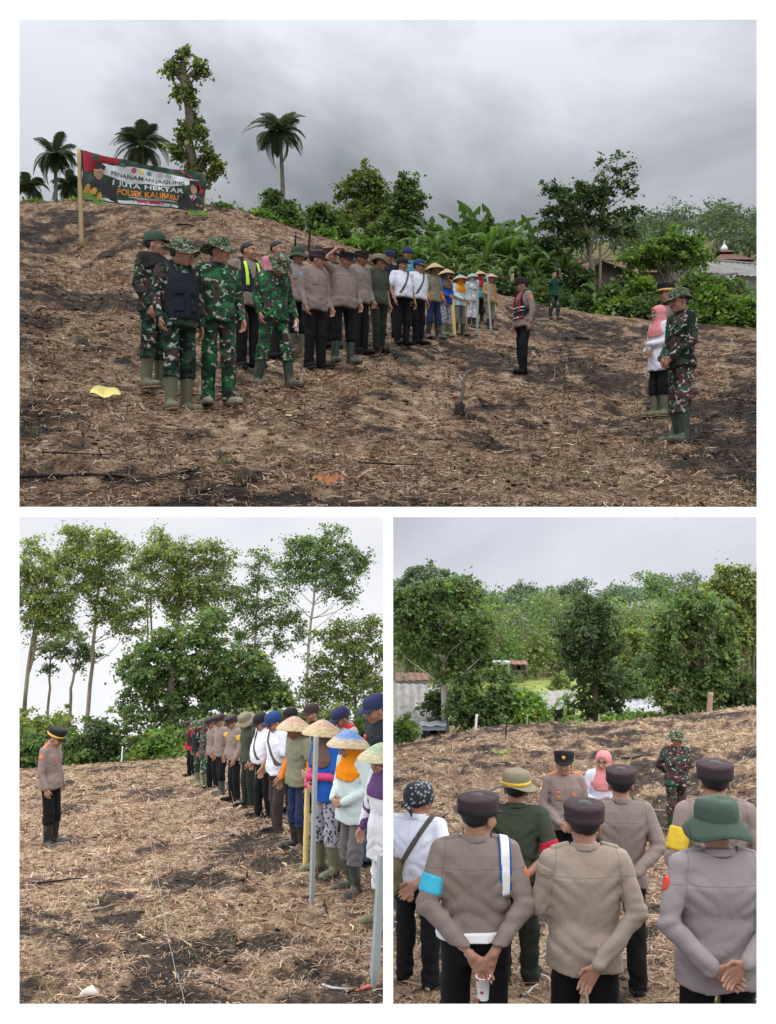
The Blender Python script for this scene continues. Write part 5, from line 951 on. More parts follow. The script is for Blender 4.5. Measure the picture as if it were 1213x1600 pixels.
# ---------------------------------------------------------------- people
def A3(*q): return np.array(q, float)
def unit(v): v = np.asarray(v, float); return v / (np.linalg.norm(v) + 1e-9)
class Field:
    def __init__(s, lo, hi, h, fine=()):
        s.ax = []
        for a in range(3):
            xs = [lo[a]]
            while xs[-1] < hi[a]:
                st = h
                for (l, u, hf) in fine:
                    if l[a] - h < xs[-1] < u[a]: st = min(st, hf)
                xs.append(xs[-1] + st)
            s.ax.append(np.array(xs))
        s.F = np.full([len(q) for q in s.ax], 0.25, np.float32)
    def sub(s, lo, hi):
        sl = tuple(slice(max(0, int(np.searchsorted(q, lo[a])) - 1), int(np.searchsorted(q, hi[a])) + 1) for a, q in enumerate(s.ax))
        return sl, (s.ax[0][sl[0]][:, None, None], s.ax[1][sl[1]][None, :, None], s.ax[2][sl[2]][None, None, :])
    def add(s, lo, hi, fn, k=0.02, cut=False):
        pad = k + 0.02; sl, (X, Y, Z) = s.sub(np.asarray(lo) - pad, np.asarray(hi) + pad)
        if 0 in s.F[sl].shape: return
        d = fn(X, Y, Z); f_ = s.F[sl]
        if cut: s.F[sl] = np.maximum(f_, -d); return
        if k <= 0: s.F[sl] = np.minimum(f_, d); return
        h = np.clip(0.5 + 0.5 * (f_ - d) / k, 0, 1); s.F[sl] = f_ * (1 - h) + d * h - k * h * (1 - h)
    def cone(s, a, b_, ra, rb, k=0.02):
        a = np.asarray(a, float); b_ = np.asarray(b_, float); r = max(ra, rb); ab = b_ - a; L2 = (ab ** 2).sum() + 1e-9
        def fn(X, Y, Z):
            t = np.clip(((X - a[0]) * ab[0] + (Y - a[1]) * ab[1] + (Z - a[2]) * ab[2]) / L2, 0, 1)
            return np.sqrt((X - a[0] - ab[0] * t) ** 2 + (Y - a[1] - ab[1] * t) ** 2 + (Z - a[2] - ab[2] * t) ** 2) - (ra + (rb - ra) * t)
        s.add(np.minimum(a, b_) - r, np.maximum(a, b_) + r, fn, k)
    def ell(s, c, r, k=0.02, M=None, cut=False):
        c = np.asarray(c, float); r = np.asarray(r, float) * (1.0 if M is None else 1.07)
        def fn(X, Y, Z):
            x, y, z = X - c[0], Y - c[1], Z - c[2]
            if M is not None: x, y, z = (M[0, i] * x + M[1, i] * y + M[2, i] * z for i in range(3))
            q = np.sqrt((x / r[0]) ** 2 + (y / r[1]) ** 2 + (z / r[2]) ** 2); return (q - 1) * r.min() * 1.1
        m = r.max() if M is not None else r
        s.add(c - m, c + m, fn, k, cut)
    def column(s, prof, k=0.02, n=2.4, infl=0.0):
        p = np.array(prof, float)
        def fn(X, Y, Z):
            cx, cy, a, b_ = (np.interp(Z, p[:, 0], p[:, i]) for i in (1, 2, 3, 4)); a = a + infl; b_ = b_ + infl
            q = (np.abs((X - cx) / a) ** n + np.abs((Y - cy) / b_) ** n) ** (1 / n); return np.maximum((q - 1) * np.minimum(a, b_), np.maximum(Z - p[-1, 0] - infl, p[0, 0] - infl - Z))
        m = p[:, 3:5].max(0) + infl; c0 = p[:, 1:3].min(0); c1 = p[:, 1:3].max(0)
        s.add((c0[0] - m[0], c0[1] - m[1], p[0, 0] - infl), (c1[0] + m[0], c1[1] + m[1], p[-1, 0] + infl), fn, k)
    def clip(s, fn): s.F = np.maximum(s.F, fn(s.ax[0][:, None, None], s.ax[1][None, :, None], s.ax[2][None, None, :]).astype(np.float32))
    def wob(s, amp, g, f0=16):
        X, Y, Z = s.ax[0][:, None, None], s.ax[1][None, :, None], s.ax[2][None, None, :]; w = 0
        for i in range(3):
            k = g.normal(size=3) * np.array([1, 1, 0.8]); k = k / np.linalg.norm(k) * f0 * (1 + 0.6 * i); k2 = g.normal(size=3) * 7; ph = g.uniform(0, 6.28, 2)
            w = w + (1 - 2 * np.abs(np.sin(.5 * (k[0] * X + k[1] * Y + k[2] * Z) + ph[0] + 1.3 * np.sin(k2[0] * X + k2[1] * Y + k2[2] * Z + ph[1]))) ** .8) / (1 + 0.5 * i)
        s.F = s.F + (amp * w * 0.5).astype(np.float32)
    def mesh(s):
        F_ = s.F; S = F_ < 0; nx, ny, nz = S.shape
        cs = np.zeros((nx - 1, ny - 1, nz - 1), np.int8)
        for a in (0, 1):
            for b_ in (0, 1):
                for c in (0, 1): cs += S[a:nx - 1 + a, b_:ny - 1 + b_, c:nz - 1 + c]
        I = np.argwhere((cs > 0) & (cs < 8))
        if len(I) == 0: return np.zeros((0, 3)), np.zeros((0, 4), int)
        idx = -np.ones(cs.shape, np.int64); idx[I[:, 0], I[:, 1], I[:, 2]] = np.arange(len(I))
        acc = np.zeros((len(I), 3)); cnt = np.zeros(len(I))
        cor = [(a, b_, c) for a in (0, 1) for b_ in (0, 1) for c in (0, 1)]
        for o in cor:
            for ax in range(3):
                if o[ax]: continue
                o2 = list(o); o2[ax] = 1; i0 = I + np.array(o); i1 = I + np.array(o2)
                f0 = F_[i0[:, 0], i0[:, 1], i0[:, 2]]; f1 = F_[i1[:, 0], i1[:, 1], i1[:, 2]]; m = (f0 < 0) != (f1 < 0)
                t = np.where(m, f0 / (f0 - f1 + 1e-12), 0)
                p = np.stack([s.ax[a][i0[:, a]] for a in range(3)], 1); p[:, ax] += t * (s.ax[ax][i1[:, ax]] - s.ax[ax][i0[:, ax]])
                acc[m] += p[m]; cnt[m] += 1
        V = acc / cnt[:, None]; Q = []
        for ax in range(3):
            b_, c = (ax + 1) % 3, (ax + 2) % 3
            s0 = [slice(None)] * 3; s1 = [slice(None)] * 3; s0[ax] = slice(0, -1); s1[ax] = slice(1, None)
            e0 = S[tuple(s0)]; e1 = S[tuple(s1)]; E = np.argwhere(e0 != e1)
            E = E[(E[:, b_] > 0) & (E[:, c] > 0) & (E[:, b_] < S.shape[b_] - 1) & (E[:, c] < S.shape[c] - 1)]
            if len(E) == 0: continue
            fl = e0[E[:, 0], E[:, 1], E[:, 2]]; q = []
            for db, dc in ((0, 0), (-1, 0), (-1, -1), (0, -1)):
                k = E.copy(); k[:, b_] += db; k[:, c] += dc; q.append(idx[k[:, 0], k[:, 1], k[:, 2]])
            q = np.stack(q, 1); q[~fl] = q[~fl][:, ::-1]; Q.append(q)
        Q = np.concatenate(Q); return V, Q[(Q >= 0).all(1)]
def coarsen(V, Q, keep, rad, cell):
    """merge the vertices of the covered parts of a body into larger faces"""
    far = np.ones(len(V), bool)
    for j, c in enumerate(keep): far &= ((V - c) ** 2).sum(1) > (rad * (1.25 if j == 0 else 1)) ** 2
    key = np.empty((len(V), 3), np.int64); key[far] = np.floor(V[far] / cell).astype(np.int64); key[~far] = np.stack([np.arange((~far).sum()) + 100000] * 3, 1)
    _, inv = np.unique(key, axis=0, return_inverse=True); inv = inv.ravel(); n = inv.max() + 1
    W_ = np.zeros((n, 3)); np.add.at(W_, inv, V); W_ /= np.bincount(inv, minlength=n)[:, None]; q = inv[Q]
    dup = np.stack([q[:, i] == q[:, (i + 1) % 4] for i in range(4)], 1); nd = dup.sum(1); out_ = [tuple(r) for r in q[(nd == 0) & (q[:, 0] != q[:, 2]) & (q[:, 1] != q[:, 3])].tolist()]
    for r, dd_ in zip(q[nd == 1].tolist(), dup[nd == 1]):
        t = [r[i] for i in range(4) if not dd_[i]]
        if len(set(t)) == 3: out_.append(tuple(t))
    return W_, out_
SH, SHR = A3(.18, -.01, 1.385), None
ARM = {  # right arm; left mirrored: elbow, wrist, hand direction, palm normal, thumb side
    'hang': (A3(.245, -.035, 1.115), A3(.255, .035, .875), A3(0, .12, -1), A3(-1, 0, 0), A3(0, 1, 0)),
    'hangf': (A3(.235, -.02, 1.115), A3(.235, .10, .885), A3(-.05, .3, -1), A3(-1, .2, 0), A3(.2, 1, 0)),
    'back': (A3(.268, -.085, 1.13), A3(.085, -.20, .945), A3(-.85, -.06, -.45), A3(0, -1, 0), A3(-.4, 0, .9)),
    'back2': (A3(.268, -.085, 1.135), A3(.07, -.225, .985), A3(-.75, 0, -.65), A3(0, -1, 0), A3(-.5, 0, .8)),
    'backl': (A3(.268, -.085, 1.12), A3(.03, -.205, .885), A3(-.55, -.02, -.8), A3(0, -1, 0), A3(-.8, 0, .5)),
    'hold': (A3(.268, -.09, 1.12), A3(.08, -.21, .90), A3(-.35, -.03, -.9), A3(0, 1, 0), A3(-.9, -.2, .2)),
    'front': (A3(.245, .0, 1.115), A3(.085, .20, 1.0), A3(-.85, .25, -.25), A3(0, -1, 0), A3(0, 0, 1)),
    'frontlow': (A3(.24, .0, 1.11), A3(.09, .19, .93), A3(-.7, .2, -.6), A3(0, -1, 0), A3(-.5, 0, .8)),
    'fold': (A3(.24, .03, 1.12), A3(-.05, .2, 1.10), A3(-1, .1, .1), A3(0, -1, 0), A3(0, 0, 1)),
    'cap': (A3(.41, .10, 1.47), A3(.19, .13, 1.675), A3(-.95, .05, .1), A3(0, .2, -1), A3(0, -1, -.2)),
    'phone': (A3(.25, .17, 1.25), A3(.09, .25, 1.50), A3(-.25, -.05, .95), A3(-1, 0, 0), A3(0, -1, .3)),
    'bent': (A3(.245, -.03, 1.115), A3(.20, .19, 1.03), A3(-.15, 1, .05), A3(-1, 0, 0), A3(0, 0, 1))}
def rotm(yaw, pitch, roll=0):
    return np.array(Matrix.Rotation(yaw, 3, 'Z') @ Matrix.Rotation(-pitch, 3, 'X') @ Matrix.Rotation(roll, 3, 'Y'))
HC, PIV = A3(0, .020, 1.566), A3(0, -.012, 1.455)
HS = 1.07      # head a little larger
def lathe(prof, n=28, fx=1.0, fy=1.0, cy=0.0, fn=None):
    V = []; Fc = []
    for (r, z) in prof:
        for i in range(n):
            a = 2 * math.pi * i / n; x, y, q = r * fx * math.cos(a), r * fy * math.sin(a) + cy, z
            if fn: x, y, q = fn(x, y, q, r, a)
            V.append((x, y, q))
    m = len(prof)
    for k in range(m - 1):
        for i in range(n): j = (i + 1) % n; Fc.append((k * n + i, k * n + j, (k + 1) * n + j, (k + 1) * n + i))
    if prof[-1][0] < 0.012: Fc.append(tuple(range((m - 1) * n, m * n)))
    return np.array(V), Fc
def visor(L, z0, drop, half=1.05, r0=.097, fy=1.14, th=.006, n=12, cy=-.01):
    V = []; Fc = []
    for i in range(n + 1):
        a = math.pi / 2 + half * (2 * i / n - 1); e_ = max(0.0, math.cos((2 * i / n - 1) * math.pi / 2)) ** 0.7
        for (r, dz) in ((r0 * .96, 0), (r0 + L * e_, -drop * e_)):
            x = math.cos(a) * r; y = math.sin(a) * (r * fy if r < r0 * 1.01 else r0 * fy + (r - r0)) + cy
            V += [(x, y, z0 + dz), (x, y, z0 + dz - th)]
    for i in range(n):
        a = i * 4; b_ = a + 4; Fc += [(a, a + 2, b_ + 2, b_), (a + 1, b_ + 1, b_ + 3, a + 3), (a + 2, a + 3, b_ + 3, b_ + 2)]
    return np.array(V), Fc
# hats in head coordinates (origin at the head centre, skull top +.115)
def hat_geo(kind, g):
    if kind == 'police':      # round field cap with flat top and short peak
        return {'hat': lathe([(.097, .018), (.099, .04), (.101, .055), (.103, .078), (.1045, .098), (.1025, .104), (.097, .108), (.07, .113), (.03, .1155), (.003, .116)], fy=1.13, cy=-.012, fn=lambda x, y, z, r, a: (x, y, z + .010 * math.sin(a) * r / .1 * (z > .09))), 'hat_band': lathe([(.0985, .020), (.1005, .023), (.1025, .048), (.0995, .050)], fy=1.13, cy=-.012), 'peak': visor(.055, .036, .02)}
    if kind == 'officer':     # taller front
        return {'hat': lathe([(.099, .03), (.102, .06), (.108, .09), (.112, .115), (.106, .135), (.07, .14), (.005, .139)], fy=1.14, cy=-.01, fn=lambda x, y, z, r, a: (x, y, z + .02 * math.sin(a) * r / .11 * (z > .1))), 'hat_band': lathe([(.1005, .032), (.1035, .036), (.1055, .062), (.1025, .064)], fy=1.14, cy=-.01), 'peak': visor(.06, .046, .028)}
    if kind == 'ball':
        return {'hat': lathe([(.099, .03), (.101, .055), (.097, .09), (.083, .118), (.055, .135), (.02, .142), (.004, .143)], fy=1.15, cy=-.008), 'peak': visor(.075, .046, .022, .95), 'button': lathe([(.008, .142), (.008, .148), (.003, .15)], 8)}
    if kind == 'boonie':
        w = g.uniform(0, 6, 2)
        return {'hat': lathe([(.100, .035), (.100, .06), (.098, .095), (.090, .125), (.06, .138), (.005, .14)], fy=1.12, cy=-.01),
                'brim': lathe([(.098, .040), (.125, .034), (.150, .026), (.168, .018), (.168, .013), (.150, .020), (.125, .027), (.098, .032)], fy=1.08, cy=-.01, fn=lambda x, y, z, r, a: (x, y, z + (r - .1) * (.35 * math.sin(2 * a + w[0]) + .22 * math.sin(3 * a + w[1]) - .25 * math.sin(a)))),
                'hat_band': lathe([(.1005, .045), (.1025, .048), (.1025, .066), (.1003, .068)], fy=1.12, cy=-.01)}
    if kind == 'bucket':
        return {'hat': lathe([(.100, .04), (.102, .06), (.100, .10), (.092, .128), (.06, .139), (.005, .14)], fy=1.12, cy=-.01, fn=lambda x, y, z, r, a: (x * (1 + .02 * math.sin(3 * a)), y, z + .004 * math.sin(2 * a))), 'brim': lathe([(.1, .045), (.12, .026), (.142, .0), (.156, -.022), (.154, -.026), (.14, -.006), (.118, .018), (.098, .036)], fy=1.08, cy=-.01, fn=lambda x, y, z, r, a: (x, y, z + (r - .1) * .3 * math.sin(3 * a)))}
    if kind == 'cone':
        hp_ = np.array([(.212, .004), (.203, .018), (.178, .045), (.142, .076), (.10, .107), (.055, .136), (.02, .150), (.003, .154)]); hq_ = np.linspace(0, 7, 26)
        return {'hat': lathe([(np.interp(t, range(8), hp_[:, 0]) + .0025 * (i % 2), np.interp(t, range(8), hp_[:, 1])) for i, t in enumerate(hq_)], 56, fn=lambda x, y, z, r, a: (x, y, z + .006 * math.sin(3 * a) * r / .212)), 'hat_lining': lathe([(.209, .0), (.175, .03), (.14, .06), (.105, .09), (.06, .115), (.003, .13)], 24)}
    if kind == 'scarfcap':    # knotted batik head cloth
        return {'hat': lathe([(.096, -.02), (.104, .0), (.108, .04), (.106, .08), (.092, .115), (.055, .133), (.005, .136)], fy=1.13, cy=-.012, fn=lambda x, y, z, r, a: (x * (1 + .03 * math.sin(5 * a)), y * (1 + .02 * math.sin(4 * a)), z + .012 * math.sin(a + 2) + .006 * math.sin(6 * a))), 'knot': (lambda q: (q[0] + np.array([0, -.135, -.02]), q[1]))(tube([(-.05, 0, .01), (-.02, -.01, 0), (0, -.015, .0), (.02, -.01, 0), (.045, 0, -.03), (.05, 0, -.07)], [.008, .022, .014, .022, .016, .004], 8))}
    return {}
HATTOP = {'police': .02, 'officer': .03, 'ball': .03, 'boonie': .027, 'bucket': .027, 'cone': .043, 'scarfcap': .022, None: 0.012, 'hijab': .02}
SKINS = [(0.37, 0.195, 0.125), (0.31, 0.155, 0.095), (0.44, 0.25, 0.17), (0.25, 0.12, 0.075)]
PEOPLE = []
def person(bay, label, c, top, feet, d, yaw, hat=None, hatc=None, shirt='police', sleeve=1.0, hem=0.83, pants='black', boots=None, shoes='black', arms=('hang', 'hang'), head=(0, 0), belly=0.0, wide=1.0,
           stance=.10, step=0.0, ls=1.0, extra=(), hair=True, skin=0, group=None, camo_pants=None, hijab=None, dress=False, glasses=False, res=None, seam=False, cap_mark=None):
    TR = {1: TR1, 2: TR2, 3: TR3}[bay]; seed = 500 + len(PEOPLE); g = np.random.default_rng(seed)
    if step == 0: step = g.uniform(-.06, .06); stance = stance * g.uniform(.75, 1.3)
    head = (head[0] + g.normal(0, .07), head[1] + g.normal(0, .04)); wide = wide * g.uniform(.95, 1.04); arms = tuple('hangf' if a == 'hang' and g.random() < .4 else a for a in arms)
    scale = (feet - top) * d / F / (1.70 * 1 - 0.86 * (1 - ls) + HATTOP.get('hijab' if hijab and not hat else hat, .02))
    x = (c - CX) * d / F; base = A3(x, d, float(TR.z(x, d)) + 0.35 * float(TR.bumps(x, d)) - .018)
    h = res or float(np.clip(1.55 * d / 1088, .0115, .025)); near = d < 14; fh = .0062 if near else (.009 if d < 20 else .012)
    Rh = rotm(head[0], head[1]); hc = PIV + Rh @ (HC - PIV)
    def H2B(p): return hc + Rh @ (np.asarray(p, float) * HS)
    # ---- joints
    arm = []
    for i, sx in enumerate((-1, 1)):            # left, right
        el, wr, u, n, th = (q.copy() for q in ARM[arms[i]])
        if sx < 0:
            for q in (el, wr, u, n, th): q[0] *= -1
        sh = A3(sx * SH[0] * (wide * .5 + .5), SH[1], SH[2])
        if arms[i] in ('hang', 'hangf'): el[0] *= wide; wr[0] *= wide; el += g.normal(0, .012, 3); wr += g.normal(0, .015, 3)
        arm.append((sh, el, wr, unit(u), unit(n), unit(th), arms[i]))
    leg = []
    for sx in (-1, 1):
        st = step * sx; hip = A3(sx * .088 * wide, 0, .89); an = A3(sx * stance, st, .075); kn = (hip + an) / 2 + A3(sx * .005, .02 + abs(st) * .12, .0); kn[2] = .485
        toe = an + A3(sx * .045, .17, -.035); leg.append((hip, kn, an, toe))
    bl = belly
    prof = [(.86, 0, 0, .155 * wide, .10 + bl * .3), (.95, 0, .005 + bl * .3, .160 * wide, .108 + bl * .6), (1.05, 0, .008 + bl * .55, .140 * wide + bl * .3, .095 + bl), (1.18, 0, .005 + bl * .4, .150 * wide + bl * .2, .098 + bl * .7), (1.31, 0, 0, .165 * wide, .104 + bl * .2), (1.385, 0, -.005, .14 * wide, .082), (1.43, 0, -.008, .075, .06)]
    allp = [q for a in arm for q in a[:3]] + [a[2] + a[3] * .2 for a in arm] + [q for l in leg for q in l]
    lo = np.minimum(np.min(allp, 0), (-.24, -.2, 0)) - .10; hi = np.maximum(np.max(allp, 0), (.24, .2, 1.73)) + .10; lo[2] = -.03
    # ---- body: one continuous figure
    fine = [(a[2] + a[3] * .09 - .105, a[2] + a[3] * .09 + .105, fh) for a in arm] if d < 34 else []
    fine.append((hc - .14, hc + .14, max(fh, h * .62)))
    B = Field(lo, hi, max(h, .018), fine)
    B.column(prof, .02, infl=-.012)
    B.cone((-.14 * wide, -.008, 1.385), (.14 * wide, -.008, 1.385), .045, .045, .04)
    for sx in (-1, 1): B.cone((sx * .035, -.02, 1.445), (sx * .13 * wide, -.014, 1.395), .04, .04, .03)
    nb = H2B((0, -.022, -.07)); B.cone((0, -.022, 1.40), nb, .056, .052, .02)
    for (hp, kn, an, toe) in leg: B.cone(hp, kn, .078, .052, .03); B.cone(kn, an, .05, .036, .02); B.cone(an + A3(0, -.03, -.035), toe, .036, .03, .02)
    for (sh, el, wr, u, n, th, nm) in arm:
        B.cone(sh, el, .046, .038, .03); B.cone(el, wr, .038, .026, .02)
        kk = .012
        ks = [wr + u * .088 + th * q for q in (.031, .0105, -.0105, -.030)]
        for q, kx in zip((.020, .008, -.008, -.020), ks): B.cone(wr + u * .012 + th * q, kx, .0135, .0115, kk)
        c1, c2 = (.35, .65) if nm.startswith('hang') else (.25, .5)
        if nm in ('front', 'frontlow', 'hold'): c1, c2 = .6, 1.0
        if nm in ('phone', 'cap'): c1, c2 = .5, .8
        for j, kx in enumerate(ks):
            L = (.068, .078, .072, .056)[j]; a1 = c1 * (1 + .08 * j); d1 = unit(u * math.cos(a1) + n * math.sin(a1) + th * (.03 - .02 * j)); d2 = unit(u * math.cos(a1 + c2) + n * math.sin(a1 + c2))
            m1 = kx + d1 * L * .55; B.cone(kx, m1, .0098, .0088, .004); B.cone(m1, m1 + d2 * L * .5, .0088, .0072, .003)
        t0 = wr + u * .028 + th * .026; t1 = t0 + unit(u * .65 + th * .75 + n * .2) * .042; t2 = t1 + unit(u * .95 + th * .15 + n * .3) * .034
        B.cone(t0, t1, .0135, .0108, .008); B.cone(t1, t2, .0105, .0082, .004)
    for (c_, r_, k_) in (((0, -.014, .03), (.077, .096, .086), .02), ((0, .018, -.03), (.062, .072, .083), .03), ((0, .052, -.092), (.027, .026, .022), .02)):
        B.ell(H2B(c_), r_, k_, Rh)
    for sx in (-1, 1):
        B.ell(H2B((sx * .077, -.008, -.012)), (.012, .022, .034), .006, Rh); B.ell(H2B((sx * .04, .056, -.03)), (.026, .03, .026), .02, Rh)
    B.cone(H2B((-.034, .076, .026)), H2B((.034, .076, .026)), .0125, .0125, .015)
    B.cone(H2B((0, .086, .004)), H2B((0, .108, -.034)), .008, .0145, .01); B.ell(H2B((0, .086, -.066)), (.023, .012, .010), .008, Rh)
    V, Q = B.mesh(); V, Q = coarsen(V, Q, [hc] + [a[2] + a[3] * .08 for a in arm] + ([a[1] * .5 + a[2] * .5 for a in arm] if sleeve < .9 else []), .108, .036 if d > 12 else .028)
    # skin, lips, brows and eyes are the colours of the person's own face
    sk = np.array(SKINS[skin % 4]); col = np.tile(sk, (len(V), 1)); q = (V - hc) @ Rh / HS; fr = q[:, 1] > .045
    for sx in (-1, 1):
        m = fr & (((q[:, 0] - sx * .031) / .015) ** 2 + ((q[:, 2] - .004) / .0075) ** 2 < 1); col[m] = (.03, .02, .016)
        m = fr & (np.abs(q[:, 0] - sx * .033) < .02) & (np.abs(q[:, 2] - .026) < .006); col[m] = (.025, .018, .015)
    m = fr & (np.abs(q[:, 0]) < .022) & (np.abs(q[:, 2] + .067) < .0085); col[m] = sk * np.array([.85, .55, .55])
    m = fr & (np.abs(q[:, 0]) < .024) & (np.abs(q[:, 2] + .051) < .006) & (not hijab); col[m] = sk * .55
    def fin(V):
        V = np.array(V, float)
        if ls != 1.0: V[:, 2] = np.where(V[:, 2] < .86, V[:, 2] * ls, V[:, 2] - .86 * (1 - ls))
        return V
    root = obj('person', fin(V), Q, skin_mat(), col=col); root.location = base; root.scale = (scale,) * 3; root.rotation_euler = (0, 0, math.pi + math.radians(yaw)); tag(root, label, 'person', group)
    PEOPLE.append(root)
    def part(name, fld, m, par=None, **k):
        V, Q = fld.mesh()
        if len(Q) == 0: return None
        return obj(name, fin(V), Q, m, par or root, **k)
    def geo(name, VF, m, par=None, headf=True, col=None, Rm=None):
        V = np.array(VF[0]); V = hc + (V * HS) @ (Rm if Rm is not None else Rh).T if headf else V
        return obj(name, fin(V), VF[1], m, par or root, col=col)
    CL = CLOTHES
    # ---- trousers
    cuff = .33 if boots else .045
    pl = (np.minimum(np.min([q for l in leg for q in l[:3]], 0), (-.2 * wide, -.18, 0)) - .1, np.maximum(np.max([q for l in leg for q in l[:3]], 0), (.2 * wide, .18 + bl, 1.0)) + .1); pl[0][2] = cuff - .06; pl[1][2] = 1.08
    T = Field(pl[0], pl[1], h * 1.2)
    T.column([(.80, 0, -.008, .155 * wide, .105), (.90, 0, -.002, .160 * wide, .110 + bl * .3), (1.0, 0, .004 + bl * .4, .155 * wide, .105 + bl * .5), (1.04, 0, .006 + bl * .5, .145 * wide + bl * .2, .098 + bl * .6)], .03)
    for (hp, kn, an, toe) in leg:
        T.cone(hp + A3(0, -.002, -.03), kn, .085, .071, .03); e_ = kn + (an - kn) * (1 if not boots else .42); T.cone(kn, e_, .074, .062 if not boots else .078, .02)
        if boots: T.ell(e_, (.08, .08, .05), .03)
    T.wob(.009, g, 16); Zt = T.ax[2][None, None, :]; T.F = T.F + (.007 * (1 - 2 * np.abs(np.sin(Zt * 30 + 2 * np.sin(T.ax[0][:, None, None] * 18 + T.ax[1][None, :, None] * 14)))) * (np.exp(-((Zt - (.43 if boots else .13)) / .09) ** 2) + .6 * np.exp(-((Zt - .5) / .07) ** 2))).astype(np.float32); T.clip(lambda X, Y, Z: cuff - Z + 0 * X + 0 * Y)
    tro = part('trousers', T, CL[pants])
    # ---- footwear
    for (hp, kn, an, toe), sx in zip(leg, (-1, 1)):
        flo = np.minimum(np.minimum(an, toe), kn) - .12; fhi = np.maximum(np.maximum(an, toe), kn) + .12; flo[2] = -.02; fhi[2] = .46 if boots else .19
        K = Field(flo, fhi, min(h * 1.1, .02)); heel = an + A3(0, -.045, -.03); tt = unit((toe - an) * A3(1, 1, 0)); tip = an + tt * .19 + A3(0, 0, -.035)
        K.cone(heel, tip, .047, .038, .02); K.cone(heel + tt * .08 + A3(0, 0, .0), tip, .052, .042, .02)
        if boots:
            tp_ = an + (kn - an) * .74; K.cone(an + A3(0, -.01, 0), tp_, .052, .071, .03); K.clip(lambda X, Y, Z: Z - .37 + 0 * X + 0 * Y)
        else: K.cone(an, an + A3(0, -.005, .07), .05, .046, .02)
        K.wob(.003, g, 22); K.clip(lambda X, Y, Z: .004 - Z + 0 * X + 0 * Y); bt = part('boot' if boots else 'shoe', K, CL[boots or shoes])
        if d < 16:
            K2 = Field(flo, (fhi[0], fhi[1], .06), .012); K2.cone(heel, tip, .053, .044, .02); K2.cone(heel + tt * .08, tip, .058, .048, .02); K2.clip(lambda X, Y, Z: np.maximum(Z - .026, .0 - Z) + 0 * X + 0 * Y); part('sole', K2, CL['sole_tan' if boots == 'olive_rubber' else 'sole_dark'], bt)
    # ---- shirt
    sp_ = [(hem - .02, 0, bl * .35, (.195 + (.02 if dress else 0)) * wide, .145 + bl * .55), (.95, 0, .004 + bl * .5, .182 * wide, .136 + bl * .75), (1.05, 0, .006 + bl * .62, .163 * wide + bl * .25, .116 + bl), (1.18, 0, .004 + bl * .4, .178 * wide + bl * .15, .122 + bl * .7), (1.30, 0, 0, .190 * wide, .122 + bl * .2), (1.385, 0, -.006, .158 * wide, .096), (1.44, 0, -.01, .082, .072)]
    aw = [q for a in arm for q in (a[0], a[1], a[2])]
    slo = np.minimum(np.min(aw, 0), (-.22 * wide - .03, -.2, hem)) - .09; shi = np.maximum(np.max(aw, 0), (.22 * wide + .03, .2 + 2 * bl, 1.47)) + .09
    def sleeves(Fd, inf=0.0, sl=sleeve, which=(0, 1)):
        for i in which:
            sh, el, wr = arm[i][:3]
            if sl > .99: Fd.cone(sh, el, .058 + inf, .050 + inf, .014); Fd.cone(el, wr - (wr - el) * .04, .050 + inf, .037 + inf, .012)
            elif sl > .5: Fd.cone(sh, el, .066 + inf, .058 + inf, .012); Fd.cone(el, el + (wr - el) * .3, .056 + inf, .053 + inf, .012)
            elif sl > 0: Fd.cone(sh, sh + (el - sh) * .72, .066 + inf, .068 + inf, .012)
    def torso(Fd, inf=0.0):
        Fd.column(sp_, .03, infl=inf); Fd.cone((-.155 * wide, -.01, 1.385), (.155 * wide, -.01, 1.382), .052 + inf, .052 + inf, .05)
        for sx in (-1, 1): Fd.cone((sx * .03, -.018, 1.438), (sx * .15 * wide, -.013, 1.398), .046 + inf, .05 + inf, .03)
    S_ = Field(slo, shi, h); torso(S_); sleeves(S_); S_.wob(.009, g, 15)
    # creases gathered at elbows, arm pits and waist
    X, Y, Z = S_.ax[0][:, None, None], S_.ax[1][None, :, None], S_.ax[2][None, None, :]; cr = 0
    for i in (0, 1):
        sh, el, wr = arm[i][:3]; ax_ = unit(wr - sh) + g.normal(0, .25, 3); ph = g.uniform(0, 6)
        cr = cr + .0065 * (1 - 2 * np.abs(np.sin((X * ax_[0] + Y * ax_[1] + Z * ax_[2]) * 48 + ph + 8 * X))) * np.exp(-((X - el[0]) ** 2 + (Y - el[1]) ** 2 + (Z - el[2]) ** 2) / .085 ** 2)
        cr = cr + .005 * (1 - 2 * np.abs(np.sin((X * (1 - 2 * i) * .8 + Z) * 34 + ph))) * np.exp(-((np.abs(X) - .13) ** 2 * (np.sign(X) == (i * 2 - 1)) + (X * (i * 2 - 1) < 0) * .05 + (Z - 1.25) ** 2) / .09 ** 2)
    cr = cr + .006 * (1 - 2 * np.abs(np.sin(Z * 33 + 2.2 * np.sin(X * 13 + g.uniform(0, 6)) + g.uniform(0, 6)))) * np.exp(-((Z - (hem + .14)) / .085) ** 2) * (np.abs(X) < .2)
    S_.F = S_.F + cr.astype(np.float32)
    S_.clip(lambda X, Y, Z: np.maximum(hem + .008 * np.sin(X * 22) - Z + 0 * Y, np.where(Z > 1.40, Z - 1.458 + .25 * np.maximum(Y, -.03), -1)))
    shirt_o = part('shirt', S_, CL[shirt])
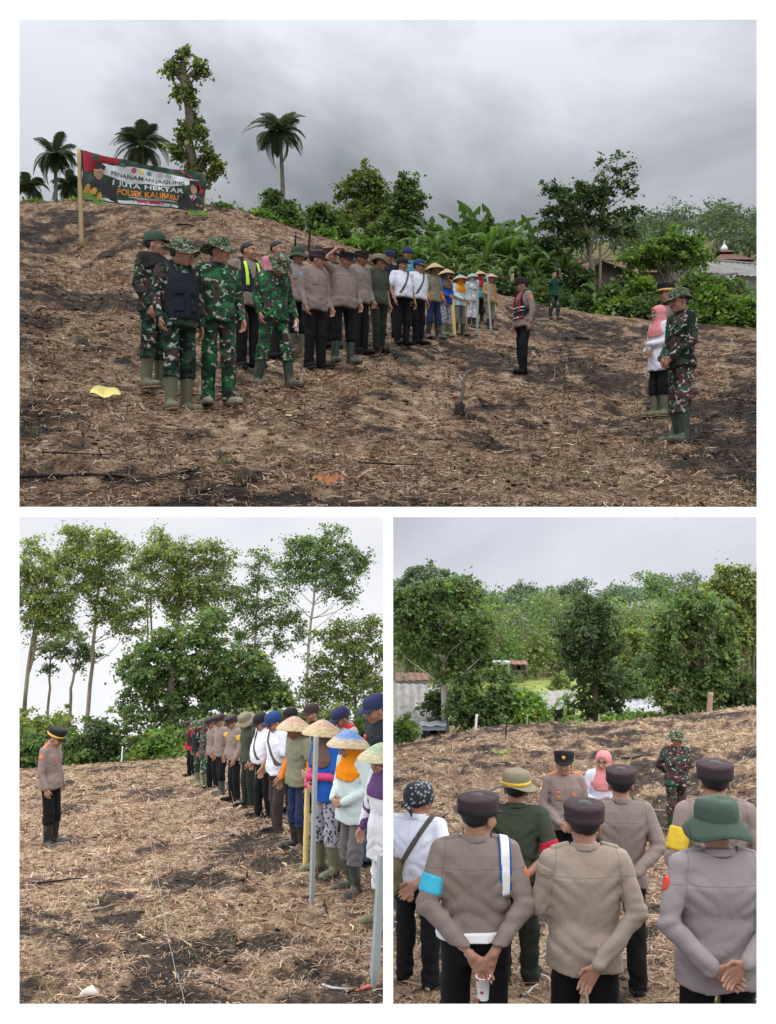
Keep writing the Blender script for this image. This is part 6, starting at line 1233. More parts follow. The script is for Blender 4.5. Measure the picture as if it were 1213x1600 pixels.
    if shirt not in ('tee',) and not hijab:       # folded collar
        K = Field((-.12, -.12, 1.38), (.12, .14, 1.51), min(h, .012))
        def ring(X, Y, Z):
            q_ = np.sqrt((X / 1.0) ** 2 + ((Y + .012) / .95) ** 2); zc = 1.452 - .22 * (Y + .012); return np.maximum(np.abs(q_ - .072 - .25 * np.maximum(0, zc - Z)) - .009, np.abs(Z - zc) - .022)
        K.add((-.1, -.1, 1.40), (.1, .1, 1.50), ring, 0); K.clip(lambda X, Y, Z: np.where(Y > .055, .016 - np.abs(X), -1) + 0 * Z); part('collar', K, CL[shirt], shirt_o)
    # ---- extras, each fitted over what it is worn on
    def wrap(name, inf, region, m, par=None, slv=None, tor=True, hh=None):
        inf = inf + .004; Wf = Field(slo - .02, shi + .03, (hh or min(h, .013)) if d < 14 else max(hh or 0, min(h, .016)))
        if tor: torso(Wf, inf)
        if slv is not None: sleeves(Wf, inf, sleeve if sleeve > .5 else 1.0, slv)
        Wf.clip(region); return part(name, Wf, CL[m], par or root)
    def armpt(i, t):
        sh, el, wr = arm[i][:3]; return sh + (el - sh) * t
    for ex in extra:
        k = ex[0]
        if k == 'pockets':
            for sx in (-1, 1): wrap('pocket', .006, lambda X, Y, Z, sx=sx: np.maximum(np.maximum(np.abs(X - sx * .088) - .047 + 0 * Z, np.abs(Z - 1.225) - .055 + 0 * X), .03 - Y), shirt, shirt_o)
        elif k == 'badge':       # (x, z, w, h, colour) on the chest
            _, bx, bz, bw, bh, cl_ = ex; wrap('badge', .010, lambda X, Y, Z: np.maximum(np.maximum(np.abs(X - bx) - bw + 0 * Z, np.abs(Z - bz) - bh + 0 * X), .03 - Y), cl_, shirt_o, hh=.009)
        elif k == 'patch':       # sleeve badge: side index, t, colour
            _, i, t, cl_ = ex; pc = armpt(i, t) + A3((i * 2 - 1) * .06, 0, .01); wrap('sleeve_badge', .006, lambda X, Y, Z: np.sqrt((X - pc[0]) ** 2 + (Y - pc[1]) ** 2 + (Z - pc[2]) ** 2) - .042, cl_, shirt_o, (i,), False, .009)
        elif k == 'armband':
            _, i, t0, t1, cl_ = ex; a, b_ = armpt(i, t0), armpt(i, t1); ab = unit(b_ - a); L = np.linalg.norm(b_ - a)
            wrap('armband', .009, lambda X, Y, Z: np.maximum(np.abs((X - a[0]) * ab[0] + (Y - a[1]) * ab[1] + (Z - a[2]) * ab[2] - L / 2) - L / 2, .115 - np.abs(X)), cl_, shirt_o, (i,), False)
        elif k == 'cuffsleeve':  # coloured undersleeve on the forearm
            cl_ = ex[1]
            for i in (0, 1):
                sh, el, wr = arm[i][:3]; Wf = Field(np.minimum(el, wr) - .1, np.maximum(el, wr) + .1, min(h, .012)); s0 = sh + (el - sh) * .75; Wf.cone(s0, el, .052, .05, .02); Wf.cone(el, wr, .049, .038, .02); Wf.wob(.004, g, 30); part('undersleeve', Wf, CL[cl_], shirt_o)
        elif k == 'vest':
            cl_, z0 = ex[1:3]
            vs_ = wrap('vest', .016, lambda X, Y, Z: np.maximum(np.maximum(z0 - Z + 0 * X, np.abs(X) - (.172 * wide - .05 * np.clip((Z - 1.2) / .2, 0, 1))), np.where((Y > 0) & (Z > (1.36 if cl_ == 'vest_navy' else 1.2)), .02 + (Z - 1.2) * .28 - np.abs(X), -1)), cl_)
            for st_ in ex[3:]:
                zc_, hw_, cs_ = st_; wrap('reflective_stripe', .022, lambda X, Y, Z: np.maximum(np.maximum(np.abs(Z - zc_) - hw_ + 0 * X, np.abs(X) - (.172 * wide - .05 * np.clip((Z - 1.2) / .2, 0, 1))), -1 + 0 * Y), cs_, vs_)
        elif k == 'vpouch':
            for bx_, bz_ in ((-.08, 1.18), (.08, 1.18), (-.08, 1.02), (.08, 1.02)): wrap('vest_pouch', .030, lambda X, Y, Z: np.maximum(np.maximum(np.abs(X - bx_) - .05 + 0 * Z, np.abs(Z - bz_) - .055 + 0 * X), .03 - Y), ex[1])
        elif k == 'vsash':       # two coloured bands down the front of a vest
            for sx in (-1, 1): wrap('reflective_band', .023, lambda X, Y, Z, sx=sx: np.maximum(np.maximum(np.abs(X - sx * (.10 + .0 * Z)) - .024 + 0 * Z, np.abs(Z - 1.25) - .17 + 0 * X), -Y - .02), ex[1])
        elif k == 'strap':       # bag strap from one shoulder to the other hip
            _, sx, cl_ = ex; n1 = unit(A3(.42, 0, -sx * .26)); pm = A3(sx * .11, 0, 1.42)
            wrap('strap', .017, lambda X, Y, Z: np.maximum(np.abs((X - pm[0]) * n1[0] + (Z - pm[2]) * n1[2]) - .019 + 0 * Y, .99 - Z + 0 * X), cl_)
        elif k == 'belt':
            _, zc_, hw_, cl_ = ex; wrap('belt', .012, lambda X, Y, Z: np.abs(Z - zc_) - hw_ + 0 * X + 0 * Y, cl_)
        elif k == 'bag':
            _, bx, by, bz, cl_ = ex; K = Field((bx - .14, by - .2, bz - .2), (bx + .14, by + .2, bz + .2), min(h, .014)); K.ell((bx, by, bz), (.055, .12, .12), .02); K.cone((bx, by - .09, bz + .08), (bx, by + .09, bz + .08), .05, .05, .04); K.cone((bx, by - .08, bz - .07), (bx, by + .08, bz - .07), .055, .055, .05); K.wob(.006, g, 25); part('bag', K, CL[cl_])
        elif k == 'braid':       # white braided shoulder cord with blue edges, round the arm hole
            for (w0, w1, cl_, inf) in ((.0, .034, 'blue', .008), (.0, .024, 'white', .014)):
                wrap('shoulder_cord', inf, lambda X, Y, Z: np.maximum(np.maximum(np.abs(X - ex[1] * (.158 + .05 * (1.40 - Z) * .3)) - w1 + 0 * Z, 1.17 - Z + 0 * X), Y - .03 + 0 * X), cl_, shirt_o, (0, 1), True, .009)
        elif k == 'epaulette':
            for sx in (-1, 1): wrap('epaulette', .008, lambda X, Y, Z, sx=sx: np.maximum(np.maximum(np.abs(X - sx * .135) - .05 + 0 * Z, np.abs(Y + .005) - .024 + 0 * X), 1.38 - Z), ex[1] if len(ex) > 1 else shirt, shirt_o, hh=.01)
        elif k == 'watch':
            i = ex[1]; sh, el, wr = arm[i][:3]; w_ = wr + (el - wr) * .05; u_ = unit(wr - el); K = Field(w_ - .07, w_ + .07, .008); K.cone(w_ - u_ * .012, w_ + u_ * .012, .036, .034, 0); part('wristwatch', K, CL['black'])
        elif k == 'cup':         # paper cup held behind the back
            wr, u = arm[1][2], arm[1][3]; pc = wr + u * .12 + A3(-.012, -.03, -.01); V, Fc = lathe([(.028, 0), (.028, .002), (.038, .115), (.041, .115), (.041, .122), (.036, .12)], 16); V[:, 2] -= .1; o = geo('paper_cup', (V + pc, Fc), CL['cup_print'], headf=False)
        elif k == 'phone':
            V, Fc = box((-.04, .235, 1.56), (.04, .247, 1.71)); geo('phone', (V, Fc), CL['black'], headf=False)
        elif k == 'bottle':
            wr, u = arm[0][2], arm[0][3]; pc = wr + u * .11; V, Fc = lathe([(.024, -.06), (.026, .03), (.02, .05), (.012, .06), (.012, .075), (.003, .076)], 12); geo('cup', (V + pc, Fc), CL['cup_print'], headf=False)
        elif k == 'neckband':
            wrap('neckband', .012, lambda X, Y, Z: np.maximum(1.425 - Z, Z - 1.47) + 0 * X + 0 * Y, ex[1], shirt_o, hh=.009)
        elif k == 'apron':
            wrap('scarf', .02, lambda X, Y, Z: np.maximum(np.maximum(1.28 - Z + .06 * np.cos(X * 9), Z - 1.47) + 0 * Y, -1 + 0 * X), ex[1])
    # ---- hair / scarf / hat
    if hijab:
        K = Field(hc - A3(.3, .28, .42), hc + A3(.3, .28, .2), min(h, .013)); K.ell(H2B((0, -.012, .028)), (.094, .112, .102), .02, Rh); K.cone(H2B((0, -.005, -.03)), H2B((0, -.01, -.11)), .082, .075, .03)
        K.column([(1.22, 0, .015, .18 * wide, .125), (1.30, 0, .01, .178 * wide, .125), (1.39, 0, 0, .135, .105), (1.46, 0, -.005, .085, .085), (1.5, 0, 0, .08, .085)], .04, infl=.012); K.ell(H2B((0, .10, -.012)), (.056, .08, .078), 0, Rh, cut=True); K.wob(.006, g, 24)
        K.clip(lambda X, Y, Z: 1.235 + .05 * np.abs(X) / .18 - .06 * np.maximum(Y, 0) / .12 - Z); part('headscarf', K, CL[hijab])
    elif hair:
        K = Field(hc - .15, hc + .16, min(h, .016)); K.ell(H2B((0, -.016, .032)), (.081, .101, .090), .0, Rh)
        def cutf(X, Y, Z):
            a, b_, c_ = X - hc[0], Y - hc[1], Z - hc[2]; lx, ly, lz = ((Rh[0, i] * a + Rh[1, i] * b_ + Rh[2, i] * c_) / HS for i in range(3)); return np.maximum(-.045 - .012 * np.sin(lx * 60) - lz + 1.15 * np.maximum(ly + .03, 0), ly - .075 + 0 * lz)
        K.clip(cutf); K.wob(.0015, g, 120); part('hair', K, CL['hair'])
    if hat:
        H_ = hat_geo(hat, g); hm = hatc if isinstance(hatc, tuple) else (hatc,) * 6; ho = None
        for j, (nm, vf) in enumerate(H_.items()):
            m = CL.get(hm[min(j, len(hm) - 1)])
            if hat == 'cone' and nm == 'hat':
                rr = np.linalg.norm(vf[0][:, :2], axis=1); ca, cb = CONE[hatc[0] if isinstance(hatc, tuple) else hatc]; t_ = sstep(.12, .15, rr)[:, None]; colr = np.array(ca) * (1 - t_) + np.array(cb) * t_; an_ = np.arange(len(rr)) % 56; ri_ = np.arange(len(rr)) // 56; colr = colr * (0.62 + .5 * vnoise(an_ * .9 + 3.3, ri_ * 1.1, 3) + .14 * ((an_ + ri_) % 2) - .1 * (ri_ % 5 == 0))[:, None]; Rm = rotm(head[0], head[1] * .1 - .1)
                ho = geo('conical_hat', vf, attr_mat('woven_hat', .8, .2, 60, .4, .5), col=colr, Rm=Rm)
            elif hat == 'cone': geo(nm, vf, CL['straw_lining'], ho, Rm=Rm)
            else:
                o = geo(nm, vf, m, ho); ho = ho or o
        if cap_mark:
            V, Fc = lathe([(.02, 0), (.02, .004), (.002, .006)], 10); V = np.stack([V[:, 0], V[:, 2] + .118, V[:, 1] + .088], 1); geo('cap_badge', (V, Fc), CL[cap_mark], ho)
    if glasses:
        gl = []
        for sx in (-1, 1): gl.append(tube([(sx * .032 + .022 * math.cos(t), .1, .004 + .017 * math.sin(t)) for t in np.linspace(0, 2 * math.pi, 13)], .0026, 5, False))
        gl += [tube([(-.01, .1, .006), (.01, .1, .006)], .0025, 5), tube([(.054, .1, .006), (.08, .0, .004)], .002, 5), tube([(-.054, .1, .006), (-.08, .0, .004)], .002, 5)]; geo('glasses', join(gl), CL['black'])
    return root
def dots(name, bg_, fg, sc, thr):
    b = NB('print_' + name); v = b.coord(); q = b.n('ShaderNodeTexVoronoi'); q.inputs['Scale'].default_value = sc; b.l(v, q.inputs['Vector']); m = b.math('LESS_THAN', q.outputs['Distance'], thr); b.bsdf(b.mix(m, bg_, fg), 0.7); return b.m
CLOTHES = {'police': cloth('police_taupe', (0.235, 0.185, 0.165)), 'police_grey': cloth('police_grey_taupe', (0.26, 0.22, 0.205)), 'police_tan': cloth('police_sand_taupe', (0.33, 0.265, 0.215)), 'police_lilac': cloth('police_cool_grey', (0.27, 0.235, 0.235)),
    'black': cloth('black', (0.007, 0.007, 0.009)), 'dark': cloth('charcoal', (0.020, 0.019, 0.021)), 'navy': cloth('navy', (0.018, 0.028, 0.075)), 'vest_navy': cloth('vest_navy', (0.013, 0.016, 0.026)), 'brownblack': cloth('dark_brown', (0.05, 0.036, 0.036)), 'green_shirt': cloth('moss_green', (0.050, 0.062, 0.042)), 'green_pants': cloth('dark_moss_green', (0.020, 0.025, 0.019)),
    'white_shirt': cloth('white', (0.66, 0.68, 0.78)), 'khaki': cloth('khaki_green', (0.20, 0.195, 0.135)), 'royal': cloth('royal_blue', (0.012, 0.08, 0.36)), 'paleblue': cloth('pale_aqua', (0.48, 0.57, 0.58)), 'greytr': cloth('grey_trousers', (0.12, 0.115, 0.115)), 'jeans': cloth('blue_jeans', (0.06, 0.10, 0.17)),
    'teal': cloth('teal', (0.10, 0.34, 0.36)), 'tan': cloth('tan', (0.38, 0.24, 0.12)), 'pinkshirt': cloth('pink', (0.52, 0.22, 0.26)), 'orange': cloth('orange', (0.68, 0.20, 0.015)), 'orange_scarf': cloth('amber_scarf', (0.70, 0.22, 0.004)), 'brown_scarf': cloth('brown_scarf', (0.13, 0.08, 0.068)), 'pink_scarf': cloth('pink_scarf', (0.62, 0.23, 0.24)),
    'white_lace': cloth('white_lace', (0.55, 0.55, 0.60)), 'purple': cloth('purple', (0.10, 0.045, 0.14)), 'magenta': cloth('magenta', (0.55, 0.05, 0.16)), 'lightgrey': cloth('light_grey', (0.36, 0.37, 0.40)), 'redcloth': cloth('red', (0.5, 0.02, 0.04)), 'skyblue': cloth('sky_blue', (0.06, 0.45, 0.62)), 'blue': cloth('badge_blue', (0.03, 0.10, 0.35)), 'white': plain('white_leather', (0.75, 0.76, 0.76), 0.5), 'dark_shirt': cloth('black_shirt', (0.018, 0.020, 0.028)), 'forest': cloth('forest_green', (0.018, 0.075, 0.045)),
    'camo_dark': camo('dark', (0.020, 0.060, 0.035), (0.008, 0.016, 0.012), (0.055, 0.032, 0.034), (0.34, 0.34, 0.30), 7.5, .635), 'camo_bright': camo('bright', (0.022, 0.115, 0.045), (0.010, 0.045, 0.022), (0.060, 0.036, 0.038), (0.36, 0.38, 0.30), 7, .63), 'camo_green': camo('vivid', (0.015, 0.15, 0.045), (0.012, 0.055, 0.025), (0.05, 0.032, 0.036), (0.33, 0.38, 0.28), 8, .65), 'camo_maroon': camo('maroon', (0.030, 0.085, 0.050), (0.05, 0.020, 0.026), (0.085, 0.028, 0.036), (0.42, 0.40, 0.36), 9, .62), 'camo_hat': camo('hat', (0.06, 0.11, 0.05), (0.04, 0.07, 0.04), (0.09, 0.055, 0.045), (0.34, 0.36, 0.27), 16, .6),
    'hat_maroon': cloth('maroon_brown_cap', (0.042, 0.026, 0.030)), 'hat_black': cloth('black_cap', (0.016, 0.015, 0.018)), 'hat_green': cloth('green_hat', (0.048, 0.076, 0.056)), 'hat_khaki': cloth('khaki_hat', (0.20, 0.175, 0.12)), 'hat_blue': cloth('blue_cap', (0.018, 0.05, 0.16)), 'hat_navy': cloth('navy_cap', (0.022, 0.026, 0.075)),
    'black_rubber': rubber('black_rubber', (0.020, 0.022, 0.024), 0.38), 'green_rubber': rubber('green_rubber', (0.030, 0.055, 0.040), 0.4), 'olive_rubber': rubber('olive_rubber', (0.125, 0.135, 0.080), 0.5), 'grey_rubber': rubber('grey_green_rubber', (0.030, 0.042, 0.038), 0.42), 'sole_dark': plain('dark_sole', (0.05, .045, .04), .8), 'sole_tan': plain('tan_sole', (0.36, .26, .15), .8), 'khaki_shoe': plain('khaki_boot_toe', (0.25, .24, .17), .6),
    'hair': plain('black_hair', (0.012, 0.010, 0.010), 0.55, .3, 60), 'hivis': plain('hi_vis_yellow', (0.52, 0.82, 0.06), .5), 'silver': plain('reflective_silver', (0.62, .64, .65), .35, .1, 20, .5), 'yellow': plain('yellow_band', (0.62, 0.42, 0.03), .7, .4, 25), 'badge_red': plain('badge_red', (0.55, .05, .04), .6, .3, 60), 'badge_gold': plain('badge_gold', (0.62, .36, .06), .5, .3, 60), 'badge_orange': plain('badge_orange', (0.62, .17, .05), .6, .35, 60), 'badge_blue': plain('badge_pale_blue', (0.16, .30, .55), .6, .4, 50),
    'cup_print': dots('cup', (0.78, 0.77, 0.76), (0.55, 0.03, 0.08), 34, .34), 'floral': dots('floral', (0.30, 0.29, 0.34), (0.035, 0.035, 0.06), 26, .42), 'patterned': dots('patterned', (0.52, 0.55, 0.56), (0.12, 0.16, 0.2), 24, .4), 'batik': dots('batik', (0.020, 0.022, 0.028), (0.22, 0.27, 0.30), 30, .36), 'straw_lining': plain('straw_lining', (0.30, 0.20, 0.10), .8, .3, 40), 'bagcloth': cloth('brown_bag', (0.11, 0.095, 0.045)), 'strap_grey': cloth('grey_strap', (0.085, 0.078, 0.066)), 'checker': dots('checker', (0.45, .02, .03), (0.7, .7, .7), 22, .4)}
CONE = {'tan': ((0.50, 0.37, 0.22), (0.54, 0.41, 0.25)), 'pink': ((0.54, 0.37, 0.28), (0.55, 0.42, 0.26)), 'blue': ((0.17, 0.28, 0.54), (0.53, 0.43, 0.30)), 'teal': ((0.24, 0.43, 0.38), (0.42, 0.47, 0.38)), 'redtan': ((0.52, 0.36, 0.27), (0.55, 0.43, 0.27)), 'green': ((0.34, 0.42, 0.28), (0.50, 0.46, 0.30))}
G = 'people lined up on the hillside in the upper view'
POL = [('pockets',), ('epaulette',)]
person(1, 'camouflaged soldier with plain green cap and wristwatch at the back left end of the line', 240, 354, 605, 11.8, 62, 'ball', ('hat_green',), 'camo_dark', pants='camo_dark', boots='olive_rubber', head=(.45, -.05), extra=[('watch', 1), ('apron', 'dark')], group=G)
person(1, 'soldier with navy vest over camouflage and olive boots, nearest in the line', 279, 371, 645, 10.7, 38, 'boonie', ('camo_hat',), 'camo_dark', pants='camo_dark', boots='olive_rubber', head=(.75, .08), extra=[('vest', 'vest_navy', .90), ('vpouch', 'vest_navy')], group=G, skin=1, belly=.02)
person(1, 'soldier in bright green camouflage with wide boonie hat and trousers over his boots', 341, 362, 628, 11.1, 28, 'boonie', ('camo_hat',), 'camo_bright', pants='camo_bright', shoes='khaki_shoe', head=(.7, -.02), extra=[('pockets',)], group=G, hem=.84)
person(1, 'bareheaded traffic policeman in a yellow banded reflective vest', 387, 375, 577, 14.3, 40, None, None, 'police', pants='black', head=(.55, 0), extra=[('vest', 'dark', 1.0), ('vsash', 'hivis'), ('patch', 1, .3, 'badge_blue')], group=G, wide=1.08, belly=.02)
person(1, 'stooping soldier in vivid green camouflage looking down, feet apart, in dark green boots', 428, 390, 606, 13.2, 35, 'boonie', ('camo_hat',), 'camo_green', pants='camo_green', boots='green_rubber', arms=('hangf', 'hangf'), head=(.35, .75), stance=.19, step=-.07, extra=[('pockets',), ('bottle',)], group=G)
person(1, 'man in pink half hidden behind the stooping soldier', 432, 376, 566, 16, 45, None, None, 'pinkshirt', pants='dark', head=(.2, .1), group=G)
person(1, 'policeman in a dark green bucket hat standing in the second row', 465, 383, 553, 17, 30, 'bucket', ('hat_green',), 'police_grey', pants='black', boots='olive_rubber', head=(.25, .0), extra=[('pockets',)], group=G)
person(1, 'policeman with dark cap and sleeve badge in front of the bucket hat policeman', 492, 388, 577, 15.5, 42, 'police', ('hat_maroon',), 'police', pants='black', arms=('hangf', 'hangf'), head=(.55, .05), extra=POL + [('patch', 1, .25, 'badge_blue'), ('badge', .088, 1.27, .02, .012, 'badge_orange')], group=G, belly=.01)
person(1, 'policeman with a yellow armband peering from behind in the middle of the line', 514, 387, 548, 18, 45, 'police', ('hat_maroon',), 'police', pants='black', head=(.4, 0), extra=[('armband', 1, .3, .6, 'yellow')], group=G)
person(1, 'tall policeman raising his hand to his cap, in green rubber boots', 536, 384, 565, 16.2, 35, 'police', ('hat_black',), 'police', pants='black', boots='green_rubber', arms=('hang', 'cap'), head=(.3, .35), extra=[('pockets',), ('badge', .088, 1.30, .03, .012, 'badge_orange')], group=G, belly=.03, wide=1.06)
person(1, 'policeman with black cap and darker face right of the arm raising man', 562, 387, 552, 17.8, 45, 'police', ('hat_black',), 'police', pants='black', head=(.3, .2), extra=[('pockets',), ('armband', 1, .3, .55, 'yellow')], group=G, skin=3)
person(1, 'man in moss green uniform and khaki boonie hat in the line', 591, 392, 549, 18.6, 48, 'boonie', ('hat_khaki',), 'green_shirt', sleeve=.4, pants='green_pants', head=(.5, .05), extra=[('pockets',)], group=G)
person(1, 'man in black shirt and black cap standing behind the white shirts', 607, 389, 528, 21.5, 35, 'ball', ('hat_navy',), 'dark_shirt', sleeve=.4, pants='dark', group=G, extra=[('badge', -.08, 1.28, .03, .02, 'badge_red')])
person(1, 'stout man in white shirt with black cap and dark cross strap', 628, 402, 541, 21, 35, 'ball', ('hat_black',), 'white_shirt', sleeve=.4, pants='black', head=(.3, .0), belly=.05, wide=1.12, extra=[('strap', -1, 'strap_grey'), ('belt', .90, .015, 'black')], group=G, hem=.92)
person(1, 'man in pale aqua shirt and blue cap behind the two white shirts', 636, 393, 518, 24.5, 30, 'ball', ('hat_blue',), 'teal', sleeve=.4, pants='dark', group=G)
person(1, 'man in white shirt with dark blue cap and dark glasses right of the stout man', 653, 402, 537, 21.7, 42, 'ball', ('hat_blue', 'badge_gold'), 'white_shirt', sleeve=.4, pants='black', head=(.35, .1), belly=.02, glasses=True, extra=[('strap', -1, 'strap_grey')], group=G, hem=.90)
person(1, 'farmer in khaki shirt with orange undersleeves and conical hat', 677, 410, 531, 23.5, 45, 'cone', 'tan', 'khaki', sleeve=.4, pants='navy', boots='black_rubber', head=(.3, .15), extra=[('cuffsleeve', 'orange'), ('pockets',)], group=G, skin=3)
person(1, 'woman in royal blue top and brown headscarf under a conical hat in the upper view', 696, 418, 526, 25, 45, 'cone', 'pink', 'royal', pants='floral', boots='olive_rubber', hijab='brown_scarf', head=(.2, .1), arms=('front', 'front'), group=G)
person(1, 'woman with orange headscarf and blue topped conical hat in the upper view', 718, 427, 524, 28, 45, 'cone', 'blue', 'paleblue', pants='greytr', boots='black_rubber', hijab='orange_scarf', head=(.2, .1), arms=('front', 'front'), group=G)
person(1, 'woman in patterned white blouse under a teal conical hat', 737, 431, 518, 31, 45, 'cone', 'teal', 'patterned', pants='white_lace', boots='black_rubber', hijab='white_lace', head=(.2, .1), group=G)
person(1, 'woman in teal shirt under a tan conical hat near the end of the line', 749, 431, 516, 32, 45, 'cone', 'tan', 'teal', pants='dark', boots='black_rubber', hijab='redcloth', head=(.2, .1), group=G)
person(1, 'farmer in tan and orange clothes with conical hat, last of the line', 766, 425, 515, 31.5, 40, 'cone', 'redtan', 'tan', pants='khaki', boots='black_rubber', head=(.2, .1), arms=('hang', 'bent'), extra=[('cuffsleeve', 'orange')], group=G)
person(1, 'officer in red and black vest facing the line from the centre of the field', 818, 432, 587, 18.8, -70, 'police', ('hat_maroon', 'hat_black', 'hat_black'), 'police', pants='black', arms=('hang', 'hang'), head=(-.1, .02), extra=[('vest', 'dark', .96, (1.16, .014, 'silver'), (1.10, .010, 'silver'), (.985, .018, 'checker')), ('vsash', 'redcloth'), ('patch', 0, .28, 'badge_orange'), ('patch', 1, .28, 'badge_orange')], wide=1.04)
person(1, 'man in forest green shirt and camouflage trousers lifting a phone to his face', 866, 424, 500, 38, 20, None, None, 'forest', pants='camo_dark', boots='black_rubber', arms=('phone', 'phone'), extra=[('phone',)], head=(0, 0))
person(1, 'black capped police officer behind the pink headscarfed woman', 1043, 436, 622, 16, -75, 'officer', ('hat_black', 'badge_gold', 'hat_black'), 'police', pants='black', arms=('back', 'back2'), head=(.0, 0))
person(1, 'woman in pink headscarf and white blouse holding her hands before her', 1031, 475, 652, 14.9, -65, None, None, 'white_shirt', pants='black', boots='olive_rubber', hijab='pink_scarf', arms=('fold', 'front'), hem=.70, dress=True, glasses=True, head=(-.1, .05), skin=2)
person(1, 'soldier in camouflage and boonie hat with dark green boots, at the far right', 1064, 447, 692, 12, -72, 'boonie', ('camo_hat',), 'camo_dark', pants='camo_maroon', boots='green_rubber', arms=('frontlow', 'frontlow'), head=(-.1, .02), extra=[('pockets',)])
G = 'people lined up in the lower left view'
person(2, 'lone police officer with black cap facing the line in the lower left view', 80, 1131, 1320, 15.7, 78, 'officer', ('hat_black', 'badge_gold', 'hat_black'), 'police', pants='black', boots='black_rubber', arms=('hang', 'hang'), head=(0, .42), extra=[('pockets',), ('patch', 1, .25, 'badge_orange'), ('badge', .088, 1.24, .025, .03, 'badge_red'), ('epaulette', 'badge_orange')])
person(2, 'man in red and dark vest, farthest of the lower left line', 300, 1121, 1212, 32, -62, 'police', ('hat_maroon',), 'redcloth', pants='black', head=(0, .4), extra=[('vest', 'dark', .96)], group=G)
person(2, 'soldier in dark vest over camouflage, second farthest of the lower left line', 309, 1123, 1222, 29.5, -62, 'boonie', ('camo_hat',), 'camo_dark', pants='camo_dark', boots='olive_rubber', head=(0, .4), extra=[('vest', 'vest_navy', .9)], group=G)
person(2, 'soldier in reddish camouflage and boonie hat toward the far end of the lower left line', 322, 1118, 1228, 26.5, -60, 'boonie', ('camo_hat',), 'camo_maroon', pants='camo_bright', boots='olive_rubber', head=(0, .4), group=G)
person(2, 'slim policeman with maroon cap and yellow shoulder band next to the soldiers', 333, 1117, 1236, 25, -60, 'police', ('hat_maroon',), 'police', pants='black', head=(0, .4), extra=[('armband', 0, .15, .5, 'yellow')], group=G)
person(2, 'policeman with yellow armband and green rubber boots in the lower left line', 347, 1110, 1240, 22.7, -60, 'police', ('hat_maroon',), 'police', pants='black', boots='green_rubber', head=(0, .42), extra=[('armband', 0, .2, .55, 'yellow'), ('pockets',)], group=G, belly=.02)
person(2, 'policeman with yellow armband next to the moss green man in the lower left line', 367, 1110, 1250, 21, -60, 'police', ('hat_maroon',), 'police', pants='black', head=(0, .42), extra=[('armband', 0, .2, .55, 'yellow'), ('pockets',)], group=G)
person(2, 'man in moss green uniform and khaki boonie hat with bowed head', 389, 1108, 1262, 19, -58, 'boonie', ('hat_khaki',), 'green_shirt', pants='green_pants', head=(0, .45), extra=[('pockets',)], group=G)
person(2, 'stout man in white shirt and dark cap with a grey cross strap', 413, 1110, 1278, 17.4, -58, 'ball', ('hat_black',), 'white_shirt', sleeve=.4, pants='black', belly=.06, wide=1.1, head=(0, .4), extra=[('strap', 1, 'strap_grey')], group=G, hem=.92)
person(2, 'man in white shirt and blue cap with brown cross strap', 434, 1105, 1302, 15, -58, 'ball', ('hat_blue', 'hat_navy', 'hat_navy'), 'white_shirt', sleeve=.4, pants='brownblack', head=(0, .42), extra=[('strap', 1, 'strap_grey'), ('patch', 0, .4, 'badge_gold')], group=G, hem=.85, glasses=True)
person(2, 'farmer in khaki shirt with orange undersleeve, blue trousers and black boots', 467, 1111, 1325, 13.2, -55, 'cone', 'redtan', 'khaki', sleeve=.4, pants='navy', boots='black_rubber', head=(0, .45), extra=[('cuffsleeve', 'orange'), ('pockets',)], group=G, skin=3)
person(2, 'woman in royal blue top with pink sleeves and brown headscarf under a pink conical hat', 510, 1116, 1360, 11.1, -50, 'cone', 'pink', 'royal', sleeve=.4, pants='floral', boots='olive_rubber', hijab='brown_scarf', arms=('fold', 'front'), head=(-.2, .25), extra=[('cuffsleeve', 'magenta')], group=G)
person(2, 'woman in pale aqua blouse and amber headscarf under a blue topped conical hat', 552, 1137, 1397, 10.3, -50, 'cone', 'blue', 'paleblue', pants='greytr', boots='grey_rubber', hijab='orange_scarf', arms=('front', 'front'), head=(-.1, .35), hem=.76, dress=True, group=G)
person(2, 'woman under a green conical hat at the right edge, lower left view', 604, 1153, 1445, 9.1, -50, 'cone', 'green', 'white_lace', pants='white_lace', boots='olive_rubber', hijab='purple', arms=('hangf', 'hangf'), head=(0, .3), extra=[('cuffsleeve', 'purple')], hem=.62, dress=True, group=G)
person(2, 'man in navy cap and grey shirt with red collar behind the women', 541, 1093, 1300, 14, -62, 'ball', ('hat_navy',), 'lightgrey', sleeve=.4, pants='dark', head=(0, .5), extra=[('neckband', 'redcloth')], group=G, skin=3)
person(2, 'man in black shirt, dark cap and jeans at the right edge of the lower left', 594, 1075, 1352, 11, -60, 'ball', ('hat_navy', 'hat_navy', 'hat_navy'), 'dark_shirt', sleeve=.4, pants='jeans', head=(0, .3), extra=[('badge', .08, 1.28, .03, .02, 'badge_red')], group=G, skin=1)
person(2, 'man in black cap half hidden behind the khaki shirted farmer', 457, 1104, 1272, 18, -60, 'ball', ('hat_black',), 'dark', pants='dark', head=(0, .1), group=G)
person(2, 'man in maroon cap and green camouflage half hidden between the two conical hats', 490, 1102, 1282, 17, -55, 'ball', ('hat_maroon',), 'camo_dark', pants='camo_dark', head=(0, .1), group=G)
G = 'men seen from behind in the lower right view'
person(3, 'man in white shirt with batik head cloth and shoulder bag at the left edge', 652, 1212, 1530, 8.0, 158, 'scarfcap', ('batik', 'batik'), 'white_shirt', sleeve=.4, pants='black', arms=('back', 'back2'), head=(-.45, .0), extra=[('strap', 1, 'strap_grey'), ('bag', -.13, -.19, 1.0, 'bagcloth')], ls=.86, group=G, hem=.93, belly=.02)
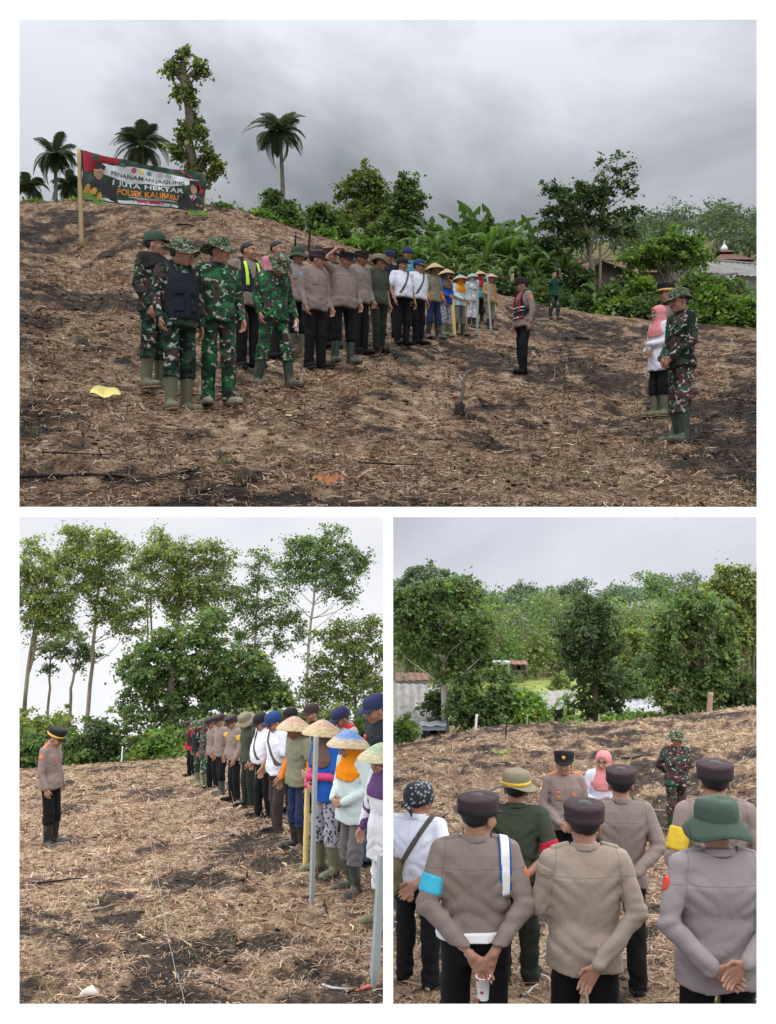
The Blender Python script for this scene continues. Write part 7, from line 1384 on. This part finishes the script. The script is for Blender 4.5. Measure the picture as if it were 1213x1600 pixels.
person(3, 'man in moss green uniform and khaki boonie hat with a red sleeve band', 806, 1200, 1540, 8.3, 172, 'boonie', ('hat_khaki', 'hat_khaki', 'yellow'), 'green_shirt', sleeve=.6, pants='green_pants', arms=('back', 'back2'), head=(-.1, .0), extra=[('armband', 1, .72, .92, 'redcloth')], ls=.9, group=G, hem=.90, wide=.97, seam=True)
person(3, 'policeman holding a paper cup behind his back, with white belt and braided shoulder cord', 742, 1232, 1722, 6.0, 180, 'police', ('hat_maroon', 'hat_black', 'hat_maroon'), 'police', pants='black', arms=('backl', 'hold'), head=(-.45, .0), extra=[('epaulette',), ('armband', 0, .45, .8, 'skyblue'), ('belt', .955, .024, 'white'), ('braid', 1), ('patch', 1, .45, 'badge_orange'), ('cup',)], group=G, seam=True, res=.0105, hem=.94, wide=1.04)
person(3, 'policeman in sand coloured shirt and maroon cap with one hand behind his back', 914, 1243, 1738, 5.9, 180, 'police', ('hat_maroon', 'hat_maroon', 'hat_maroon'), 'police_tan', pants='black', arms=('fold', 'backl'), head=(0, .05), extra=[('epaulette',), ('armband', 0, .1, .3, 'police_tan')], group=G, seam=True, res=.0105, hem=.80, wide=1.07, belly=.012)
person(3, 'policeman in green bucket hat clasping his hands behind his back at the right', 1122, 1235, 1777, 5.5, 180, 'bucket', ('hat_green', 'hat_green'), 'police_lilac', pants='black', arms=('back', 'back2'), head=(.1, .05), extra=[('epaulette',), ('patch', 0, .35, 'badge_red')], group=G, seam=True, res=.0105, hem=.80, wide=1.09, belly=.012)
person(3, 'policeman with maroon cap standing behind the sand shirted policeman', 970, 1193, 1558, 8.0, 178, 'police', ('hat_maroon', 'hat_black', 'hat_maroon'), 'police', pants='black', arms=('back', 'back2'), head=(.0, .02), extra=[('epaulette',), ('armband', 0, .3, .6, 'yellow')], group=G, seam=True, wide=1.0, hem=.84)
person(3, 'policeman with maroon cap and yellow armband behind the bucket hat policeman', 1118, 1179, 1621, 6.7, 178, 'police', ('hat_maroon', 'hat_black', 'hat_maroon'), 'police', pants='black', boots='olive_rubber', arms=('back', 'back2'), head=(.0, .02), extra=[('epaulette',), ('armband', 0, .35, .85, 'yellow')], group=G, seam=True, wide=1.04, hem=.84)
person(3, 'police officer with gold badged black cap facing the men, hands joined before him', 882, 1170, 1405, 12.4, 2, 'officer', ('hat_black', 'hat_black', 'hat_black'), 'police', pants='black', arms=('frontlow', 'frontlow'), head=(-.25, .02), extra=[('pockets',), ('epaulette', 'badge_orange'), ('badge', .088, 1.27, .025, .012, 'badge_orange'), ('badge', -.088, 1.24, .018, .02, 'badge_orange'), ('badge', .088, 1.215, .018, .02, 'badge_orange'), ('patch', 0, .3, 'badge_red')], cap_mark='badge_gold')
person(3, 'woman in pink headscarf and white blouse listening beside the facing officer', 944, 1166, 1373, 13, 0, None, None, 'white_shirt', pants='black', hijab='pink_scarf', arms=('front', 'front'), hem=.70, dress=True, glasses=True, head=(-.35, .02), skin=2)
person(3, 'camouflaged soldier in boonie hat with hands behind his back facing the men', 1057, 1146, 1308, 17.5, 5, 'boonie', ('camo_hat',), 'camo_maroon', pants='camo_maroon', boots='green_rubber', arms=('back', 'back2'), head=(.0, .0), extra=[('pockets',)], ls=.93)
# nothing may reach through the partition between the two lower valleys
def trim_partition():
    bpy.context.view_layer.update()
    for r in PEOPLE:
        if r.location.z > 0: continue
        left = r.location.x < 0 or abs(r.location.x) < .05 and r.location.y < 10
        px = -0.012 if left else 0.012
        for o in [r] + list(r.children_recursive):
            M = o.matrix_world; Mi = M.inverted(); n = len(o.data.vertices); co = np.empty(n * 3, np.float32); o.data.vertices.foreach_get('co', co)
            xw = co.reshape(-1, 3) @ np.array(M)[0, :3] + M[0][3]
            if (left and xw.max() <= px) or (not left and xw.min() >= px): continue
            bm = bmesh.new(); bm.from_mesh(o.data); pc = Mi @ Vector((px, r.location.y, r.location.z)); nn = (Mi.to_3x3() @ Vector((1 if left else -1, 0, 0))).normalized()
            bmesh.ops.bisect_plane(bm, geom=bm.verts[:] + bm.edges[:] + bm.faces[:], plane_co=pc, plane_no=nn, clear_outer=True)
            if len(bm.faces) == 0: bm.free(); bpy.data.objects.remove(o); continue
            bm.to_mesh(o.data); bm.free()
trim_partition()
